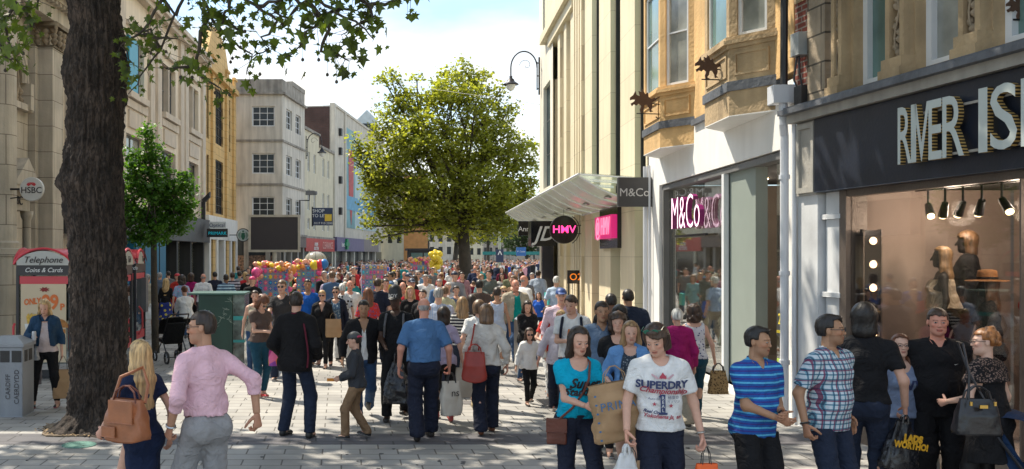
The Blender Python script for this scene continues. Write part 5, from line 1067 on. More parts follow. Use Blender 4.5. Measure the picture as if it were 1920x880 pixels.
MB().tube([(X, Y, zt), (X, Y, .8)], .012, 6).build('shaft', M['steel'], e); mb = MB()
for j in range(8): t = 2*math.pi*j/8; mb.tube([(X+r_*math.cos(t), Y+r_*math.sin(t), zt+z) for r_, z in pf], .006, 4)
mb.build('rib', M['dark'], e)
# ---------------------------------------------------------------- people: bodies and clothes grown from distance fields
V3 = lambda *a: np.array(a, np.float32)
def nrm(v): v = np.asarray(v, float); return v/(np.linalg.norm(v)+1e-9)
def rotm(ax, deg):
    a = math.radians(deg); c, s = math.cos(a), math.sin(a)
    return {'x': np.array([[1, 0, 0], [0, c, -s], [0, s, c]]), 'y': np.array([[c, 0, s], [0, 1, 0], [-s, 0, c]]), 'z': np.array([[c, -s, 0], [s, c, 0], [0, 0, 1]])}[ax]
def rc(a, b, ra, rb, cuts=()):
    a, b = np.asarray(a, float), np.asarray(b, float); ba = b-a; L2 = max(ba@ba, 1e-9)
    def f(x, y, z):
        t = np.clip(((x-a[0])*ba[0]+(y-a[1])*ba[1]+(z-a[2])*ba[2])/L2, 0, 1)
        d = np.sqrt((x-a[0]-t*ba[0])**2+(y-a[1]-t*ba[1])**2+(z-a[2]-t*ba[2])**2)-(ra+(rb-ra)*t)
        for p, n in cuts: d = np.maximum(d, (x-p[0])*n[0]+(y-p[1])*n[1]+(z-p[2])*n[2])
        return d
    r = max(ra, rb); return f, np.minimum(a, b)-r, np.maximum(a, b)+r
def ec(a, b, r1, r2, xd=(1, 0, 0), cuts=()):
    """cone with elliptic section; r=(rx, ry); xd the wide axis"""
    a, b = np.asarray(a, float), np.asarray(b, float); ba = b-a; L2 = max(ba@ba, 1e-9); zd = ba/math.sqrt(L2); xd = np.asarray(xd, float); xd = nrm(xd-zd*(xd@zd)); yd = np.cross(zd, xd)
    def f(x, y, z):
        px, py, pz = x-a[0], y-a[1], z-a[2]
        t = (px*ba[0]+py*ba[1]+pz*ba[2])/L2; tc_ = np.clip(t, 0, 1); ov = (t-tc_)*math.sqrt(L2)
        rx = r1[0]+(r2[0]-r1[0])*tc_; ry = r1[1]+(r2[1]-r1[1])*tc_; m = np.minimum(rx, ry)
        u = (px*xd[0]+py*xd[1]+pz*xd[2])/rx; v = (px*yd[0]+py*yd[1]+pz*yd[2])/ry; w = ov/m
        d = (np.sqrt(u*u+v*v+w*w)-1)*m
        for p, n in cuts: d = np.maximum(d, (x-p[0])*n[0]+(y-p[1])*n[1]+(z-p[2])*n[2])
        return d
    r = max(r1+r2); return f, np.minimum(a, b)-r, np.maximum(a, b)+r
def el(c, r, Rm=None):
    c = np.asarray(c, float); Rt = None if Rm is None else np.asarray(Rm).T
    def f(x, y, z):
        px, py, pz = x-c[0], y-c[1], z-c[2]
        if Rt is not None: px, py, pz = [Rt[i][0]*px+Rt[i][1]*py+Rt[i][2]*pz for i in range(3)]
        k0 = np.sqrt((px/r[0])**2+(py/r[1])**2+(pz/r[2])**2); k1 = np.sqrt((px/r[0]**2)**2+(py/r[1]**2)**2+(pz/r[2]**2)**2)
        return k0*(k0-1)/(k1+1e-6)
    m = max(r); return f, c-m, c+m
class Grid:
    def __init__(s, prims, h, pad=.03):
        lo = np.min([p[1] for p, *_ in prims], 0)-pad; hi = np.max([p[2] for p, *_ in prims], 0)+pad
        s.lo, s.h = lo, h; n = np.ceil((hi-lo)/h).astype(int)+1
        s.ax = [(lo[i]+h*np.arange(n[i])).astype(np.float32) for i in range(3)]
        s.val = np.full(n, .5, np.float32)
        for q in prims: s.add(*q)
    def sl(s, lo, hi, m):
        o = []
        for i in range(3):
            a = int(max(0, math.floor((lo[i]-m-s.lo[i])/s.h))); b = int(min(len(s.ax[i]), math.ceil((hi[i]+m-s.lo[i])/s.h)+1)); o.append(slice(a, max(a, b)))
        return tuple(o)
    def args(s, q): return s.ax[0][q[0]][:, None, None], s.ax[1][q[1]][None, :, None], s.ax[2][q[2]][None, None, :]
    def add(s, prim, k=.03, op='u'):
        f, lo, hi = prim; q = s.sl(lo, hi, k+2.5*s.h); v = s.val[q]
        if v.size == 0: return
        d = f(*s.args(q)).astype(np.float32)
        if op == 'u': h = np.clip(.5+.5*(v-d)/k, 0, 1); s.val[q] = v*(1-h)+d*h-k*h*(1-h)
        else: h = np.clip(.5-.5*(v+d)/k, 0, 1); s.val[q] = v*(1-h)-d*h+k*h*(1-h)
    def full(s): return s.ax[0][:, None, None], s.ax[1][None, :, None], s.ax[2][None, None, :]
    def cut(s, g): s.val = np.maximum(s.val, g.astype(np.float32))
EDG = [(0, 1), (2, 3), (4, 5), (6, 7), (0, 2), (1, 3), (4, 6), (5, 7), (0, 4), (1, 5), (2, 6), (3, 7)]
def surfnet(g):
    v = g.val; v[0] = v[-1] = 1; v[:, 0] = v[:, -1] = 1; v[:, :, 0] = v[:, :, -1] = 1
    s = v < 0; nx, ny, nz = v.shape
    c = [s[i:nx-1+i, j:ny-1+j, k:nz-1+k] for k in (0, 1) for j in (0, 1) for i in (0, 1)]
    tot = sum(a.astype(np.int8) for a in c); act = (tot > 0) & (tot < 8); I = np.argwhere(act)
    if len(I) == 0: return np.zeros((0, 3)), np.zeros((0, 4), int)
    ids = np.full(act.shape, -1, np.int32); ids[act] = np.arange(len(I))
    off = np.array([(i, j, k) for k in (0, 1) for j in (0, 1) for i in (0, 1)])
    cv = np.stack([v[I[:, 0]+o[0], I[:, 1]+o[1], I[:, 2]+o[2]] for o in off], 1)
    acc = np.zeros((len(I), 3)); cnt = np.zeros(len(I))
    for a, b in EDG:
        va, vb = cv[:, a], cv[:, b]; m = (va < 0) != (vb < 0); t = np.where(m, va/(va-vb+1e-12), 0); p = off[a]+t[:, None]*(off[b]-off[a]); acc += p*m[:, None]; cnt += m
    P = (I+acc/cnt[:, None])*g.h+g.lo
    F = []
    for ax in range(3):
        sl0 = [slice(None)]*3; sl1 = [slice(None)]*3; sl0[ax] = slice(0, -1); sl1[ax] = slice(1, None)
        A, B = s[tuple(sl0)], s[tuple(sl1)]; E = np.argwhere(A != B); fl = A[tuple(E.T)]
        u, w = (ax+1) % 3, (ax+2) % 3
        ok = (E[:, u] > 0) & (E[:, w] > 0) & (E[:, u] < v.shape[u]-1) & (E[:, w] < v.shape[w]-1); E, fl = E[ok], fl[ok]
        eu = np.zeros(3, int); eu[u] = 1; ew = np.zeros(3, int); ew[w] = 1
        q = [ids[tuple((E-eu-ew).T)], ids[tuple((E-ew).T)], ids[tuple(E.T)], ids[tuple((E-eu).T)]]
        q = np.stack(q, 1); q[~fl] = q[~fl][:, ::-1]; F.append(q)
    return P, np.concatenate(F)
def nwave(x, y, z, f, seed, oct=3):
    r = np.random.default_rng(seed); o = 0; a = 1.
    for k in range(oct):
        for j in range(2):
            d = r.normal(size=3)*f; ph = r.uniform(0, 6.28); w = r.normal(size=3)*f*.5
            o = o+a*np.sin(d[0]*x+d[1]*y+d[2]*z+ph+1.2*np.sin(w[0]*x+w[1]*y+w[2]*z))
        f *= 1.8; a *= .5
    return o/2
def ik(a, t, l1, l2, pole):
    a, t, pole = map(lambda q: np.asarray(q, float), (a, t, pole)); d = t-a; L = np.linalg.norm(d); L = max(L, 1e-6); dn = d/L; Lc = min(L, (l1+l2)*.998); t = a+dn*Lc
    x = (l1*l1-l2*l2+Lc*Lc)/(2*Lc); h = math.sqrt(max(l1*l1-x*x, 0)); p = pole-dn*(pole@dn); return a+dn*x+nrm(p)*h, t
SKINS = dict(fair=(.62, .36, .26), pale=(.66, .42, .32), tan=(.46, .25, .16), olive=(.40, .22, .13), brown=(.20, .10, .06), dark=(.07, .036, .024), red=(.60, .28, .20))
D('skin', (.5, .3, .2), .5, var=.06, vs=30, bump=.02, bs=200, attr=True, spec=.35)
M['shoe'] = mat('shoe', (.1, .1, .1), .5, attr=True, bump=0, var=.1)
def hair_m(c):
    nm = 'hair_%02x%02x%02x' % tuple(int(255*x) for x in c)
    if nm in MATS: return MATS[nm]
    def pat(N, L, O, cur):
        mp_ = N.new('ShaderNodeMapping'); mp_.inputs['Scale'].default_value = (42, 42, 4); L.new(O, mp_.inputs[0]); nz = N.new('ShaderNodeTexNoise'); nz.inputs['Scale'].default_value = 1; nz.inputs['Detail'].default_value = 3; L.new(mp_.outputs[0], nz.inputs[0])
        mr = N.new('ShaderNodeMapRange'); mr.inputs[1].default_value = .3; mr.inputs[2].default_value = .7; mr.inputs[3].default_value = .35; mr.inputs[4].default_value = 1.5; L.new(nz.outputs[0], mr.inputs[0])
        x = N.new('ShaderNodeVectorMath'); x.operation = 'SCALE'; L.new(cur, x.inputs[0]); L.new(mr.outputs[0], x.inputs['Scale']); return x.outputs[0]
    return mat(nm, c, .42, var=.15, vs=6, bump=.12, bs=60, pattern=pat)
HAIRC = dict(black=(.012, .009, .008), brown=(.055, .03, .018), dkbrown=(.028, .016, .011), ltbrown=(.15, .085, .045), blonde=(.50, .33, .15), dkblonde=(.28, .17, .08), red=(.20, .05, .02), auburn=(.14, .05, .022), grey=(.30, .29, .28), white=(.62, .60, .55), ginger=(.30, .12, .035))
def cloth(nm, col, kind='plain', c2=(.8, .8, .8), c3=None, sc=1., rough=.85):
    if nm in MATS: return MATS[nm]
    def pat(N, L, O, cur):
        sp = N.new('ShaderNodeSeparateXYZ'); L.new(O, sp.inputs[0])
        def mask(sock, freq, thr, ph=0.):
            w = N.new('ShaderNodeMath'); w.operation = 'MULTIPLY_ADD'; w.inputs[1].default_value = freq; w.inputs[2].default_value = ph; L.new(sock, w.inputs[0])
            s_ = N.new('ShaderNodeMath'); s_.operation = 'SINE'; L.new(w.outputs[0], s_.inputs[0]); g = N.new('ShaderNodeMath'); g.operation = 'GREATER_THAN'; g.inputs[1].default_value = thr; L.new(s_.outputs[0], g.inputs[0]); return g.outputs[0]
        def over(f, a, b_, k=1.):
            m_ = N.new('ShaderNodeMix'); m_.data_type = 'RGBA'
            if k != 1.: q = N.new('ShaderNodeMath'); q.operation = 'MULTIPLY'; q.inputs[1].default_value = k; L.new(f, q.inputs[0]); f = q.outputs[0]
            L.new(f, m_.inputs[0]); L.new(a, m_.inputs[6]); m_.inputs[7].default_value = rgb(b_); return m_.outputs[2]
        if kind == 'hstripe':
            cur = over(mask(sp.outputs[2], 2*math.pi/(.062*sc), .74), cur, c2)
            if c3: cur = over(mask(sp.outputs[2], 2*math.pi/(.062*sc), .80, 3.1), cur, c3, .8)
        elif kind == 'breton': cur = over(mask(sp.outputs[2], 2*math.pi/(.05*sc), -.1), cur, c2)
        elif kind == 'vstripe': cur = over(mask(sp.outputs[0], 2*math.pi/(.045*sc), .2), cur, c2, .6)
        elif kind == 'plaid':
            for s_, f_, t_, c_, k_ in ((0, .055, .55, c2, .75), (2, .055, .55, c2, .75), (0, .11, .93, c3 or c2, .9), (2, .11, .93, c3 or c2, .9), (0, .055, .9, (.02, .03, .08), .7), (2, .055, .9, (.02, .03, .08), .7)): cur = over(mask(sp.outputs[s_], 2*math.pi/(f_*sc), t_, 1.+2*k_), cur, c_, k_)
        elif kind in ('floral', 'camo', 'dots', 'leopard', 'lace'):
            vo = N.new('ShaderNodeTexVoronoi'); vo.inputs['Scale'].default_value = {'floral': 28, 'camo': 14, 'dots': 20, 'leopard': 26, 'lace': 55}[kind]/sc; L.new(O, vo.inputs[0])
            g = N.new('ShaderNodeMath'); g.operation = 'LESS_THAN' if kind != 'leopard' else 'GREATER_THAN'; g.inputs[1].default_value = {'floral': .33, 'camo': .5, 'dots': .27, 'leopard': .36, 'lace': .4}[kind]; L.new(vo.outputs[0], g.inputs[0]); cur = over(g.outputs[0], cur, c2)
        return cur
    m = mat(nm, col, rough, var=.14, vs=9, bump=.5, bs=7.5, bd=.035, dist=1.6, pattern=pat if kind != 'plain' else None, spec=.25)
    return m
def head_field(hc, Rh, res, sex='m', fat=0., full=True, neck=None, jaw=0., ears=True):
    T = lambda x, y, z: hc+Rh@np.array([x, y, z])
    X = Rh@np.array([1, 0, 0])
    jw = (.058 if sex == 'm' else .052)+fat*.010
    p = [(el(T(0, .012, .030), (.076, .096, .090), Rh), .02), (el(T(0, -.030, -.035), (jw, .064, .078), Rh), .035), (el(T(0, -.066, -.098), (.022 if sex == 'm' else .017, .018, .016), Rh), .03), (el(T(0, -.030, -.078), (jw*.9, .050, .032), Rh), .03)]
    if full:
        p += [(el(T(0, -.075, .030), (.046, .017, .009), Rh), .018), (el(T(.040, -.070, -.022), (.018, .016, .014), Rh), .02), (el(T(-.040, -.070, -.022), (.018, .016, .014), Rh), .02)]
        p += [(el(T(.031, -.104, .006), (.019, .015, .011), Rh), .012, 's'), (el(T(-.031, -.104, .006), (.019, .015, .011), Rh), .012, 's')]
        p += [(rc(T(0, -.090, .012), T(0, -.106, -.027), .0070, .0105), .010), (el(T(.011, -.104, -.031), (.0085, .009, .007), Rh), .006), (el(T(-.011, -.104, -.031), (.0085, .009, .007), Rh), .006)]
        p += [(el(T(0, -.089, -.056), (.023, .010, .0055), Rh), .006), (el(T(0, -.088, -.067), (.020, .011, .0065), Rh), .006)]
        p += [(el(T(.031, -.0835, .005), (.0135, .0125, .0115), Rh), .002), (el(T(-.031, -.0835, .005), (.0135, .0125, .0115), Rh), .002)]
    else: p += [(rc(T(0, -.092, .010), T(0, -.112, -.026), .009, .013), .012)]
    if ears:
        for s in (1, -1): p += [(el(T(s*.079, .010, -.004), (.010, .020, .031), Rh), .008)]
    if neck is not None: p.append((rc(neck, T(0, .018, -.06), .058 if sex == 'm' else .047, .052 if sex == 'm' else .043), .02))
    return Grid(p, res)
def head_cols(P, hc, Rh, skin, brow, lip=None, stub=0., full=True, sexm=True):
    q = (P-hc)@Rh; x, y, z = q[:, 0], q[:, 1], q[:, 2]; C = np.tile(np.array(skin), (len(P), 1)); ax = np.abs(x)
    def put(m, c, k=1.): m = np.clip(m, 0, 1)[:, None]*k; C[:] = C*(1-m)+np.array(c)*m
    cheek = np.exp(-((ax-.042)**2+(z+.025)**2)/.0005)*(y < -.03); put(cheek, np.array(skin)*np.array((1.15, .75, .72)), .5)
    if stub: put(((z < -.035) & (z > -.13) & (y < .01)).astype(float), np.array(skin)*.45, stub)
    zb_ = z+.25*np.abs(ax-.030); put(((zb_ > .0225) & (zb_ < .0300) & (ax > .014) & (ax < .049) & (y < -.05)).astype(float), brow, .62 if sexm else .40)
    if full:
        put(((z > -.075) & (z < -.050) & (ax < .024) & (y < -.086)).astype(float), lip or np.array(skin)*np.array((.85, .48, .48)), .8)
        put(((np.abs(z+.0612) < .0028) & (ax < .022) & (y < -.08)).astype(float), (.06, .02, .02), .8)
        r = np.sqrt((ax-.031)**2+((z-.005)*2.3)**2); put(((r < .0175) & (y < -.078)).astype(float), np.array(skin)*.35, .75); put(((r < .0135) & (y < -.080)).astype(float), (.42, .38, .36)); put(((np.sqrt((ax-.031)**2+(z-.005)**2) < .0062) & (r < .0145) & (y < -.080)).astype(float), (.03, .02, .015))
        put(((ax < .016) & (ax > .005) & (z < -.034) & (z > -.040) & (y < -.095)).astype(float), np.array(skin)*.25, .8)
    else: put(((np.abs(z-.006) < .008) & (ax > .017) & (ax < .045) & (y < -.07)).astype(float), np.array(skin)*.22, .8); put(((z > -.068) & (z < -.055) & (ax < .022) & (y < -.08)).astype(float), np.array(skin)*np.array((.6, .3, .3)), .8)
    return C
def hand_prims(w, d, pn, side, curl=25, sc=1., spread=0.):
    """w wrist, d hand direction, pn palm normal, side +1: thumb along +cross(d,pn)"""
    d = nrm(d); pn = nrm(pn-np.dot(pn, d)*d); wd = np.cross(d, pn)*side
    P = lambda a, b, c: w+(d*a+wd*b+pn*c)*sc
    o = [(ec(P(.0, 0, 0), P(.085, 0, 0), (.026*sc, .018*sc), (.041*sc, .014*sc), wd), .012)]
    for i, (off, L) in enumerate(((.030, .92), (.010, 1.0), (-.010, .95), (-.029, .76))):
        p = P(.085-.006*abs(i-1), off, 0); a = math.radians(curl*(.8+.10*i)); dd = nrm(d+wd*off*(1.+spread)); cur = 0
        for k, seg in enumerate((.043, .027, .021)):
            cur += a*(.8 if k == 0 else 1.0); dr = dd*math.cos(cur)+pn*math.sin(cur); q = p+dr*seg*L*sc; o.append((rc(p, q, (.0092-.0007*k)*sc, (.0086-.0009*k)*sc), .004)); p = q
    p = P(.015, .030, .006); dr = nrm(d*.62+wd*.62+pn*.45)
    for k, (seg, r) in enumerate(((.042, .0125), (.032, .0105), (.024, .0088))):
        q = p+dr*seg*sc; o.append((rc(p, q, r*sc, r*.92*sc), .006)); p = q; dr = nrm(dr*.8+d*.25+pn*.25-wd*.12)
    return o
PEOPLE = []
ARMS = dict(hang=(.25, -.03, .885), hangf=(.245, -.12, .90), swf=(.22, -.27, .95), swb=(.25, .19, .90), front=(.05, -.26, 1.03), phone=(.07, -.30, 1.14), bend=(.20, -.24, 1.10), hold=(.27, -.10, .92), pocket=(.22, -.03, .93), out=(.32, -.10, .90), back=(.06, .20, .98), strap=(.14, -.15, 1.28), ear=(.12, -.10, 1.52), push=(.16, -.42, 1.04), cross=(-.12, -.24, 1.12))
def person(name='person', h=1.75, sex='m', w=1., fat=0., skin='fair', hair='short', hc='brown', top=None, bottom=None, shoes=((.05, .05, .05), (.6, .6, .6)), L='hang', Rr='hang', lcurl=30, rcurl=30, legs='stand', lean=(3, 0), twist=0, head=(0, 0, 0),
           res=.016, hres=.008, hands=None, glasses=None, cap=None, stub=0., kid=0., label='', group=None, bust=1., scarf=None, outer=None, hatext=None, stock=None, lpn=None, rpn=None, crowd=False, mann=None, cat='person'):
    s = h/1.75; full = hres < .0075; seed = len(PEOPLE)+3
    ft = {'stand': ((.10, -.01, .08, 0), (-.10, .01, .08, 0)), 'wide': ((.17, -.03, .08, 0), (-.17, .0, .08, 0)), 'walkL': ((.08, -.30, .09, -8), (-.08, .30, .15, 35)), 'walkR': ((.08, .30, .15, 35), (-.08, -.30, .09, -8)), 'stepL': ((.09, -.17, .08, 0), (-.09, .18, .10, 14)), 'stepR': ((.09, .18, .10, 14), (-.09, -.17, .08, 0)), 'kickR': ((.08, -.08, .08, 0), (-.08, .34, .30, 60)), 'together': ((.065, -.01, .08, 0), (-.065, .01, .08, 0))}[legs]
    drop = {'walkL': .045, 'walkR': .045, 'stepL': .02, 'stepR': .02, 'kickR': .02, 'wide': .015}.get(legs, 0)
    hipz = .93-drop; piv = np.array([0, 0, hipz]); Rt = rotm('z', twist)@rotm('x', lean[0])@rotm('y', lean[1])
    B = lambda x, y, z: piv+Rt@(np.array([x, y, z-.93]))
    xd = Rt@np.array([1, 0, 0]); m_ = sex == 'm'; k_ = .94+kid*.14
    shw = (.167 if m_ else .143)*w; wst = (.133 if m_ else .112)*w+fat*.045; hpw = (.145 if m_ else .155)*w+fat*.032; ch = (.155 if m_ else .134)*w+fat*.022
    wd_ = .100+fat*.075; hd = .108+fat*.04; cd_ = (.112 if m_ else .098)+fat*.03
    neck = B(0, .018, 1.44); Rh = Rt@rotm('z', head[0])@rotm('x', head[1])@rotm('y', head[2]); hcn = neck+Rt@np.array([0, .012, .07])+Rh@np.array([0, -.020, .108])*k_
    arm = {}
    for sd, tgt in ((1, L), (-1, Rr)):
        if isinstance(tgt, str): tgt = ARMS[tgt]
        S_ = B(sd*shw, .012, 1.378); t = B(sd*tgt[0], tgt[1], tgt[2]) if True else 0
        E, Wr = ik(S_, t, .285*(1 if m_ else .96), .25*(1 if m_ else .96), Rt@np.array([sd*.55, .9, -.35])); arm[sd] = (S_, E, Wr)
    leg = {}
    for sd, f in ((1, ft[0]), (-1, ft[1])):
        Hp = piv+np.array([sd*.088*w, 0, -.03]); K, An = ik(Hp, np.array([f[0]*w, f[1], f[2]]), .425, .415, np.array([sd*.08, -1, 0])); leg[sd] = (Hp, K, An, f[3])
    def torso(i, top_=True, z0=.0, flare=0.):
        o = [(ec(B(0, .005, .90), B(0, 0, 1.08), (hpw+i, hd+i), (wst+i, wd_+i), xd), .05), (ec(B(0, 0, 1.08), B(0, 0, 1.28), (wst+i, wd_+i), (ch+i, cd_+i), xd), .05), (ec(B(0, 0, 1.28), B(0, .012, 1.385), (ch+i, cd_+i), (ch*.86+i, .078+i), xd), .04)]
        for sd in (1, -1): o.append((rc(B(sd*.035, .018, 1.420), B(sd*shw*.96, .012, 1.362), .042+i, .048*w**.5+i), .04))
        if fat: o.append((el(B(0, -.05-fat*.03, 1.07), (wst*.92+i, wd_*.95+i, .15+i)), .05))
        if not m_ and bust and not kid: o += [(el(B(sd*.068, -.078-.0*i, 1.255), (.060*bust+i, .055*bust+i, .060*bust+i)), .03) for sd in (1, -1)]
        return o
    def butt(i): return [(el(B(sd*.075, .065+fat*.02, .895), (.088+i+fat*.02, .078+i+fat*.02, .095+i)), .04) for sd in (1, -1)]
    def armp(sd, i, frac=1., i2=None):
        S_, E, Wr = arm[sd]; r0, r1, r2 = ((.046, .036, .026) if m_ else (.040, .031, .022)); g = 1+fat*.25; r0 *= g; r1 *= g; i2 = i if i2 is None else i2
        if frac <= 1: e = S_+(E-S_)*frac; n = nrm(E-S_); return [(rc(S_, S_+(E-S_)*min(1, frac+.12), r0+i, r0+(r1-r0)*frac+i2, [(e, n)]), .03)]
        fr_ = frac-1; e = E+(Wr-E)*fr_; n = nrm(Wr-E)
        return [(rc(S_, E, r0+i, r1+i*.9), .03), (rc(E, E+(Wr-E)*min(1.05, fr_+.12), r1+i*.9, r2+(r1-r2)*(1-fr_)+i2, [(e, n)]), .03)]
    def legp(sd, i, zend=.09, r_k=None, r_a=None, upper=True):
        Hp, K, An, _ = leg[sd]; g = 1+fat*.15+(w-1)*.5; rk, ra = r_k or (.058*g+i), r_a or (.040+i)
        o = [(rc(Hp, K, .078*g+i, rk), .04)]
        A2 = K+(An-K)*1.0; cuts = [((0, 0, zend), (0, 0, -1))] if zend is not None else ()
        if zend is not None and zend > .45: o[0] = (rc(Hp, K, .082*g+i, rk, cuts), .04); return o
        o.append((rc(K, A2, rk, ra, cuts), .03)); return o
    fin = (s, s, s*1.)
    def out(name_, g, m, parent, col=None, sm=True):
        P, Q = surfnet(g)
        if len(P) == 0: return None
        cc2 = col(P) if col is not None else None
        return np_mesh(name_, P*s, Q, m, parent, sm, cc2)
    sk = np.array(mann or SKINS[skin])
    # ---- body
    pr = torso(0)+butt(0)
    for sd in (1, -1):
        pr += armp(sd, 0, 1.99)+legp(sd, 0, None); Hp, K, An, fp = leg[sd]
        pr.append((el(K+(An-K)*.32+np.array([0, .022, 0]), (.045, .045, .11)), .03))
        pr.append((rc(An+np.array([0, .0, -.03]), An+rotm('x', -fp)@np.array([0, -.13, -.05]), .034, .026), .03))
    hnd = hands if hands is not None else (res < .0145)
    if not hnd:
        for sd in (1, -1):
            S_, E, Wr = arm[sd]; d = nrm(Wr-E); cv = math.radians(lcurl if sd > 0 else rcurl); d2 = nrm(d+np.array([0, -.35, .0])*.5)
            pr += [(ec(Wr, Wr+d*.075, (.022, .028), (.018, .038), xd), .012), (rc(Wr+d*.08, Wr+d*.08+nrm(d*math.cos(cv)+Rt@np.array([-sd*.6, -.5, 0])*math.sin(cv))*.07, .020, .012), .015), (rc(Wr+d*.02+np.array([0, -.02, 0]), Wr+d*.075+Rt@np.array([-sd*.01, -.045, 0]), .012, .009), .01)]
    g = Grid(pr, res if not crowd else res)
    P, Q = surfnet(g); C = np.tile(sk, (len(P), 1)); parts = [(P, Q, C)]
    if stock is not None: C[P[:, 2] < .8] = np.array(stock)
    hg = head_field(hcn, Rh, hres, sex, fat, full, neck=B(0, .018, 1.37), ears=True)
    P, Q = surfnet(hg); P = hcn+(P-hcn)*(1+(k_-1)*np.clip((P[:, 2:3]-hcn[2]+.15)/.1, 0, 1))
    parts.append((P, Q, head_cols(P, hcn, Rh, sk, np.array(HAIRC[hc])*.8+.01, stub=stub, full=full, sexm=m_) if mann is None else np.tile(sk, (len(P), 1))))
    info = {}
    for sd in (1, -1):
        S_, E, Wr = arm[sd]; d = nrm(Wr-E); info['hand%+d' % sd] = Wr+d*.09; info['wrist%+d' % sd] = (Wr, d)
        if hnd:
            pn = (lpn if sd > 0 else rpn); pn = Rt@(np.array(pn, float) if pn is not None else np.array([-sd*1., -.15, 0])); 
            side = 1 if np.dot(np.cross(d, nrm(pn-np.dot(pn, d)*d)), Rt@np.array([-sd*.3, -1, .25])) > 0 else -1
            hgd = Grid(hand_prims(Wr, d, pn, side, lcurl if sd > 0 else rcurl, 1. if m_ else .92), .0052, .015); P, Q = surfnet(hgd); parts.append((P, Q, np.tile(sk*np.array((1.02, .93, .93)), (len(P), 1))))
    off = 0; PV, PQ, PC = [], [], []
    for P, Q, C in parts: PV.append(P); PQ.append(Q+off); PC.append(C); off += len(P)
    body = np_mesh(name, np.concatenate(PV)*s, np.concatenate(PQ), M['skin'], None, True, np.concatenate(PC)); tag(body, label, cat, group)
    # ---- hair
    HT = lambda x, y, z: hcn+(Rh@np.array([x, y, z]))*k_
    def hl(G): X, Y, Z = G.full(); x, y, z = (X-hcn[0])/k_, (Y-hcn[1])/k_, (Z-hcn[2])/k_; return [Rh[0][i]*x+Rh[1][i]*y+Rh[2][i]*z for i in range(3)]
    if hair and hair != 'bald':
        t = {'short': .010, 'crop': .005, 'side': .012, 'fring': .004, 'bob': .020, 'long': .016, 'longs': .014, 'curly': .03, 'updo': .012, 'bun': .010, 'mop': .022, 'pony': .010, 'straight': .012}[hair]
        hr = .009 if full else max(res*.8, .010)
        if crowd: hr = res*.8
        ph = [(el(HT(0, .014, .034), ((.078+t)*k_, (.097+t)*k_, (.091+t)*k_), Rh), .02)]
        if hair in ('short', 'side', 'crop', 'mop'): ph.append((el(HT(0, .045, -.01), ((.070+t*.6)*k_, (.058+t*.6)*k_, (.075)*k_), Rh), .02))
        if hair in ('side', 'mop'): ph.append((el(HT(.010, -.055, .105), (.050, .030, .016), Rh), .02))
        lo_ = None
        if hair in ('bob', 'mop'): zb = {'bob': -.115, 'mop': -.085}[hair]; ph += [(ec(HT(0, .030, .02), HT(0, .035, zb), ((.092+t*.3), (.075)), ((.088+t*.4), .070), Rh@np.array([1, 0, 0])), .03)]
        if hair in ('long', 'longs', 'straight'):
            zb = {'long': 1.20, 'longs': 1.36, 'straight': 1.12}[hair]; bk = B(0, .085, zb); ph += [(ec(HT(0, .035, .0), B(0, .07, 1.40), (.090, .070), (.098, .052), xd), .03), (ec(B(0, .07, 1.40), bk, (.098, .050), (.070, .030), xd), .03)]
            for sd in (1, -1): ph += [(rc(HT(sd*.078, -.002, .02), HT(sd*.088, -.005, -.12), .022, .030), .03), (rc(HT(sd*.088, -.005, -.12), B(sd*.095, -.075 if not m_ else 0, 1.30), .030, .020), .03)]
        if hair == 'curly':
            r = np.random.default_rng(seed); ph += [(ec(HT(0, .030, .02), HT(0, .035, -.10), (.105, .085), (.10, .075), Rh@np.array([1, 0, 0])), .03)]
            for i in range(46):
                a = r.uniform(0, 6.28); zz = r.uniform(-.14, .12); rr = math.sqrt(max(.1, 1-(zz/.16)**2)) if zz > 0 else 1; ph.append((el(HT(.102*math.cos(a)*rr, .03+.095*math.sin(a)*rr, zz), (.026, .026, .028)), .012))
        if hair == 'updo':
            r = np.random.default_rng(seed)
            for i in range(60):
                a = r.uniform(-1.9, 1.9); zz = r.uniform(-.02, .13); rr = math.sqrt(max(.15, 1-(max(zz, 0)/.15)**2)); ph.append((el(HT(.088*math.sin(a)*rr, .02+.095*math.cos(a)*rr, zz), (.021, .021, .022)), .010))
        if hair == 'bun': ph += [(el(HT(0, .11, .05), (.042, .04, .042)), .015)]
        if hair == 'pony': ph += [(el(HT(0, .115, .03), (.035, .04, .04)), .015), (ec(HT(0, .125, .03), HT(0, .14, -.17), (.032, .028), (.018, .014), xd), .02)]
        G = Grid(ph, hr); x, y, z = hl(G)
        amp = .0022 if hair in ('short', 'crop', 'fring', 'side') else .0016
        an = np.arctan2(x, y+.0); G.val = G.val+np.clip(np.sqrt(x*x+y*y)/.07-.3, 0, 1)*(amp*np.sin(an*38+3*np.sin(z*28+an*2))+amp*.8*np.sin(an*17+9*z*6))
        face = np.minimum.reduce([np.maximum(np.maximum((y+.028)+.35*np.clip(np.abs(x)-.05, 0, 1), z-(.070-.15*np.abs(x)/.07*.1)), -1-0*x), 0*x+9])
        # face opening: in front of ears and under hairline
        hlz = {'side': .074, 'mop': .060, 'fring': .06, 'bob': .045, 'curly': .05, 'long': .090, 'longs': .080, 'straight': .08, 'bun': .072, 'pony': .072, 'updo': .07}.get(hair, .064)
        f_open = np.maximum(y+.030+0*z, z-hlz+.005*np.sin(x*120+2)+.004*np.sin(x*57)+(.35*x if hair in ('mop', 'side') else 0*x))           # negative inside the face region
        low = {'updo': -.04, 'short': -.052, 'crop': -.05, 'side': -.052, 'fring': -.05, 'bun': -.05, 'pony': -.05, 'mop': -.1}.get(hair)
        ear = np.maximum.reduce([y-.032, z-.020, -(y+.06)]) if hair in ('short', 'crop', 'side', 'bun', 'pony', 'fring', 'updo') else None
        G.cut(-f_open)
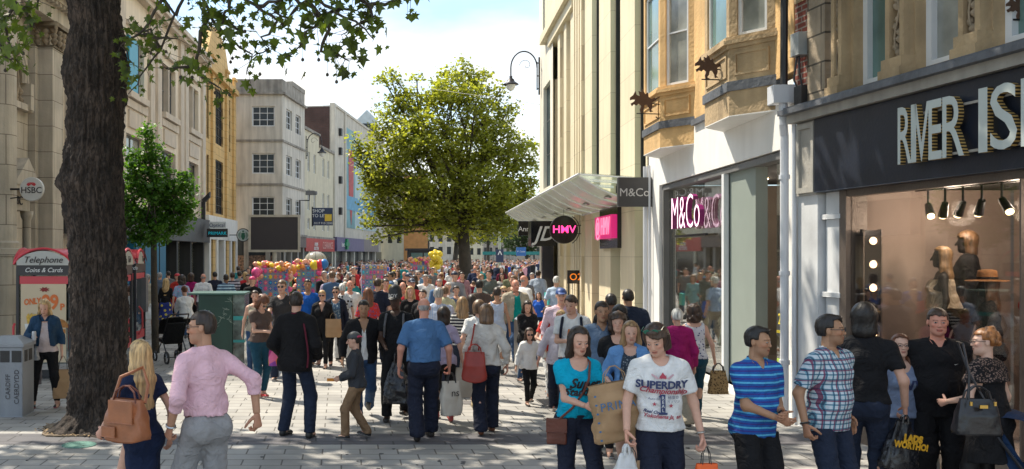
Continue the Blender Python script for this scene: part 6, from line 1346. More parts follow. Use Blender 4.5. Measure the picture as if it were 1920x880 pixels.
        if hair in ('long', 'longs', 'straight', 'bob', 'curly', 'mop'): G.cut(-np.maximum.reduce([np.abs(x)-.060+.22*np.clip(z, 0, 1)+0*y, y+.020+0*z+0*x, z-(.066+.25*x if hair in ('bob', 'curly') else .090-.30*np.abs(x))+0*y]) if hair != 'mop' else -np.maximum(y+.03+0*x, z-.060+.5*x))
        if ear is not None: G.cut(-ear)
        if low is not None: G.cut(low-z-.0*y)
        if hair == 'fring': G.cut(z-.028)
        if cap: G.cut(z-.045)
        out('hair', G, hair_m(HAIRC[hc]), body)
    if cap:
        kind, c1, c2 = cap; G = Grid([(el(HT(0, .012, .040), (.092*k_, .110*k_, .098*k_), Rh), .01)]+([(el(HT(0, -.125, .052), (.070, .075, .010), Rh), .008)] if kind == 'peak' else [(el(HT(0, .125, .030), (.070, .070, .012), Rh), .008)] if kind == 'back' else [(el(HT(0, -.118, .050), (.075, .062, .009), Rh), .008), (ec(HT(0, 0, .06), HT(0, .01, .135), (.092, .105), (.085, .095), Rh@np.array([1, 0, 0])), .02)]), .009 if full else .012)
        x, y, z = hl(G); G.cut(.036-z+0*x-.10*(y < -.0)*0)
        out('cap', G, M['shoe'], body, lambda P: np.where((((P-hcn)@Rh)[:, 2:3]/k_ < .066) & ((((P-hcn)@Rh)[:, 1:2] < -.085) if kind != 'back' else (((P-hcn)@Rh)[:, 1:2] > .075)), np.array(c2), np.array(c1)))
    # ---- bottoms
    if bottom:
        kind, bm = bottom[:2]; i = .016; zt = B(0, 0, 1.00)[2]; zt = min(zt, piv[2]-.93+(top or {}).get('hem', .86)+.03) if top else zt; hr = res if crowd else min(res, .014)
        if kind in ('jeans', 'trousers', 'slim', 'shorts', 'joggers'):
            rk, ra = {'jeans': (.076, .070), 'trousers': (.086, .092), 'slim': (.066, .047), 'shorts': (.098, .09), 'joggers': (.092, .070)}[kind]; rk += fat*.015; ze = {'shorts': .50, 'slim': .10}.get(kind, .065)
            ps = [(ec(B(0, .005, .90), B(0, 0, 1.06), (hpw+i-.002, hd+i-.002), (wst+.006, wd_+.006), xd), .04)]+butt(i)
            for sd in (1, -1): ps += legp(sd, i, ze, rk, ra)
            if fat: ps.append((el(B(0, -.05-fat*.02, 1.04), (wst*.9+i, wd_*.9+i, .13)), .04))
            G = Grid(ps, hr); X, Y, Z = G.full(); G.cut(Z-zt+0*X+0*Y)
            if not crowd:
                a = .0055 if kind != 'slim' else .003; kn = .5+.5*np.exp(-((Z-.50)/.12)**2)+.7*np.exp(-((Z-.12)/.10)**2)-.35*np.clip((Z-.86)*8, 0, 1); G.val = G.val+a*kn*nwave(X*.8, Y*.8, Z*1.5, 22, seed, 3)
            out('trousers' if kind != 'shorts' else 'shorts', G, bm, body)
        else:
            zl = bottom[2] if len(bottom) > 2 else .5; fl = bottom[3] if len(bottom) > 3 else .04
            G = Grid([(ec((0, .005, zl-.05), B(0, .01, .92), (hpw+fl, hd+fl+.02), (hpw+.018, hd+.02)), .03), (ec(B(0, .01, .92), B(0, 0, 1.06), (hpw+.018, hd+.018), (wst+.012, wd_+.012), xd), .05)]+butt(.012), hr); X, Y, Z = G.full(); G.cut(Z-zt+0*X+0*Y); G.cut(zl-Z+0*X+0*Y)
            if not crowd: th = np.arctan2(X, Y)+0*Z; G.val = G.val+.007*np.clip((1-Z)*2, 0, 1)*np.sin(th*9+2*np.sin(3*th+Z*3))
            out('skirt', G, bm, body)
    # ---- tops
    def garment(nm, kind, gm, i, hem, slv, neckk='crew', openw=None, col=None, loose=0., slw=None):
        hr = res if crowd else min(res, .012)
        ps = torso(i)
        if hem < .90: ps += butt(i+.004)+[(ec(B(0, .005, hem-.06), B(0, .005, .95), (hpw+i+loose, hd+i+loose), (hpw+i+.004, hd+i)), .04)]
        else: ps += [(el(leg[q_][0]+np.array([0, 0, -.02]), (.078*(1+fat*.15)+i+.012+loose,)*3), .03) for q_ in (1, -1)]+[(ec(B(0, .005, hem-.05), B(0, 0, 1.10), (max(hpw, wst)+i+loose+.006, max(wd_, hd+.012)+i+loose+.006), (wst+i+loose*.6, wd_+i+loose*.6), xd), .04), (el(B(.075, .068+fat*.02, .90), (.090+i, .080+i, .10)), .04), (el(B(-.075, .068+fat*.02, .90), (.090+i, .080+i, .10)), .04)]
        for sd in (1, -1):
            if slv > 0: ps += armp(sd, i+.004, slv, (slw if slw is not None else (i+.012 if slv <= 1 else i)))
        G = Grid(ps, hr); X, Y, Z = G.full(); ax_ = np.abs(X)
        hp = B(0, 0, hem); hn = Rt@np.array([0, 0, 1]); G.cut((hp[0]-X)*hn[0]+(hp[1]-Y)*hn[1]+(hp[2]-Z)*hn[2])
        if slv == 0:
            for sd in (1, -1):
                sp_ = B(sd*(shw-.012), 0, 1.38); n_ = Rt@np.array([sd, 0, .0]); G.cut(np.minimum((X-sp_[0])*n_[0]+(Y-sp_[1])*n_[1]+(Z-sp_[2])*n_[2], Z-B(0, 0, 1.22)[2]))
        # torso-space coordinates
        x, y, z = X-piv[0], Y-piv[1], Z-piv[2]; tx, ty, tz = [Rt[0][k]*x+Rt[1][k]*y+Rt[2][k]*z for k in range(3)]; tz = tz+.93
        if neckk == 'v': G.cut(-np.maximum(np.abs(tx)-np.clip((tz-1.27)*.42, -.01, .09), ty+.0))
        elif neckk == 'scoop': G.cut(.005-np.sqrt((tx/.095)**2+((tz-1.47)/.12)**2+0*ty)*.1+.1+np.where(ty < .03, 0, -.5)) if False else G.cut(-np.maximum((np.sqrt((tx/.085)**2+((tz-1.465)/.105)**2)-1)*.08, ty-.04))
        elif neckk == 'wide': G.cut(-(np.sqrt((tx/.115)**2+((tz-1.47)/.085)**2)-1)*.08+0*ty)
        elif neckk == 'off': G.cut(tz-1.36+0*tx+0*ty)
        else: G.cut(-np.maximum((np.sqrt((tx/.072)**2+((tz-1.475)/.075)**2)-1)*.07, ty-.03))
        if openw is not None: wv = openw[0]+(openw[1]-openw[0])*np.clip((1.45-tz)/.5, 0, 1); G.cut(-np.maximum(np.abs(tx)-wv, ty+.02))
        if not crowd:
            a = .0048 if kind != 'tight' else .0025; zz = 1+1.0*np.exp(-((tz-1.02)/.10)**2); nv_ = nwave(X*1.25+.25*Z, Y*1.25, Z*.65, 17, seed+5, 3); G.val = G.val+a*zz*nv_+a*.7*nwave(X*.6, Y*.6, Z*1.6, 17, seed+9, 2)*np.exp(-((tz-1.0)/.14)**2)
            for sd in (1, -1):
                E = arm[sd][1]; d2 = (X-E[0])**2+(Y-E[1])**2+(Z-E[2])**2; G.val = G.val+.004*np.exp(-d2/.006)*np.sin(90*((X-E[0])*.3+(Y-E[1])*.3+(Z-E[2])))
        return out(nm, G, gm, body), ps
    def collar(gm, rad=.062, hgt=.035):
        r0 = rad if m_ else rad-.008
        G = Grid([(ec(B(0, .014, 1.395), B(0, .022, 1.462+hgt*.2), (r0+.034, r0+.030), (r0+.010, r0+.010), xd), .01)], .0075); X, Y, Z = G.full(); x, y, z = X-piv[0], Y-piv[1], Z-piv[2]; tx, ty, tz = [Rt[0][k]*x+Rt[1][k]*y+Rt[2][k]*z for k in range(3)]; tz = tz+.93
        G.cut(tz-1.466-.22*ty); G.cut(1.375-tz+.3*np.clip(ty, 0, 1)); G.cut(-np.maximum(np.abs(tx)-np.clip((tz-1.385)*.60, 0, .2), ty+.0)); rr = (np.sqrt(tx**2+(ty-.018)**2)-(r0-.003)); G.cut(-rr+0*tz)
        out('collar', G, gm, body)
    field = None
    if outer:
        kw = dict(outer); c2_ = kw.pop('collar', None); gm_ = kw.pop('m'); kw.setdefault('i', .028); garment(kw.pop('name', 'jacket'), kw.pop('fit', 'loose'), gm_, kw.pop('i'), kw.pop('hem', .86), kw.pop('slv', 1.97), kw.pop('neck', 'v'), kw.pop('open', None), loose=kw.pop('loose', .01))
        if c2_: collar(c2_, .075, .05)
    if top:
        kw = dict(top); c2_ = kw.pop('collar', None); gm_ = kw.pop('m'); kw.setdefault('i', .013)
        nm = kw.pop('name', 'shirt'); o, ps = garment(nm, kw.pop('fit', 'loose'), gm_, kw.pop('i'), kw.pop('hem', .86), kw.pop('slv', .55), kw.pop('neck', 'crew'), kw.pop('open', None), loose=kw.pop('loose', .008), slw=kw.pop('slw', None)); field = ps
        if c2_: collar(c2_)
    # ---- shoes
    if shoes:
        for sd in (1, -1):
            Hp, K, An, fp = leg[sd]; Rf = rotm('z', -sd*8 if not kid else 0)@rotm('x', -fp); A = An; T = lambda x, y, z: A+Rf@np.array([x, y, z])
            q = .93 if not m_ else 1.
            G = Grid([(ec(T(0, .035, -.045), T(0, -.135*q, -.055), (.036*q, .040), (.040*q, .030), Rf@np.array([1, 0, 0])), .02), (rc(T(0, .02, -.03), T(0, .01, .015), .040, .038), .02)], .011 if not crowd else .02)
            X, Y, Z = G.full(); nz_2 = Rf@np.array([0, 0, 1]); dz = (X-A[0])*nz_2[0]+(Y-A[1])*nz_2[1]+(Z-A[2])*nz_2[2]; G.cut(-.078-dz); G.cut(dz-.03)
            cA, cB = shoes; out('shoe', G, M['shoe'], body, lambda P: np.where((((P-A)@nz_2)[:, None] < -.058), np.array(cB), np.array(cA)))
    # ---- glasses
    if glasses:
        mb = MB(); dark = glasses == 'sun'; up = glasses == 'up'
        zz, yy = (.115, -.075) if up else (.007, -.108)
        for sd in (1, -1):
            if dark or up: mb.poly([tuple(HT(sd*.033+.024*math.cos(t), yy+.004*abs(math.cos(t)), zz+.017*math.sin(t))*s) for t in np.linspace(0, 2*math.pi, 15)[:-1]], tuple(Rh@np.array([0, .005, 0])*s))
            mb.tube([tuple(HT(sd*.033+.025*math.cos(t), yy, zz+.018*math.sin(t))*s) for t in np.linspace(0, 2*math.pi, 17)], .0018*s, 5)
            mb.tube([tuple(HT(sd*.058, yy, zz+.004)*s), tuple(HT(sd*.080, yy+.02, zz+.004)*s), tuple(HT(sd*.084, .02, zz)*s)], .0025*s, 5)
        mb.tube([tuple(HT(-.010, yy, zz+.004)*s), tuple(HT(.010, yy, zz+.004)*s)], .0025*s, 5)
        mb.build('glasses', mat('sunglass_green', (.02, .16, .10), .08, bump=0, var=0, spec=.9) if up else M['black_gloss'], body)
    info.update(s=s, body=body, head=hcn, Rh=Rh, B=B, Rt=Rt, k=k_, field=field, arm=arm, leg=leg); PEOPLE.append(body)
    return body, info
def put(body, px, sc, face=0, z=0., Xo=None):
    Y = F/sc; X = PX(px, Y); body.location = (X, Y, z)
    view = math.degrees(math.atan2(X, Y))
    body.rotation_euler = (0, 0, R(face)); return body
def wpt(body, p, s):
    """local (unit figure) point -> world"""
    a = body.rotation_euler.z; p = np.asarray(p)*s; c, n = math.cos(a), math.sin(a); return Vector((body.location.x+c*p[0]-n*p[1], body.location.y+n*p[0]+c*p[1], body.location.z+p[2]))
def strip_on(body, info, pts, rad, m, nm='strap', flat=True):
    s = info['s']; mb = MB(); mb.tube([tuple(np.asarray(p)*s) for p in pts], rad*s, 6); return mb.build(nm, m, body)
def print_on(body, info, txt, m, cx, cz, size, nm='printed_lettering', push=.011, shear=0, sx=1., bold=0., rot=0., front=True, polys=None):
    """lettering laid on the chest of the top: each vertex marched onto the garment's field"""
    s = info['s']; fld = info['field']; B, Rt = info['B'], info['Rt']
    if polys is None: V, P = text_np(txt, size, 0, shear=shear, sx=sx, bold=bold)
    else: V, P = polys
    V = np.array(V); c, n = math.cos(rot), math.sin(rot); a = (V[:, 0]*c-V[:, 1]*n)+cx; b_ = (V[:, 0]*n+V[:, 1]*c)+cz; sg = -1 if front else 1
    if not front: a = -a
    W_ = np.stack([B(x_, sg*.40, z_) for x_, z_ in zip(a, b_)]); dr = Rt@np.array([0, -sg, 0])
    t = np.zeros(len(W_))
    for it in range(40):
        q = W_+dr*t[:, None]; d = np.full(len(q), 1.)
        for pr_, k in [(x_[0], x_[1]) for x_ in fld]:
            e = pr_[0](q[:, 0], q[:, 1], q[:, 2]); h = np.clip(.5+.5*(d-e)/k, 0, 1); d = d*(1-h)+e*h-k*h*(1-h)
        t += np.clip(d-.001, -.05, .2)*.8
    q = W_+dr*(t-push)[:, None]
    mb = MB(); mb.v = [tuple(x*s) for x in q]; mb.f = P; mb.m = [0]*len(P); return mb.build(nm, m, body)
# ---------------------------------------------------------------- bags
def bag_loft(name, w_, d_, h_, m, parent, pinch=0., wr=.006, top_open=True, taper=1.0, seed=1, zt=0., n=44, rows=22, sag=0.):
    """soft bag hanging below z=zt in local frame: rings of superellipse section with creases"""
    r = np.random.default_rng(seed); V = []
    for i in range(rows+1):
        t = i/rows; z = zt-h_*t; f = (1-pinch*(1-t)**1.6*.9); wx = w_/2*(taper+(1-taper)*t)*f*(1 if t < .93 else .96-.2*(t-.93)/.07*0); dy = d_/2*(.35+.65*min(1, t*2.2))*(f if pinch else 1)
        for j in range(n):
            a = 2*math.pi*j/n; c, s_ = math.cos(a), math.sin(a); e = .45
            x = wx*abs(c)**e*(1 if c > 0 else -1); y = dy*abs(s_)**e*(1 if s_ > 0 else -1); V.append((x, y, z-sag*(1-(x/(w_/2+1e-6))**2)*t))
    V = np.array(V); o = nwave(V[:, 0]*1.2, V[:, 1]*1.2, V[:, 2]*(.5 if pinch else .9), 30, seed, 3); a_ = np.arctan2(V[:, 1], V[:, 0]); V[:, 0] += np.cos(a_)*o*wr; V[:, 1] += np.sin(a_)*o*wr*1.3
    Q = []
    for i in range(rows):
        for j in range(n): q = i*n; Q.append((q+j, q+(j+1) % n, q+n+(j+1) % n, q+n+j))
    me = bpy.data.meshes.new(name); F_ = [tuple(q) for q in Q]+[tuple(rows*n+j for j in range(n))]
    if not top_open: F_.append(tuple(range(n)))
    me.from_pydata([tuple(v) for v in V], [], F_); return link_mesh(name, me, m, parent, True)
def handle_arcs(w_, up, m, parent, r=.004, y=.02, flat=False):
    for sd in (-1, 1):
        mb = MB(); mb.tube([(-w_*.5, sd*y, -.03), (-w_*.42, sd*y, up*.5), (-w_*.15, sd*y*.3, up*.95), (w_*.15, sd*y*.3, up*.95), (w_*.42, sd*y, up*.5), (w_*.5, sd*y, -.03)], r, 6); mb.v = [tuple(v) for v in mb.v]; o = mb.build('handle', m, parent, org=(0, 0, 0))
def bag(kind, loc, rz, lab, w_, h_, m, hm=None, d_=.14, up=.16, cat='bag', name='shopping_bag', group=None, txt=(), seed=3, pinch=None, wr=None, sag=0., side=None):
    e = empty(name, loc, lab, cat, group, rz=R(rz)); zt = -up
    hm = hm or m; pin = {'paper': 0, 'tote': .12, 'plastic': .72, 'hand': .12}[kind] if pinch is None else pinch
    b_ = bag_loft('body', w_, d_, h_, m, e, pin, {'paper': .005, 'tote': .010, 'plastic': .016, 'hand': .006}[kind] if wr is None else wr, kind != 'plastic', {'paper': .97, 'tote': 1.04, 'plastic': 1., 'hand': .82}[kind], seed, zt, sag=sag)
    hw = w_*{'paper': .42, 'tote': .4, 'plastic': .16, 'hand': .55}[kind]; hr_ = {'paper': .0035, 'tote': .009, 'plastic': .012, 'hand': .008}[kind]
    for sd in (-1, 1):
        mb = MB(); y = sd*d_*(.17 if kind != 'plastic' else .08); mb.tube([(-hw*.5, y, zt-.025), (-hw*.40, y*.8, zt+up*.55), (-hw*.12, y*.3, -.004), (hw*.12, y*.3, -.004), (hw*.40, y*.8, zt+up*.55), (hw*.5, y, zt-.025)], hr_, 6); mb.build('handle', hm, e, org=(0, 0, 0))
    for t, x, z, sz, tm, kw in txt:
        V, P = text_np(t, sz, .001, **kw); mb = MB(); mb.v = [(a+x, -d_/2-.006-c_-wr_off(kind), zt+z+b2) for a, b2, c_ in V]; mb.f = P; mb.m = [0]*len(P); mb.build('printed_lettering', tm, b_, org=(0, 0, 0))
    return e
def wr_off(k): return {'paper': .004, 'tote': .008, 'plastic': .012, 'hand': .004}[k]
INK = mat('ink_navy', (.03, .045, .13), .7, bump=0, var=0); INKB = mat('ink_black', (.012, .012, .015), .7, bump=0, var=0); INKR = mat('ink_red', (.42, .05, .08), .7, bump=0, var=0); INKW = mat('ink_white', (.7, .7, .7), .7, bump=0, var=0)
kraft = mat('kraft_paper', (.40, .25, .13), .8, var=.12, vs=6, bump=.15, bs=12); tan_l = mat('tan_leather', (.33, .115, .045), .42, var=.25, vs=7, bump=.12, bs=30, coat=.1); brn_l = mat('brown_leather', (.13, .035, .02), .4, var=.25, vs=7, bump=.1)
red_l = mat('red_leather', (.34, .035, .022), .42, var=.2, vs=6, bump=.1); blk_l = mat('black_leather', (.014, .014, .017), .28, var=.2, bump=.12, bs=25, coat=.2); blk_p = mat('black_plastic', (.014, .014, .018), .22, var=.1, bump=.3, bs=16, coat=.3); wht_p = mat('white_plastic', (.68, .69, .72), .35, var=.06, bump=.25, bs=18, trans=.15); canvas = mat('canvas_cream', (.52, .47, .40), .85, var=.12, bump=.1, bs=14)
navy = cloth('cloth_navy', (.016, .020, .038)); black = cloth('cloth_black', (.010, .010, .012)); white = cloth('cloth_white', (.74, .74, .73)); grey = cloth('cloth_grey', (.13, .13, .14)); denim = cloth('denim_blue', (.035, .075, .16)); denimd = cloth('denim_dark', (.018, .026, .05)); teal_j = cloth('jeans_teal', (.012, .06, .10)); khaki = cloth('cloth_khaki', (.24, .15, .085)); lgrey = cloth('cloth_lightgrey', (.30, .30, .31)); cream = cloth('cloth_cream', (.68, .64, .57)); stone_c = cloth('cloth_stone', (.40, .35, .27)); pinkc = cloth('cloth_pink', (.74, .47, .54)); redc = cloth('cloth_red', (.50, .04, .03)); royal = cloth('cloth_royal', (.015, .12, .50)); magc = cloth('cloth_magenta', (.32, .012, .12)); pblue = cloth('cloth_paleblue', (.42, .52, .66)); brownc = cloth('cloth_brown', (.10, .07, .06)); maroon = cloth('cloth_maroon', (.12, .015, .03)); greenc = cloth('cloth_teal', (.0, .26, .24))
HERO = dict(res=.0125, hres=.0052); MID = dict(res=.016, hres=.009); FAR = dict(res=.020, hres=.012)
def P_(px, sc, face, label, q=HERO, **kw):
    d = dict(q); d.update(kw); b_, i_ = person(label=label, **d); put(b_, px, sc, face); i_['px'] = px; return b_, i_
def handw(b_, i_, sd): return wpt(b_, i_['hand%+d' % sd], i_['s'])
# -- A1 blonde woman with tan bag
b1, i1 = P_(266, 240, -135, 'blonde long-haired woman in navy dress with tan bag walking away', h=1.62, sex='f', w=.98, hair='straight', hc='blonde', skin='fair', top=dict(m=cloth('navy_dress', (.012, .022, .06)), slv=.5, hem=.52, name='dress', fit='tight', i=.010, loose=-.012), shoes=((.02, .02, .03), (.02, .02, .02)), L=(.20, -.30, .98), Rr=(.24, .06, .90), legs='stepL', head=(10, 5, 0), rpn=(.3, -1, 0))
hw_ = handw(b1, i1, 1)
s_ = i1['s']; q0 = wpt(b1, i1['B'](.155, .02, 1.43), s_)
e = bag('hand', (PX(240, 7.15), 7.15, 1.33), -28, 'tan leather shoulder bag carried by blonde woman in navy dress', .40, .29, tan_l, brn_l, .17, .10, name='handbag', cat='handbag', seed=5, sag=.03)
e.location = (PX(238, 7.2), 7.2, 1.27)
mb = MB(); mb.tube([(-.12, -.02, -.13), (-.06, .0, .06), (.02, .16, .12), (.12, .10, .0), (.14, .04, -.13)], .014, 6); mb.build('shoulder_strap', tan_l, e, org=(0, 0, 0))
mb = MB(); mb.box(-.10, .13, -.10, -.086, -.27, -.10).box(-.16, -.03, -.105, -.09, -.38, -.30); mb.build('front_flap', tan_l, e, org=(0, 0, 0), bevel=.006)
# -- A2 pink shirt man
b2, i2 = P_(385, 245, -142, 'man in pale pink rolled-sleeve shirt and sunglasses striding past', h=1.86, w=.97, hair='short', hc='dkbrown', skin='tan', stub=.35, glasses='sun', top=dict(m=pinkc, slv=1.42, hem=.985, collar=pinkc, i=.014, slw=.012), bottom=('trousers', lgrey), shoes=((.06, .03, .02), (.1, .06, .04)), L=(.26, -.04, .92), Rr=(.30, .22, .97), legs='stepL', head=(50, 0, 0), lean=(4, 0), rpn=(.2, -1, 0), rcurl=65, lcurl=60)
mb = MB(); s_ = i2['s']
ring = [tuple((i2['B'](.146*math.cos(t), .004+.106*math.sin(t), .992))*s_) for t in np.linspace(0, 2*math.pi, 29)]
mb.tube(ring, .017, 6); mb.build('belt', brn_l, b2)
def watch(b_, i_, sd, m=None):
    Wr, d = i_['wrist%+d' % sd]; s = i_['s']; p = (Wr-d*.015)*s; mb = MB(); u = nrm(np.cross(d, [0, 0, 1])); v = np.cross(d, u)
    mb.tube([tuple(p+(u*math.cos(t)*.032+v*math.sin(t)*.027)*s) for t in np.linspace(0, 2*math.pi, 15)], .008*s, 6); mb.build('wristwatch', m or M['steel'], b_)
watch(b2, i2, 1)
# -- A3 woman by phone box
b3, i3 = P_(85, 127, 12, 'blonde woman in dark denim jacket holding a drink can by phone box', MID, h=1.64, sex='f', w=1.08, fat=.2, hair='long', hc='blonde', skin='fair', outer=dict(m=cloth('denim_jacket', (.018, .05, .10)), open=(.03, .09), hem=1.0, i=.026, collar=cloth('denim_jacket', ())), top=dict(m=cloth('pink_pale', (.60, .50, .49)), slv=0, hem=.90, neck='scoop', name='top'), bottom=('slim', black), shoes=((.02, .02, .02), (.45, .12, .16)), L=(.25, -.02, .89), Rr=(.16, -.26, 1.16), legs='wide', head=(-8, 24, 0))
hw_ = handw(b3, i3, -1); e = empty('drink_can', hw_+Vector((0, -.04, -.05)), 'white and silver drink can held by blonde woman in denim jacket', 'can'); MB().lathe(tuple(e.location), [(.024, 0), (.031, .01), (.031, .12), (.026, .135)], 14).build('can', mat('can_white', (.6, .6, .62), .3, metal=.3, bump=0), e, smooth=False)
MB().lathe((e.location.x, e.location.y, e.location.z+.135), [(.026, 0), (.024, .003)], 14).build('lid', M['steel'], e)
hw_ = handw(b3, i3, 1); bag('paper', hw_+Vector((.02, -.02, .02)), 20, 'brown paper carrier held by blonde woman in denim jacket', .30, .42, kraft, M['dark'], .14, .20, seed=8)
hw_ = wpt(b3, i3['arm'][-1][1]*.45+i3['arm'][-1][2]*.55, i3['s'])
hbm = mat('monochrome_leather', (.35, .36, .38), .4, var=.9, vs=9, bump=.1); bag('hand', hw_+Vector((0, -.03, -.0)), -10, 'silver and black handbag over forearm of blonde woman in denim jacket', .30, .20, hbm, M['dark'], .10, .13, name='handbag', cat='handbag', seed=4)
bag('paper', (PX(62, 14.4), 14.45, .72), 30, 'dark striped gift bag hanging behind blonde woman by phone box', .22, .30, mat('gift_stripe', (.16, .15, .18), .5, var=.5, vs=12, bump=0), M['dark'], .12, .12, seed=18)
# -- A4 woman looking at phone, curly hair
b4, i4 = P_(487, 118.5, 38, 'curly-haired woman in brown tee and red plimsolls checking her phone', MID, h=1.66, sex='f', w=1.03, fat=.12, hair='curly', hc='auburn', skin='fair', glasses='sun', top=dict(m=brownc, slv=.5, hem=.93), bottom=('slim', teal_j), shoes=((.45, .02, .03), (.7, .7, .68)), L=(.08, -.27, 1.10), Rr=(.06, -.29, 1.13), legs='together', head=(5, 38, 0))
hw_ = handw(b4, i4, -1); e = empty('mobile_phone', hw_+Vector((.05, -.03, .02)), 'dark phone held by curly-haired woman in brown tee', 'phone'); MB().box(e.location.x-.03, e.location.x+.04, e.location.y-.03, e.location.y+.04, e.location.z, e.location.z+.012).build('body', M['black_gloss'], e); MB().box(e.location.x-.026, e.location.x+.036, e.location.y-.026, e.location.y+.036, e.location.z+.012, e.location.z+.014).build('screen', M['pane_dark'], e)
e = bag('hand', hw_+Vector((.10, -.02, -.10)), 25, 'multicoloured pink and teal rucksack hanging from arm of curly-haired woman', .30, .34, mat('bag_patch', (.55, .05, .22), .6, var=.3, vs=5, bump=.1, pattern=lambda N, L, O, cur: (lambda v, r_: (L.new(O, v.inputs[0]), L.new(v.outputs['Color'], r_.inputs[6]), r_.outputs[2])[2])((lambda q: (setattr(q.inputs['Scale'], 'default_value', 7.5), q)[1])(N.new('ShaderNodeTexVoronoi')), (lambda q: (setattr(q, 'data_type', 'RGBA'), setattr(q, 'blend_type', 'MULTIPLY'), setattr(q.inputs[0], 'default_value', 1.), setattr(q.inputs[7], 'default_value', (.7, .25, .35, 1)), q)[-1])(N.new('ShaderNodeMix')))), M['dark'], .16, .08, name='rucksack', cat='rucksack', seed=12)
# -- A5 man in black jacket from behind
b5, i5 = P_(555, 152, 158, 'man in black jacket and dark jeans standing with his back to us', h=1.83, w=1.02, fat=.08, hair='short', hc='dkbrown', skin='fair', outer=None, top=dict(m=cloth('black_fleece', (.010, .009, .010)), slv=1.97, hem=.80, i=.034, name='jacket', collar=maroon, loose=.012), bottom=('jeans', denimd), shoes=((.015, .015, .015), (.03, .03, .03)), L=(.235, -.13, .96), Rr=(.235, -.13, .96), legs='wide', head=(18, 0, 0))
mb = MB(); s_ = i5['s']; B_ = i5['B']; mb.tube([tuple(B_(-.12, .085, 1.40)*s_), tuple(B_(-.165, .125, 1.28)*s_), tuple(B_(-.20, .125, 1.10)*s_), tuple(B_(-.215, .13, .98)*s_), tuple(B_(-.20, .12, .85)*s_)], .012, 6); mb.build('crimson_piping', maroon, b5)
# -- A6 boy
b6, i6 = P_(668, 153, -95, 'small boy in grey hoodie with pink backwards cap', MID, h=1.31, kid=1, w=1.0, hair='crop', hc='dkbrown', skin='fair', cap=('back', (.05, .055, .06), (.62, .05, .13)), top=dict(m=cloth('hoodie_grey', (.045, .048, .056)), slv=1.96, hem=.86, i=.026, collar=cloth('hoodie_grey', ())), bottom=('jeans', khaki), shoes=((.015, .015, .015), (.3, .3, .3)), L=(.10, -.26, 1.02), Rr=(.10, -.26, 1.03), legs='stepL', head=(0, 6, 0))
hw_ = handw(b6, i6, 1); tag(MB().box(hw_.x-.10, hw_.x-.02, hw_.y-.02, hw_.y+.02, hw_.z-.01, hw_.z+.025).build('toy', mat('orange_paint', (.7, .25, .03), bump=0), None, org=tuple(hw_)), 'small orange toy in the hands of the boy in grey hoodie', 'toy')
# -- A7 man in black cardigan
b7, i7 = P_(682, 136, 0, 'dark-haired man in open black cardigan walking behind the boy', MID, h=1.69, w=1.06, hair='short', hc='black', skin='olive', stub=.3, outer=dict(m=black, open=(.02, .045), hem=.84, i=.026, name='cardigan'), top=dict(m=white, slv=0, hem=.88, neck='v', name='undershirt'), bottom=('jeans', denim), shoes=((.02, .018, .018), (.04, .04, .04)), L=(.30, -.02, .90), Rr=(.30, .0, .90), legs='walkR', head=(0, 4, 0))
# -- A8 man with BOY cap
b8, i8 = P_(743, 137, -15, 'man in black tee and black BOY snapback carrying black plastic sack', MID, h=1.80, w=1.0, hair=None, skin='dark', cap=('flat', (.012, .012, .014), (.012, .012, .014)), top=dict(m=black, slv=.7, hem=.88, slw=.03), bottom=('jeans', black), shoes=((.02, .02, .02), (.05, .05, .05)), L=(.24, -.12, .93), Rr=(.10, -.26, 1.03), legs='stepR', head=(-5, 8, 0))
s_ = i8['s']; V, P = text_np('BOY', .062, .002, bold=.002); mb = MB(); hc_, Rh_ = i8['head'], i8['Rh']; mb.v = [tuple((hc_+Rh_@np.array([a, -.002-math.sqrt(max(0, .128**2-a*a)), .086+b_2-c_*0]))*s_) for a, b_2, c_ in V]; mb.f = P; mb.m = [0]*len(P); mb.build('cap_lettering', INKW, b8)
bag('plastic', (PX(744, 12.9), 12.9, .96), -10, 'bulging black plastic sack hanging from the man in BOY cap', .36, .56, blk_p, blk_p, .26, .14, seed=21)
mb = MB(); B_ = i8['B']
for sd in (-1, 1): mb.tube([tuple(B_(sd*.10, .08, 1.44)*s_), tuple(B_(sd*.115, -.07, 1.42)*s_), tuple(B_(sd*.125, -.135, 1.28)*s_), tuple(B_(sd*.15, -.06, 1.12)*s_)], .016, 6)
mb.build('rucksack_strap', grey, b8)
# -- A9 older man in blue shirt
b9, i9 = P_(795, 154, 180, 'balding older man in blue short-sleeved shirt seen from behind', h=1.765, w=1.08, fat=.42, hair='fring', hc='grey', skin='red', top=dict(m=cloth('shirt_blue', (.075, .17, .34)), slv=.85, hem=.965, collar=cloth('shirt_blue', ()), i=.018, slw=.03), bottom=('trousers', navy), shoes=((.02, .015, .012), (.03, .02, .02)), L=(.30, -.0, .89), Rr=(.31, -.05, .90), legs='stepR', head=(-8, 2, 0), rcurl=60)
hw_ = handw(b9, i9, -1); bag('tote', hw_+Vector((.02, .0, -.0)), 22, 'off-white shop bag with ns lettering held by man in blue shirt', .27, .42, canvas, M['dark'], .12, .10, seed=24, txt=[('ns', .02, -.14, .13, INKB, {})])
b10, i10 = P_(832, 138, 178, 'woman in lilac top half hidden beside man in blue shirt', MID, h=1.58, sex='f', hair='bob', hc='dkbrown', skin='fair', top=dict(m=cloth('lilac', (.42, .36, .50)), slv=.8, hem=.86), bottom=('slim', black), shoes=((.35, .05, .05), (.2, .1, .1)), L='hang', Rr=(.28, -.03, .90), legs='stepL')
hw_ = handw(b10, i10, -1); bag('tote', hw_+Vector((.02, 0, .18)), 15, 'large cream canvas tote hanging beside woman in lilac top', .28, .40, canvas, canvas, .12, .18, seed=27)
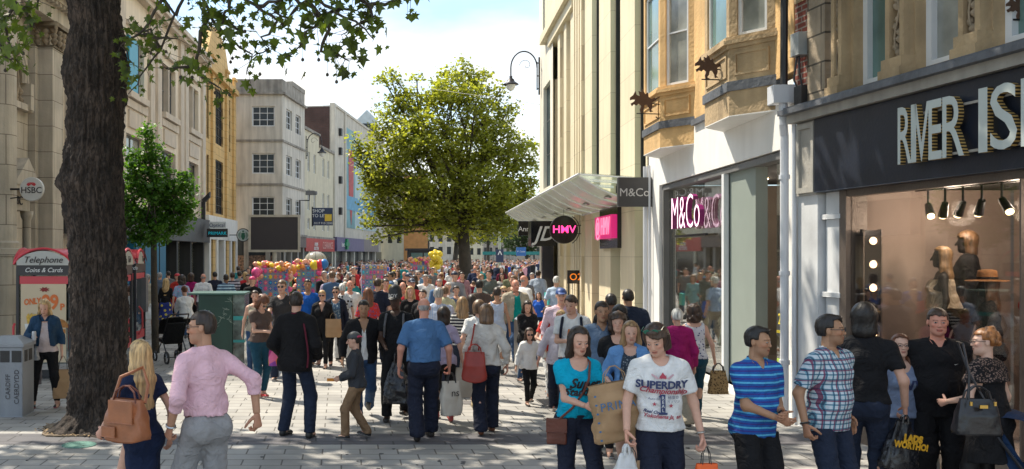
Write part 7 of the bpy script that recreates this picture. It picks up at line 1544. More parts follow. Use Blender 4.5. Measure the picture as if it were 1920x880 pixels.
# -- A11 woman in cream blouse
b11, i11 = P_(912, 149, 178, 'woman in loose cream blouse and navy trousers with red shoulder bag', h=1.665, sex='f', w=1.0, hair='bob', hc='ltbrown', skin='fair', top=dict(m=cloth('blouse_cream', (.60, .56, .51)), slv=1.85, hem=.93, i=.030, loose=.02, slw=.014), bottom=('trousers', navy), shoes=((.16, .05, .02), (.05, .03, .02)), L=(.25, -.10, .95), Rr=(.27, .02, .92), legs='stepR', head=(0, 12, 0))
s_ = i11['s']; q0 = wpt(b11, i11['B'](.16, .05, 1.43), s_)
e = bag('hand', q0+Vector((-.02, -.15, -.20)), -8, 'soft red leather shoulder bag on woman in cream blouse', .32, .33, red_l, red_l, .14, .10, name='handbag', cat='handbag', seed=31, sag=.05)
MB().tube([(-.06, 0, -.08), (-.02, .02, .10), (.0, .12, .235), (.03, .24, .20), (.06, .20, .0), (.05, .05, -.08)], .011, 6).build('shoulder_strap', red_l, e, org=(0, 0, 0))
# -- A12 little girl
b12, i12 = P_(992, 125, 5, 'little girl in white top, black leggings and sunglasses', MID, h=1.16, sex='f', kid=1, w=1.0, bust=0, hair='long', hc='brown', skin='fair', glasses='sun', top=dict(m=white, slv=1.93, hem=.84, i=.03, loose=.03), bottom=('slim', black), shoes=((.02, .02, .02), (.1, .1, .1)), L=(.36, -.06, 1.06), Rr=(.30, -.02, .90), legs='stepR', head=(-5, 6, 0))
# -- A13 woman in turquoise tee
turq = cloth('tee_turquoise', (.0, .36, .55))
b13, i13 = P_(1082, 223, 4, 'dark-haired woman in turquoise lettered tee with paper carrier on her arm', h=1.69, sex='f', w=1.06, fat=.16, hair='long', hc='dkbrown', skin='fair', top=dict(m=turq, slv=.55, hem=.95, neck='scoop', i=.011, loose=.0), bottom=('slim', navy), shoes=((.02, .02, .02), (.3, .3, .3)), L=(.09, -.30, 1.13), Rr=(.01, -.27, 1.09), legs='stepL', head=(6, 12, 0), lcurl=50, rcurl=50)
print_on(b13, i13, 'Super', INKB, .015, 1.255, .115, shear=.4, bold=.0035); print_on(b13, i13, 'Standard', INKB, .0, 1.185, .085, shear=.4, bold=.003, rot=.06)
s_ = i13['s']; B_ = i13['B']
e = empty('crossbody_bag', wpt(b13, B_(-.20, -.06, .90), s_), 'small brown leather crossbody bag at hip of woman in turquoise tee', 'handbag')
e.rotation_euler = (0, 0, R(-12)); bag_loft('body', .17, .07, .21, brn_l, e, .0, .003, False, .9, 33, .04); MB().box(-.085, .085, -.045, -.038, -.07, .045).build('flap', brn_l, e, org=(0, 0, 0), bevel=.01)
l0 = wpt(b13, B_(.07, -.03, 1.47), s_); 
pts = [B_(.085, .03, 1.455), B_(.08, -.075, 1.43), B_(.05, -.150, 1.30), B_(.0, -.165, 1.19), B_(-.09, -.150, 1.05), B_(-.19, -.10, .94)]
a_ = math.radians(12); rel = [wpt(b13, p, s_)-e.location for p in pts]; rel = [Vector((math.cos(a_)*p.x-math.sin(a_)*p.y, math.sin(a_)*p.x+math.cos(a_)*p.y, p.z)) for p in rel]
MB().tube(rel, .010, 6).build('strap', brn_l, e, org=(0, 0, 0))
blue_ink = mat('ink_blue', (.06, .16, .32), .7, bump=0, var=0)
e = bag('paper', (PX(1148, 7.62), 7.62, 1.37), 8, 'large crumpled brown PRIMARK paper carrier on woman\'s forearm', .46, .46, kraft, kraft, .15, .13, name='paper_carrier', seed=35, wr=.016, txt=[('PRIMARK', .03, -.17, .095, blue_ink, dict(spacing=1.15))]); e.rotation_euler = (0, R(-9), R(8))
mb = MB()
for k in range(6): mb.poly([(-.215+.012*math.cos(t), -.092, -.20-.07*k+.009*math.sin(t)) for t in np.linspace(0, 2*math.pi, 6)[:-1]], (0, .002, 0))
mb.build('blue_marks', blue_ink, e, org=(0, 0, 0))
# -- A14 man in white tee
b14, i14 = P_(1236, 238, -8, 'man in white SUPERDRY tee looking down with sunglasses on his head', h=1.76, w=1.0, hair='mop', hc='brown', skin='fair', stub=.1, glasses='up', top=dict(m=white, slv=.72, hem=.90, i=.016, slw=.026), bottom=('joggers', navy), shoes=((.3, .3, .3), (.7, .7, .7)), L=(.30, -.08, .875), Rr=(.27, -.16, .90), legs='stepR', head=(-26, 22, -6), lcurl=55, rcurl=60)
watch(b14, i14, 1)
print_on(b14, i14, 'SUPERDRY', INK, 0, 1.262, .082, bold=.0028); print_on(b14, i14, 'Championship', INKR, .01, 1.215, .062, shear=.35, bold=.0015, rot=-.06)
print_on(b14, i14, 'ACE', INKR, .0, 1.325, .030, bold=.001); print_on(b14, i14, 'Real One', INK, -.075, 1.055, .034, shear=.35, rot=-.1, bold=.001); print_on(b14, i14, 'Yokohama Japan', INKR, -.0, 1.02, .042, shear=.3, bold=.001, rot=-.04)
def poly_print(b_, i_, polys, m, nm='printed_mark'):
    V, P = [], []
    for p in polys:
        n = len(V); c = np.mean(p, 0); V.append((c[0], c[1], 0)); V += [(a, d, 0) for a, d in p]; P += [(n, n+1+k, n+1+(k+1) % len(p)) for k in range(len(p))]
    return print_on(b_, i_, '', m, 0, 0, 1, nm=nm, polys=(V, P))
def box_sub(x0, x1, z0, z1, n=4):
    return [[(x0, z0+(z1-z0)*k/n), (x1, z0+(z1-z0)*k/n), (x1, z0+(z1-z0)*(k+1)/n), (x0, z0+(z1-z0)*(k+1)/n)] for k in range(n)]
poly_print(b14, i14, box_sub(-.017, .019, 1.045, 1.19, 6)+box_sub(-.032, .034, 1.035, 1.052, 1)+[[(-.017, 1.19), (-.034, 1.17), (-.017, 1.165)]], INK)
print_on(b14, i14, 'R', INKW, .001, 1.163, .036, push=.0145); print_on(b14, i14, 'E', INKW, .001, 1.132, .036, push=.0145); print_on(b14, i14, 'A', INKW, .001, 1.101, .036, push=.0145); print_on(b14, i14, 'L', INKW, .001, 1.070, .036, push=.0145)
star = lambda cx, cz, r: [(cx+r*(1 if k % 2 == 0 else .42)*math.sin(math.pi*k/5), cz+r*(1 if k % 2 == 0 else .42)*math.cos(math.pi*k/5)) for k in range(10)]
poly_print(b14, i14, [star(-.062, 1.115, .018), star(.062, 1.105, .019), [(0, 1.36), (.022, 1.33), (.02, 1.312), (0, 1.318), (-.02, 1.312), (-.022, 1.33)]], INKR)
poly_print(b14, i14, [[(sx*.03, 1.318), (sx*.08, 1.35), (sx*.085, 1.338), (sx*.045, 1.308)] for sx in (-1, 1)], mat('ink_pale', (.55, .35, .38), bump=0, var=0))
print_on(b14, i14, '極度の', INK, .083, 1.165, .030); print_on(b14, i14, 'ガソリン', INK, .083, 1.135, .027); print_on(b14, i14, 'Auto 08', INK, -.065, 1.155, .026, shear=.2)
hw_ = handw(b14, i14, 1); bag('paper', hw_+Vector((.01, -.01, -.0)), 4, 'small bright orange gift bag with black cord handles', .17, .24, mat('orange_bag', (.85, .12, .01), .45, bump=.03, var=.06), M['dark'], .10, .13, seed=41)
hw_ = handw(b14, i14, -1); bag('plastic', hw_+Vector((-.02, -.05, .0)), 14, 'white plastic carrier with red lettering in man\'s right hand', .25, .30, wht_p, wht_p, .16, .06, seed=42, txt=[('ATV', -.01, -.19, .11, mat('ink_crimson', (.6, .02, .08), .5, bump=0, var=0), dict(shear=.3, bold=.004))])
bag('paper', hw_+Vector((.05, .06, -.04)), -12, 'small brown paper bag behind the white plastic carrier', .20, .26, kraft, M['dark'], .12, .10, seed=43)
# -- A15 blue polo
polo = cloth('polo_stripe', (.018, .10, .36), 'hstripe', (.10, .42, .68), (.05, .03, .22), .95)
b15, i15 = P_(1416, 236, 16, 'dark-haired man in blue striped polo clasping his hands', h=1.70, w=1.06, fat=.15, hair='side', hc='black', skin='olive', stub=.35, top=dict(m=polo, slv=.8, hem=.845, collar=polo, i=.014, slw=.024), bottom=('joggers', black), shoes=((.03, .03, .03), (.4, .4, .4)), L=(.05, -.26, 1.065), Rr=(.03, -.28, 1.045), legs='stand', head=(28, 2, 0), lcurl=55, rcurl=50)
watch(b15, i15, 1, M['dark_metal'])
# -- A16 plaid
plaid = cloth('shirt_plaid', (.55, .62, .68), 'plaid', (.08, .30, .42), (.20, .04, .10), .72)
b16, i16 = P_(1553, 232, 28, 'man in blue checked short-sleeved shirt, glasses and black watch', h=1.785, w=1.08, fat=.12, hair='side', hc='black', skin='olive', stub=.5, glasses='clear', top=dict(m=plaid, slv=.80, hem=.83, collar=plaid, i=.018, slw=.026), bottom=('jeans', denimd), shoes=((.03, .03, .03), (.3, .3, .3)), L=(.30, .03, .90), Rr=(.30, -.02, .885), legs='stand', head=(30, -3, 0), rcurl=65)
watch(b16, i16, -1, M['dark'])
# -- A17 black tee long haired man from behind
b17, i17 = P_(1620, 217, 150, 'man with chin-length black hair in black tee seen from behind', h=1.85, w=1.04, hair='bob', hc='black', skin='fair', top=dict(m=black, slv=.68, hem=.93, slw=.02), bottom=('jeans', denimd), shoes=((.02, .02, .02), (.05, .05, .05)), L='hang', Rr=(.29, -.06, .90), legs='stand', head=(5, 0, 0), rcurl=70)
hw_ = handw(b17, i17, -1); e = bag('plastic', hw_+Vector((-.02, -.03, .02)), 14, 'black carrier with yellow lettering hanging from man in black tee', .36, .42, blk_p, blk_p, .14, .05, seed=51, txt=[('LADS', .03, -.14, .08, mat('ink_yellow', (.8, .42, .02), .5, bump=0, var=.3, vs=30), dict(bold=.006)), ('WORTHO!', .02, -.20, .075, mat('ink_yellow', (0, 0, 0)), dict(bold=.004, sx=.95))]); e.rotation_euler = (0, R(10), R(14))
# -- A18 red-haired woman
b18, i18 = P_(1688, 207, -6, 'red-haired woman with glasses in pale blue tee between two dark figures', h=1.545, sex='f', w=.98, hair='long', hc='auburn', skin='pale', glasses='clear', outer=None, top=dict(m=cloth('tee_slateblue', (.22, .28, .42)), slv=.7, hem=.90, neck='scoop'), bottom=('slim', denimd), shoes=((.05, .03, .03), (.05, .05, .05)), L=(.24, -.05, .90), Rr='hang', legs='stand', head=(-8, -8, 0))
print_on(b18, i18, 'NY', INK, .04, 1.23, .13, bold=.006, shear=.2)
hw_ = handw(b18, i18, 1); bag('plastic', hw_+Vector((.02, -.0, .0)), 40, 'folded red and white plastic bag by red-haired woman', .20, .38, wht_p, red_l, .10, .05, seed=52)
# -- A19 man in black polo
b19, i19 = P_(1757, 209, -18, 'smiling heavy man in black polo with hands behind his back', h=1.79, w=1.14, fat=.7, hair='short', hc='brown', skin='red', top=dict(m=black, slv=.85, hem=.80, collar=black, i=.016, slw=.03), bottom=('trousers', black), shoes=((.02, .02, .02), (.03, .03, .03)), L=(.12, .22, .98), Rr=(.12, .22, .98), legs='stand', head=(-4, 0, 0))
s_ = i19['s']; poly_print(b19, i19, [[(.085, 1.27), (.095, 1.262), (.12, 1.275), (.096, 1.268)]], INKW)
# -- A20 curly updo woman from behind
b20, i20 = P_(1852, 224, -152, 'curly ginger-haired woman in black lace-shouldered dress from behind', h=1.65, sex='f', w=1.16, fat=.45, hair='updo', hc='ginger', skin='pale', glasses='clear', top=dict(m=black, slv=0, hem=.56, i=.013, name='dress', loose=.035), outer=dict(m=cloth('black_lace', (.012, .011, .013), 'lace', (.20, .14, .12)), slv=.75, hem=1.26, neck='crew', i=.0165, name='lace_yoke', loose=0), shoes=((.02, .02, .02), (.02, .02, .02)), stock=(.01, .01, .012), L=(.22, -.22, 1.08), Rr='hang', legs='stand', head=(38, 0, 0))
s_ = i20['s']; q0 = wpt(b20, i20['B'](.14, .06, 1.42), s_)
e = bag('hand', (PX(1832, 7.55), 7.55, 1.22), -4, 'glossy black handbag with gold clasp on shoulder of woman in lace dress', .36, .28, blk_l, blk_l, .14, .10, name='handbag', cat='handbag', seed=55)
MB().tube([(-.08, -.03, -.10), (-.06, -.0, .10), (-.04, .12, .32), (-.03, .22, .33), (-.0, .12, .10), (.04, -.02, -.10)], .009, 6).build('shoulder_strap', blk_l, e, org=(0, 0, 0))
gold = mat('gold', (.55, .36, .10), .3, metal=1, bump=0, var=0); MB().box(-.03, .03, -.092, -.078, -.165, -.14).lathe((-.09, -.08, -.13), [(.012, -.015), (.012, .015)], 10).lathe((.09, -.08, -.13), [(.012, -.015), (.012, .015)], 10).build('clasp', gold, e, org=(0, 0, 0))
# -- pushchair at right edge and pram by the tree
def pushchair(loc, rz, lab, hoodm, fm=M['dark_metal']):
    e = empty('pushchair', loc, lab, 'pushchair', 'pushchairs', rz=R(rz))
    for x in (-.24, .24):
        for y in (-.36, .36):
            r_ = .12 if y > 0 else .095; mb = MB(); mb.tube([(x, y+r_*math.cos(t), r_+r_*math.sin(t)) for t in np.linspace(0, 2*math.pi, 19)], .022, 6); w_ = mb.build('wheel', M['dark'], e, org=(0, 0, 0)); mb = MB()
            for k in range(6): mb.tube([(x, y, r_), (x, y+r_*math.cos(k*1.047), r_+r_*math.sin(k*1.047))], .006, 4)
            mb.build('rim', M['steel'], w_, org=(0, 0, 0))
    mb = MB()
    for x in (-.22, .22): mb.tube([(x, -.36, .10), (x, .05, .48), (x, .42, 1.02)], .014, 6).tube([(x, .36, .13), (x, .05, .48), (x, -.25, .50)], .014, 6)
    mb.tube([(-.22, .42, 1.02), (.22, .42, 1.02)], .017, 6).tube([(-.22, .36, .13), (.22, .36, .13)], .01, 6); mb.build('frame', fm, e, org=(0, 0, 0))
    mb = MB(); n = 9
    for i in range(n):
        t = -.2+i/(n-1)*1.9; 
        for j in range(n): u = j/(n-1); mb.v.append((-.23+.46*u, .18-.36*math.sin(t)*1.0, .62+.34*math.cos(t)*(1-.12*(2*u-1)**4)))
    for i in range(n-1):
        for j in range(n-1): q = i*n+j; mb.f.append((q, q+1, q+n+1, q+n)); mb.m.append(0)
    mb.build('hood', hoodm, e, smooth=True, org=(0, 0, 0))
    MB().poly([(-.20, -.25, .42), (-.20, .10, .38), (-.20, .30, .82), (-.20, .22, .84), (-.20, .02, .48), (-.20, -.25, .50)], (.40, 0, 0)).build('seat', hoodm, e, org=(0, 0, 0)); return e
pushchair((PX(1938, 7.9), 7.95, 0), 60, 'navy hooded pushchair at right edge beside woman in lace dress', cloth('pram_navy', (.01, .03, .08)))
pushchair((PX(322, 20.2), 20.2, 0), -150, 'black pushchair behind slim street tree pushed by red-haired woman', black)
# -- middle ground, each one of a kind
def walker(*a, **k): return P_(*a[:4], a[4] if len(a) > 4 else MID, **k)
walker(1270, 143, 175, 'grey-haired woman in magenta cardigan walking away by shop window', h=1.58, sex='f', w=1.12, fat=.3, hair='short', hc='white', top=dict(m=magc, slv=1.96, hem=.84, i=.024), bottom=('trousers', stone_c), legs='stepL')
bm2, im2 = walker(1302, 136, 172, 'woman in sleeveless white spotted blouse carrying leopard print bag', h=1.60, sex='f', w=1.06, hair='curly', hc='brown', top=dict(m=cloth('blouse_spot', (.66, .66, .70), 'dots', (.05, .05, .20), None, .8), slv=0, hem=.92, neck='wide', i=.018), bottom=('slim', teal_j), L='hang', Rr=(.30, -.04, .90), legs='stepR', shoes=((.05, .04, .12), (.2, .2, .2)))
hw_ = handw(bm2, im2, -1); bag('hand', hw_+Vector((.03, -.02, .03)), 0, 'leopard print fabric bag held by woman in spotted blouse', .28, .32, cloth('leopard', (.10, .06, .03), 'leopard', (.36, .24, .11), None, .7), M['dark'], .12, .10, name='leopard_bag', seed=61)
walker(1128, 163, -4, 'stern man in slate blue button shirt behind woman in turquoise', h=1.755, w=1.10, fat=.25, hair='short', hc='dkbrown', skin='olive', top=dict(m=cloth('shirt_slate', (.11, .16, .24)), slv=1.95, hem=.84, collar=cloth('shirt_slate', ()), i=.022), bottom=('trousers', navy), legs='stepR')
bm3, im3 = walker(1052, 132, -12, 'stout older woman with short blond hair holding the girl\'s hand', h=1.50, sex='f', w=1.22, fat=.6, hair='short', hc='blonde', skin='red', top=dict(m=cloth('shirt_lilacwhite', (.62, .56, .62)), slv=1.8, hem=.84, collar=white, i=.022), bottom=('trousers', navy), L='bend', Rr=(.36, -.06, .92), legs='stepL')
walker(1028, 119, 18, 'long-haired girl in red tee and white jeans looking aside', h=1.48, sex='f', w=.95, hair='long', hc='brown', top=dict(m=redc, slv=.6, hem=.90), bottom=('slim', white), shoes=((.5, .5, .5), (.6, .6, .6)), L='hold', Rr='bend', legs='stepR', head=(35, 0, 0))
bg_, ig_ = walker(988, 108, 10, 'girl in black jumper reading a white paper behind steel bollard', h=1.50, sex='f', hair='long', hc='dkbrown', top=dict(m=black, slv=1.96, hem=.86, i=.024), bottom=('slim', denim), L='front', Rr='front', legs='stepL', head=(-10, 22, 0))
hw_ = handw(bg_, ig_, 1); tag(MB().box(hw_.x-.14, hw_.x+.04, hw_.y-.05, hw_.y+.0, hw_.z-.0, hw_.z+.03).build('leaflet', white, None, org=tuple(hw_)), 'folded white paper in the hands of girl in black jumper', 'leaflet')
walker(966, 90, 8, 'bald man in teal jumper under beige open jacket', h=1.80, w=1.1, fat=.25, hair='fring', hc='grey', skin='red', outer=dict(m=stone_c, open=(.05, .10), hem=.84, i=.034, slv=1.97), top=dict(m=greenc, slv=0, hem=.90, i=.018), bottom=('jeans', denim), L='bend', Rr='hang', legs='walkR')
bm4, im4 = walker(1073, 139, -18, 'young man in white picture tee with dark rucksack straps', h=1.76, hair='side', hc='brown', skin='fair', top=dict(m=white, slv=.7, hem=.86), bottom=('jeans', denimd), L='bend', Rr='phone', legs='stepR', head=(-15, 20, 0))
s_ = im4['s']; B_ = im4['B']; mb = MB()
for sd in (-1, 1): mb.tube([tuple(B_(sd*.11, .08, 1.43)*s_), tuple(B_(sd*.12, -.06, 1.42)*s_), tuple(B_(sd*.135, -.135, 1.28)*s_), tuple(B_(sd*.16, -.06, 1.08)*s_)], .018, 6)
mb.build('rucksack_strap', navy, bm4); poly_print(bm4, im4, [[(-.06, 1.17), (.05, 1.16), (.06, 1.27), (-.04, 1.28)]], mat('ink_orange', (.6, .18, .04), bump=0), 'printed_picture')
walker(1052, 121, -8, 'man in pale pink shirt and blue baseball cap', h=1.77, w=1.06, hair=None, skin='fair', cap=('peak', (.02, .06, .22), (.02, .06, .22)), top=dict(m=cloth('shirt_palepink', (.62, .48, .55)), slv=1.5, hem=.84, collar=pinkc), bottom=('trousers', khaki), legs='stepL')
walker(1043, 76, 150, 'white-haired man in light blue shirt near navy totem', FAR, h=1.76, hair='short', hc='white', top=dict(m=pblue, slv=.85, hem=.88), bottom=('trousers', stone_c), legs='stepR')
walker(1146, 134, 178, 'man with cropped black hair in black top beside stone pier', h=1.75, w=1.06, hair='crop', hc='black', skin='brown', top=dict(m=black, slv=.8, hem=.86), bottom=('jeans', denimd), legs='stepL')
walker(1178, 131, 172, 'man in navy hooded top entering store doorway', h=1.80, w=1.14, hair='crop', hc='black', skin='olive', top=dict(m=cloth('hoodie_navy', (.02, .03, .055)), slv=1.9, hem=.84, i=.032, collar=navy), bottom=('jeans', denimd), legs='stepR')
walker(1182, 186, -22, 'woman in open blue denim shirt over dark patterned dress', h=1.62, sex='f', w=1.08, fat=.2, hair='long', hc='dkblonde', skin='fair', outer=dict(m=cloth('denim_shirt', (.12, .26, .50)), open=(.06, .12), hem=.82, slv=1.5, i=.028), top=dict(m=cloth('dress_speck', (.035, .05, .07), 'floral', (.2, .22, .24), None, .6), slv=0, hem=.55, neck='scoop', name='dress', i=.014, loose=.04), L='front', Rr='bend', legs='stepL', head=(12, 8, 0))
walker(1158, 166, -15, 'short-haired woman in black top with brown strap', h=1.63, sex='f', w=1.08, fat=.2, hair='curly', hc='brown', skin='fair', top=dict(m=black, slv=1.2, hem=.84, neck='scoop'), bottom=('slim', black), L='hold', Rr='hang', legs='stepR')
walker(1160, 149, 4, 'youth with dark fringe in cream printed top', h=1.66, hair='mop', hc='black', skin='fair', top=dict(m=cloth('top_cream_print', (.58, .52, .42), 'floral', (.16, .12, .09), None, 1.4), slv=.7, hem=.86), bottom=('jeans', denimd), legs='stepR', head=(0, 14, 0))
# left group
bm5, im5 = walker(350, 84, -150, 'woman with long auburn ponytail in white top pushing pushchair', h=1.60, sex='f', w=1.1, hair='pony', hc='auburn', top=dict(m=white, slv=1.3, hem=.9, i=.02), bottom=('slim', black), L='push', Rr='push', legs='stepL', lean=(14, 0))
walker(276, 68, 170, 'man in beige polo and shorts with white carrier by phone box', h=1.76, w=1.08, fat=.2, hair='short', hc='grey', top=dict(m=stone_c, slv=.8, hem=.88), bottom=('shorts', stone_c), legs='stepR')
bag('plastic', (PX(283, 26), 25.9, .93), 0, 'white carrier bag held by man in beige shorts', .30, .34, wht_p, wht_p, .18, .08, seed=71)
walker(311, 66, 180, 'blonde woman in black top and bright patterned skirt', h=1.62, sex='f', hair='long', hc='blonde', top=dict(m=black, slv=1.9, hem=.98), bottom=('skirt', cloth('skirt_bright', (.03, .05, .25), 'floral', (.75, .65, .1), None, 3.), .45, .07), legs='stepL')
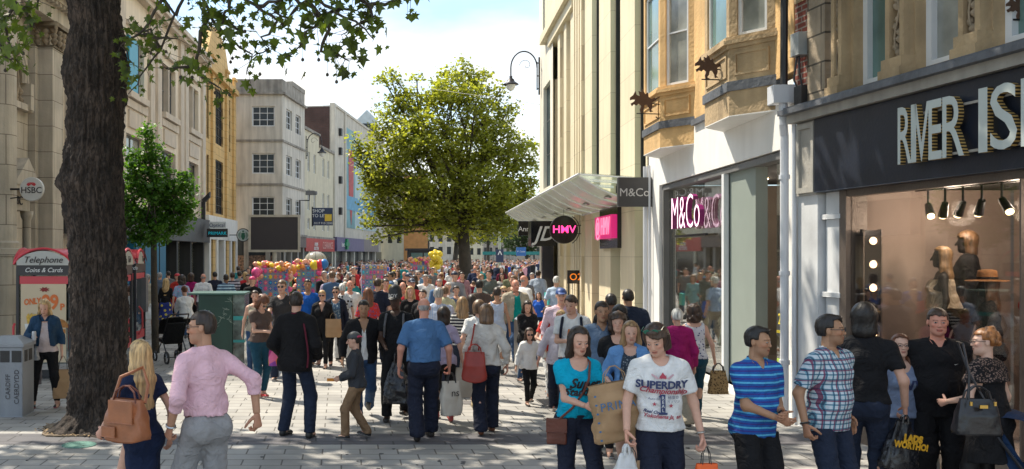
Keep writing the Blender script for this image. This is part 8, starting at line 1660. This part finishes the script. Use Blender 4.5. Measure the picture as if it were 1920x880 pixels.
for px, sc, fc_, lab, kw in [
 (299, 60, 170, 'grey-haired person in slate coat by blue shop panel', dict(hair='short', hc='grey', top=dict(m=cloth('cloth_slate', (.10, .13, .18)), slv=1.9, hem=.8, i=.03), bottom=('trousers', navy))),
 (316, 55, 200, 'tanned man in grey shirt looking across by blue shop panel', dict(hair='crop', hc='dkbrown', top=dict(m=grey, slv=.8, hem=.86), bottom=('jeans', denim))),
 (332, 64, 160, 'person in red coat and red hat outside blue shopfront', dict(sex='f', hair=None, cap=('peak', (.45, .02, .03), (.45, .02, .03)), top=dict(m=redc, slv=1.9, hem=.7, i=.035), bottom=('slim', black))),
 (341, 70, 185, 'dark curly-haired woman in pale blue patterned top', dict(sex='f', hair='curly', hc='dkbrown', top=dict(m=cloth('top_bluepat', (.30, .42, .60), 'floral', (.55, .3, .45), None, 2.), slv=.8, hem=.84), bottom=('slim', denim))),
 (358, 62, 175, 'woman in magenta cardigan among people outside the blue shop', dict(sex='f', hair='bob', hc='brown', top=dict(m=magc, slv=1.9, hem=.84), bottom=('slim', black))),
 (381, 64, 178, 'balding man in white shirt standing by dark green cabinet', dict(hair='fring', hc='grey', w=1.1, skin='red', top=dict(m=white, slv=.85, hem=.88), bottom=('trousers', grey))),
 (397, 74, 5, 'child in royal blue top behind the green cabinet', dict(h=1.32, kid=1, hair='short', hc='brown', top=dict(m=royal, slv=.7, hem=.86), bottom=('jeans', denimd))),
 (403, 58, 200, 'dark-haired man in navy jumper above the cabinet', dict(hair='short', hc='black', w=1.1, top=dict(m=navy, slv=1.9, hem=.85), bottom=('jeans', denimd))),
 (424, 66, 200, 'man in blue and white striped top, foremost of pair in stripes', dict(hair='crop', hc='black', skin='brown', w=1.1, top=dict(m=cloth('stripe_sailor', (.03, .06, .12), 'breton', (.35, .5, .6), None, 1.6), slv=.8, hem=.85), bottom=('jeans', denimd))),
 (436, 60, 190, 'man in dark and white striped tee behind pair in stripes', dict(hair='short', hc='brown', w=1.05, top=dict(m=cloth('stripe_dark', (.03, .03, .05), 'breton', (.55, .5, .55), None, 1.8), slv=.8, hem=.85), bottom=('jeans', denim))),
 (449, 56, 190, 'person in pale grey hoodie by round coffee sign', dict(hair='short', hc='dkbrown', top=dict(m=lgrey, slv=1.9, hem=.84, i=.03), bottom=('jeans', denimd))),
 (473, 74, 175, 'man in black tee with cerise cap beside toy stall', dict(hair=None, cap=('peak', (.6, .03, .15), (.6, .03, .15)), top=dict(m=black, slv=.8, hem=.85), bottom=('jeans', denimd))),
 (478, 100, 5, 'woman with tied back hair and bare shoulders behind curly-haired woman', dict(sex='f', h=1.6, hair='bun', hc='brown', top=dict(m=stone_c, slv=0, hem=.88, neck='wide'), bottom=('slim', denim))),
 (529, 104, -10, 'man in dark grey tee and sunglasses in front of tall toy stall', dict(h=1.84, hair='short', hc='ltbrown', glasses='sun', stub=.3, top=dict(m=cloth('tee_charcoal', (.035, .033, .035)), slv=.7, hem=.86), bottom=('jeans', denimd), Rr='push', legs='stepR')),
 (577, 92, 0, 'man in bright royal blue tee between the two stalls', dict(h=1.78, hair='crop', hc='black', skin='olive', top=dict(m=royal, slv=.7, hem=.86), bottom=('jeans', denimd))),
 (604, 94, -4, 'older blond woman in long black cardigan with sunglasses', dict(h=1.58, sex='f', hair='short', hc='blonde', glasses='sun', skin='fair', outer=dict(m=black, open=(.02, .05), hem=.60, i=.03, slv=1.96, name='cardigan'), top=dict(m=black, slv=0, hem=.9, neck='v'), bottom=('slim', black), shoes=((.08, .05, .04), (.1, .1, .1)), legs='stepL')),
 (630, 92, -8, 'woman in blue floral tunic and dark cardigan with sunglasses', dict(h=1.64, sex='f', hair='bun', hc='dkbrown', glasses='sun', outer=dict(m=navy, open=(.10, .13), hem=.78, i=.03, slv=1.96, name='cardigan'), top=dict(m=cloth('tunic_blue', (.10, .18, .28), 'floral', (.4, .5, .55), None, 1.2), slv=0, hem=.72, neck='scoop', name='tunic'), bottom=('slim', black), shoes=((.02, .02, .02), (.6, .6, .6)), legs='stepR')),
 (618, 72, 150, 'grey-haired man in lilac shirt turned away by toy stall', dict(h=1.8, hair='short', hc='grey', w=1.1, top=dict(m=cloth('shirt_lilac', (.46, .38, .52)), slv=1.8, hem=.86), bottom=('trousers', navy))),
 (642, 88, 178, 'white-haired woman in black and white leaf print blouse', dict(h=1.66, sex='f', w=1.12, hair='short', hc='white', top=dict(m=cloth('blouse_leaf', (.60, .60, .60), 'floral', (.03, .03, .03), None, 2.), slv=.7, hem=.86), bottom=('trousers', white))),
 (656, 84, 5, 'bald man in white shirt behind leaf print blouse', dict(h=1.7, w=1.1, hair='fring', hc='white', skin='red', top=dict(m=white, slv=.8, hem=.86), bottom=('trousers', stone_c))),
 (690, 102, 178, 'auburn-haired woman in red floral blouse seen from behind', dict(h=1.66, sex='f', hair='longs', hc='auburn', top=dict(m=cloth('blouse_redfloral', (.50, .04, .04), 'floral', (.10, .10, .25), None, 1.1), slv=.8, hem=.86), bottom=('slim', denimd))),
 (708, 90, 165, 'man in navy tee with arms down beyond red floral blouse', dict(h=1.78, w=1.1, hair='short', hc='brown', top=dict(m=navy, slv=.8, hem=.84), bottom=('jeans', denimd))),
 (723, 82, 10, 'dark-haired man in dark shirt left of the BOY cap', dict(h=1.72, hair='short', hc='dkbrown', top=dict(m=grey, slv=.8, hem=.84), bottom=('jeans', denimd))),
 (713, 72, 200, 'blonde person in bright red cardigan left of BOY cap', dict(h=1.62, sex='f', hair='bob', hc='dkblonde', top=dict(m=redc, slv=1.9, hem=.84), bottom=('slim', black))),
 (769, 94, 0, 'blonde woman in black top directly behind BOY cap', dict(h=1.64, sex='f', hair='longs', hc='blonde', top=dict(m=black, slv=1.9, hem=.84), bottom=('slim', black))),
 (783, 58, 5, 'man in light denim jacket and sunglasses in bright crowd', dict(h=1.76, hair='crop', hc='grey', glasses='sun', outer=dict(m=cloth('denim_light', (.14, .26, .42)), open=(.05, .08), hem=.86, i=.03), top=dict(m=white, slv=0, hem=.88), bottom=('jeans', denim))),
 (793, 100, -20, 'smiling dark-haired woman in black jacket behind older man in blue', dict(h=1.62, sex='f', hair='bun', hc='dkbrown', skin='fair', top=dict(m=black, slv=1.9, hem=.84, i=.03), bottom=('slim', black))),
 (822, 116, 172, 'grey-haired man in blue pin-striped shirt left of the red bag', dict(h=1.74, w=1.12, hair='short', hc='grey', top=dict(m=cloth('shirt_pinstripe', (.52, .56, .66), 'vstripe', (.30, .40, .62), None, .9), slv=.85, hem=.86), bottom=('trousers', navy))),
 (834, 94, 178, 'person in pale yellow jacket beside striped shirts', dict(h=1.64, sex='f', hair='short', hc='ltbrown', top=dict(m=cloth('jacket_yellow', (.55, .52, .33)), slv=.9, hem=.84, i=.03), bottom=('trousers', black))),
 (867, 118, 176, 'blonde woman in black and white striped jersey from behind', dict(h=1.60, sex='f', hair='longs', hc='dkblonde', top=dict(m=cloth('jersey_stripe', (.60, .58, .54), 'breton', (.02, .02, .03), None, 1.), slv=1.5, hem=.86), bottom=('slim', denimd))),
 (885, 106, 178, 'dark-haired woman in plum top by striped jersey', dict(h=1.56, sex='f', hair='long', hc='dkbrown', top=dict(m=maroon, slv=.9, hem=.86), bottom=('slim', denimd))),
 (898, 128, 172, 'brown-haired boy in white tee left of cream blouse', dict(h=1.62, hair='mop', hc='ltbrown', top=dict(m=white, slv=.7, hem=.86), bottom=('shorts', denim), legs='kickR', shoes=((.45, .35, .2), (.6, .5, .4)))),
 (899, 92, 178, 'man with black hair and brown shirt ahead of cream blouse', dict(h=1.76, hair='short', hc='black', top=dict(m=brownc, slv=1.9, hem=.86), bottom=('jeans', denimd))),
 (932, 100, 176, 'short-haired woman in pale blue off-shoulder top from behind', dict(h=1.66, sex='f', hair='short', hc='dkbrown', top=dict(m=cloth('top_paleblue', (.48, .56, .72)), slv=0, hem=.86, neck='wide'), bottom=('slim', white), skin='tan')),
 (944, 88, 4, 'sunglassed woman in brown cardigan by bald man in teal', dict(h=1.60, sex='f', hair='short', hc='blonde', glasses='sun', top=dict(m=cloth('cardigan_taupe', (.16, .11, .08)), slv=1.9, hem=.84), bottom=('slim', denim))),
 (855, 84, 5, 'woman in denim pinafore with short dark hair in mid crowd', dict(h=1.58, sex='f', hair='short', hc='dkbrown', top=dict(m=cloth('pinafore', (.10, .14, .22)), slv=.5, hem=.70), bottom=('slim', navy))),
 (866, 58, 4, 'man in dusty pink jacket and dark tee walking forward', dict(h=1.76, hair='short', hc='dkbrown', outer=dict(m=cloth('jacket_dusty', (.36, .20, .24)), open=(.03, .06), hem=.86, i=.03), top=dict(m=maroon, slv=0, hem=.88), bottom=('jeans', denimd), legs='walkL')),
 (916, 62, 0, 'man in dark green-grey sweatshirt and blue jeans in open space', dict(h=1.82, hair='side', hc='brown', top=dict(m=cloth('sweat_greygreen', (.11, .13, .12)), slv=1.9, hem=.86, i=.026), bottom=('jeans', denim), L='front', Rr='front', legs='stepL')),
 (902, 58, 20, 'blonde woman in aqua shirt dress beside green-grey sweatshirt', dict(h=1.64, sex='f', hair='bob', hc='dkblonde', top=dict(m=cloth('dress_aqua', (.22, .42, .45)), slv=1.4, hem=.62, loose=.03, name='dress'), bottom=None)),
 (941, 56, 0, 'woman in cream sweater with dark stripes in middle crowd', dict(h=1.64, sex='f', hair='long', hc='dkbrown', top=dict(m=cloth('sweater_stripe', (.62, .60, .55), 'hstripe', (.03, .03, .05), None, 3.2), slv=1.9, hem=.86), bottom=('slim', denimd))),
 (957, 58, 0, 'man in olive parka with hands joined in middle crowd', dict(h=1.72, hair='fring', hc='brown', skin='red', top=dict(m=cloth('parka_olive', (.15, .16, .09)), slv=1.9, hem=.78, i=.04), bottom=('jeans', denimd), L='front', Rr='front')),
 (1009, 60, 150, 'figure in pale blue hoodie and light trousers left of totem', dict(h=1.78, hair='short', hc='dkbrown', top=dict(m=cloth('hoodie_pale', (.36, .42, .50)), slv=1.9, hem=.86, i=.034), bottom=('joggers', cloth('trouser_pale', (.42, .44, .48))))),
 (978, 52, 170, 'long-haired person in grey cardigan seen from behind near totem', dict(h=1.66, sex='f', hair='long', hc='brown', top=dict(m=cloth('cardigan_grey', (.30, .30, .32)), slv=1.9, hem=.80), bottom=('slim', denim))),
]:
    kw.setdefault('h', 1.72); walker(px, sc, fc_, lab, FAR if sc < 80 else MID, **kw)
hw_ = (PX(625, 19.0), 19.0, 1.10); bag('paper', hw_, 0, 'brown paper shopping bag held between two women in cardigans', .32, .36, kraft, kraft, .14, .12, seed=81)
# ---------------------------------------------------------------- the crowd: prototypes, then copies
OC = mat('crowd_top', (1, 1, 1), .85, var=.15, vs=8, bump=.08, bs=16, objcol=True, spec=.2)
protos = []
CR = dict(res=.026, hres=.018, crowd=True, shoes=None)
for k, kw in enumerate([dict(sex='m', hair='short', hc='dkbrown', bottom=('jeans', denim), slv=.8), dict(sex='f', hair='long', hc='brown', bottom=('slim', denimd), slv=1.9), dict(sex='m', hair='crop', hc='black', skin='olive', bottom=('jeans', denimd), slv=1.9), dict(sex='f', hair='bob', hc='blonde', bottom=('slim', black), slv=.6),
    dict(sex='m', hair='fring', hc='grey', skin='red', w=1.12, fat=.3, bottom=('trousers', stone_c), slv=.8), dict(sex='f', hair='long', hc='dkbrown', bottom=('slim', navy), slv=.7), dict(sex='f', hair='short', hc='white', w=1.1, bottom=('trousers', grey), slv=1.9), dict(sex='m', hair='short', hc='ltbrown', bottom=('shorts', khaki), slv=.7),
    dict(sex='f', hair='bun', hc='auburn', bottom=('slim', denim), slv=0.6), dict(sex='m', hair=None, cap=('peak', (.02, .03, .06), (.02, .03, .06)), w=1.05, bottom=('jeans', black), slv=1.9), dict(sex='m', hair='short', hc='black', skin='brown', bottom=('jeans', denim), slv=.7), dict(sex='m', hair='short', hc='grey', w=1.1, fat=.2, bottom=('trousers', navy), slv=1.9)]):
    slv = kw.pop('slv'); legs = ('stepL', 'stepR', 'walkL', 'stand')[k % 4]
    b_, i_ = person(h=[1.78, 1.66, 1.76, 1.64, 1.74, 1.68, 1.6, 1.8, 1.63, 1.78, 1.75, 1.72][k], top=dict(m=OC, slv=slv, hem=.86, i=.022 if slv > 1 else .015), legs=legs, L=('hang', 'bend', 'swf', 'front')[k % 4], Rr=('hang', 'swf', 'hold', 'bend')[(k//2) % 4], label='x', **CR, **kw)
    protos.append(b_)
HN = ['brown-haired man', 'long-haired woman', 'cropped-haired man', 'blonde woman', 'balding man', 'dark-haired woman', 'white-haired woman', 'man in shorts', 'woman with bun', 'man in dark cap', 'dark-skinned man', 'grey-haired man']
PAL = [('black', (.012, .012, .015), 6), ('navy', (.02, .03, .07), 5), ('white', (.72, .70, .68), 8), ('red', (.48, .03, .04), 4), ('pale blue', (.35, .48, .62), 4), ('grey', (.20, .20, .21), 4), ('pink', (.62, .32, .38), 3), ('beige', (.46, .38, .28), 4), ('denim', (.07, .13, .24), 3), ('maroon', (.14, .015, .035), 3), ('teal', (.02, .24, .26), 2), ('green', (.06, .16, .06), 1), ('royal blue', (.02, .10, .45), 2), ('lilac', (.42, .36, .52), 2), ('yellow', (.65, .48, .08), 1), ('brown', (.12, .07, .04), 2)]
pool = [p for p in PAL for _ in range(p[2])]
occ = [(o.location.x, o.location.y) for o in PEOPLE if o not in protos]; free = []
stalls = [(484, 540, 28), (556, 600, 30), (678, 726, 38), (770, 804, 48)]
rr = random.Random(5); tries = 0; ZONES = []
def zone(px, Y):
    lm = 'below the blank screen' if px < 560 else 'by the white-block shops' if px < 640 else 'before the mauve shopfront' if px < 730 else 'left of central trunk' if px < 830 else 'around central trunk' if px < 915 else 'left of the lamp column' if px < 950 else 'by the navy totem'
    return ('near' if Y < 34 else 'mid-distance' if Y < 52 else 'far')+' crowd '+lm
while len(free) < 236 and tries < 60000:
    tries += 1; t = rr.random(); Y = 21+57*t**1.15; px = rr.uniform(445, 1012)
    if Y < 23.5 and not (700 < px < 1000): continue
    if Y > 55 and px < 560: continue
    X = PX(px, Y)
    if X < -9.2+.0556*Y*.6 or (Y > 60 and px < 640): continue
    if Y > 30 and X > 4.4+.0889*Y: continue
    if any(a-8 < px < b_+8 and Y0_-1.0 < Y < Y0_+1.2 for a, b_, Y0_ in stalls) or math.hypot(X-PX(875, 50), Y-50) < .8 or math.hypot(X-PX(510, 57), Y-57) < .5: continue
    if 868 < px < 935 and 18 < Y < 30: continue
    if (470 < px < 612 and Y < 28) or (672 < px < 732 and 30 < Y < 38) or (765 < px < 808 and 40 < Y < 48): continue
    if any((X-a)**2+(Y-b_)**2 < .36 for a, b_ in occ): continue
    if any((X-a)**2+(Y-b_)**2 < (.52 if Y < 30 else .44) for a, b_, *_ in free): continue
    free.append((X, Y, px))
def clone(o, loc, rz, col, sc):
    c = o.copy(); COL.objects.link(c); c.location = loc; c.rotation_euler = (0, 0, rz); c.scale = (sc, sc, sc); c.color = col
    for ch in o.children: d = ch.copy(); COL.objects.link(d); d.parent = c; d.color = col
    return c
used = set(); lastlab = {}
for i, (X, Y, px) in enumerate(free):
    k = rr.randrange(12); nm, colr, _ = rr.choice(pool); rz = R(rr.choice((0, 0, 0, 180, 180, 90, -90))+rr.uniform(-35, 35)); v = rr.uniform(.8, 1.2); col = (colr[0]*v, colr[1]*v, colr[2]*v, 1); sc = rr.choice((1, 1, 1, 1, 1, .78))*rr.uniform(.92, 1.06)
    if k not in used: c = protos[k]; used.add(k); c.location = (X, Y, 0); c.rotation_euler = (0, 0, rz); c.scale = (sc,)*3; c.color = col; [setattr(ch, 'color', col) for ch in c.children]
    else: c = clone(protos[k], (X, Y, 0), rz, col, sc)
    lb = '%s in %s top in the %s' % (HN[k], nm, zone(px, Y)); c['label'] = lb; c['group'] = 'distant shoppers in the packed street'; c['category'] = 'person'
# the rest of the far crowd reads as one mass
VV, QQ, CC, off = [], [], [], 0
sh_ = np.array([0, 0, 1.]); g = Grid([(ec((0, 0, .1), (0, 0, 1.0), (.11, .10), (.15, .12)), .05), (ec((0, 0, 1.0), (0, 0, 1.36), (.15, .12), (.19, .12)), .05), (rc((0, 0, 1.4), (0, 0, 1.5), .06, .05), .03), (el((0, 0, 1.62), (.085, .10, .115)), .02)], .055); Pm, Qm = surfnet(g)
for i in range(420):
    Y = rr.uniform(66, 120); px = rr.uniform(640 if Y > 70 else 700, 1012); X = PX(px, Y)
    if X > 4.6+.0889*Y and Y < 60: continue
    s_ = rr.uniform(.9, 1.08); VV.append(Pm*s_+np.array([X, Y, 0])); QQ.append(Qm+off); off += len(Pm); c = np.tile(np.array(rr.choice(pool)[1]), (len(Pm), 1)); c[Pm[:, 2] > 1.45] = SKINS['fair']; c[(Pm[:, 2] > 1.62)] = HAIRC[rr.choice(('brown', 'dkbrown', 'black', 'dkblonde', 'grey'))]; c[Pm[:, 2] < .85] = (.03, .04, .07); CC.append(c)
o = np_mesh('far_crowd', np.concatenate(VV), np.concatenate(QQ), mat('crowd_far', (0, 0, 0), .9, attr=True, bump=0, var=0), None, True, np.concatenate(CC)); tag(o, 'dense far mass of shoppers filling the end of the street', 'crowd', kind='stuff')
# ---------------------------------------------------------------- shop window figures
mk = (.62, .58, .52)
def mann(Y, o_, fr_, lab, z=.14, face=-90, **kw):
    p = fr_(Y, o_, 0); b_, i_ = person(name='mannequin', label=lab, cat='mannequin', res=.018, hres=.012, shoes=None, mann=kw.pop('mn', mk), **kw); b_.location = (p[0], p[1], z); b_.rotation_euler = (0, 0, R(face)); return b_, i_
mann(16.6, -.55, fr, 'pale mannequin in slate jacket nearest the grey-green pillar', h=1.8, hair=None, outer=dict(m=cloth('cloth_slate', ()), open=(.05, .08), hem=.86), top=dict(m=white, slv=0, hem=.88), bottom=('jeans', denim))
mann(17.6, -.6, fr, 'pale mannequin in white blouse in middle of the glowing sign window', h=1.78, sex='f', hair=None, top=dict(m=cream, slv=1.9, hem=.88), bottom=('slim', cloth('jeans_pale', (.35, .42, .45))))
mann(18.7, -.7, fr, 'pale mannequin in dark blazer below the glowing letters', h=1.78, sex='f', hair=None, top=dict(m=navy, slv=1.9, hem=.84, i=.025), bottom=('slim', denim))
mann(13.55, -.6, fr, 'pale mannequin in salmon tee and teal jeans beside black door', h=1.76, sex='f', hair=None, top=dict(m=cloth('tee_salmon', (.62, .28, .22), 'hstripe', (.6, .5, .45), None, 1.5), slv=.6, hem=.92), bottom=('slim', teal_j))
mann(14.3, -.9, fr, 'child-size pale mannequin in white top near shop door', h=1.25, hair=None, top=dict(m=white, slv=.8, hem=.88), bottom=('jeans', black))
dk = (.015, .013, .013)
mann(10.99, -.75, f3, 'black mannequin in cream fringed top and tan headscarf', z=.62, face=-120, h=1.74, sex='f', hair='long', hc='dkblonde', mn=dk, top=dict(m=cloth('fringe_cream', (.66, .56, .42), 'vstripe', (.42, .33, .22), None, .4), slv=0, hem=1.02, i=.03, loose=.05, neck='off'), bottom=('trousers', black))
mann(11.05, -1.10, f3, 'taller black mannequin in dark jacket and headscarf behind fringed one', z=.72, face=-120, h=1.82, sex='f', hair='bob', hc='ltbrown', mn=dk, top=dict(m=black, slv=1.9, hem=.8, i=.03), bottom=('trousers', black))
bm6, im6 = mann(10.27, -.75, f3, 'black mannequin in knit top and wide tan felt hat', z=.33, face=-120, h=1.72, sex='f', hair='long', hc='ltbrown', mn=dk, top=dict(m=cloth('knit_black', (.02, .02, .02), 'lace', (.10, .08, .07), None, .8), slv=.6, hem=.8), bottom=('trousers', black))
hp = wpt(bm6, im6['head'], im6['s']); e = empty('felt_hat', hp+Vector((0, 0, .05)), 'wide brimmed tan felt hat on mannequin in knit top', 'hat'); MB().lathe(tuple(hp), [(.21, .055), (.20, .062), (.10, .07), (.095, .12), (.085, .17), (.03, .18)], 24).build('hat', mat('felt_tan', (.26, .11, .03), .85), e, smooth=True); MB().lathe(tuple(hp), [(.101, .075), (.102, .10)], 24).build('hat_band', black, e)
mann(9.75, -.9, f3, 'black mannequin in dark coat at right end of window', z=.45, face=-110, h=1.78, sex='f', hair='long', hc='auburn', mn=dk, top=dict(m=redc, slv=1.9, hem=.6, i=.03), bottom=('slim', black))
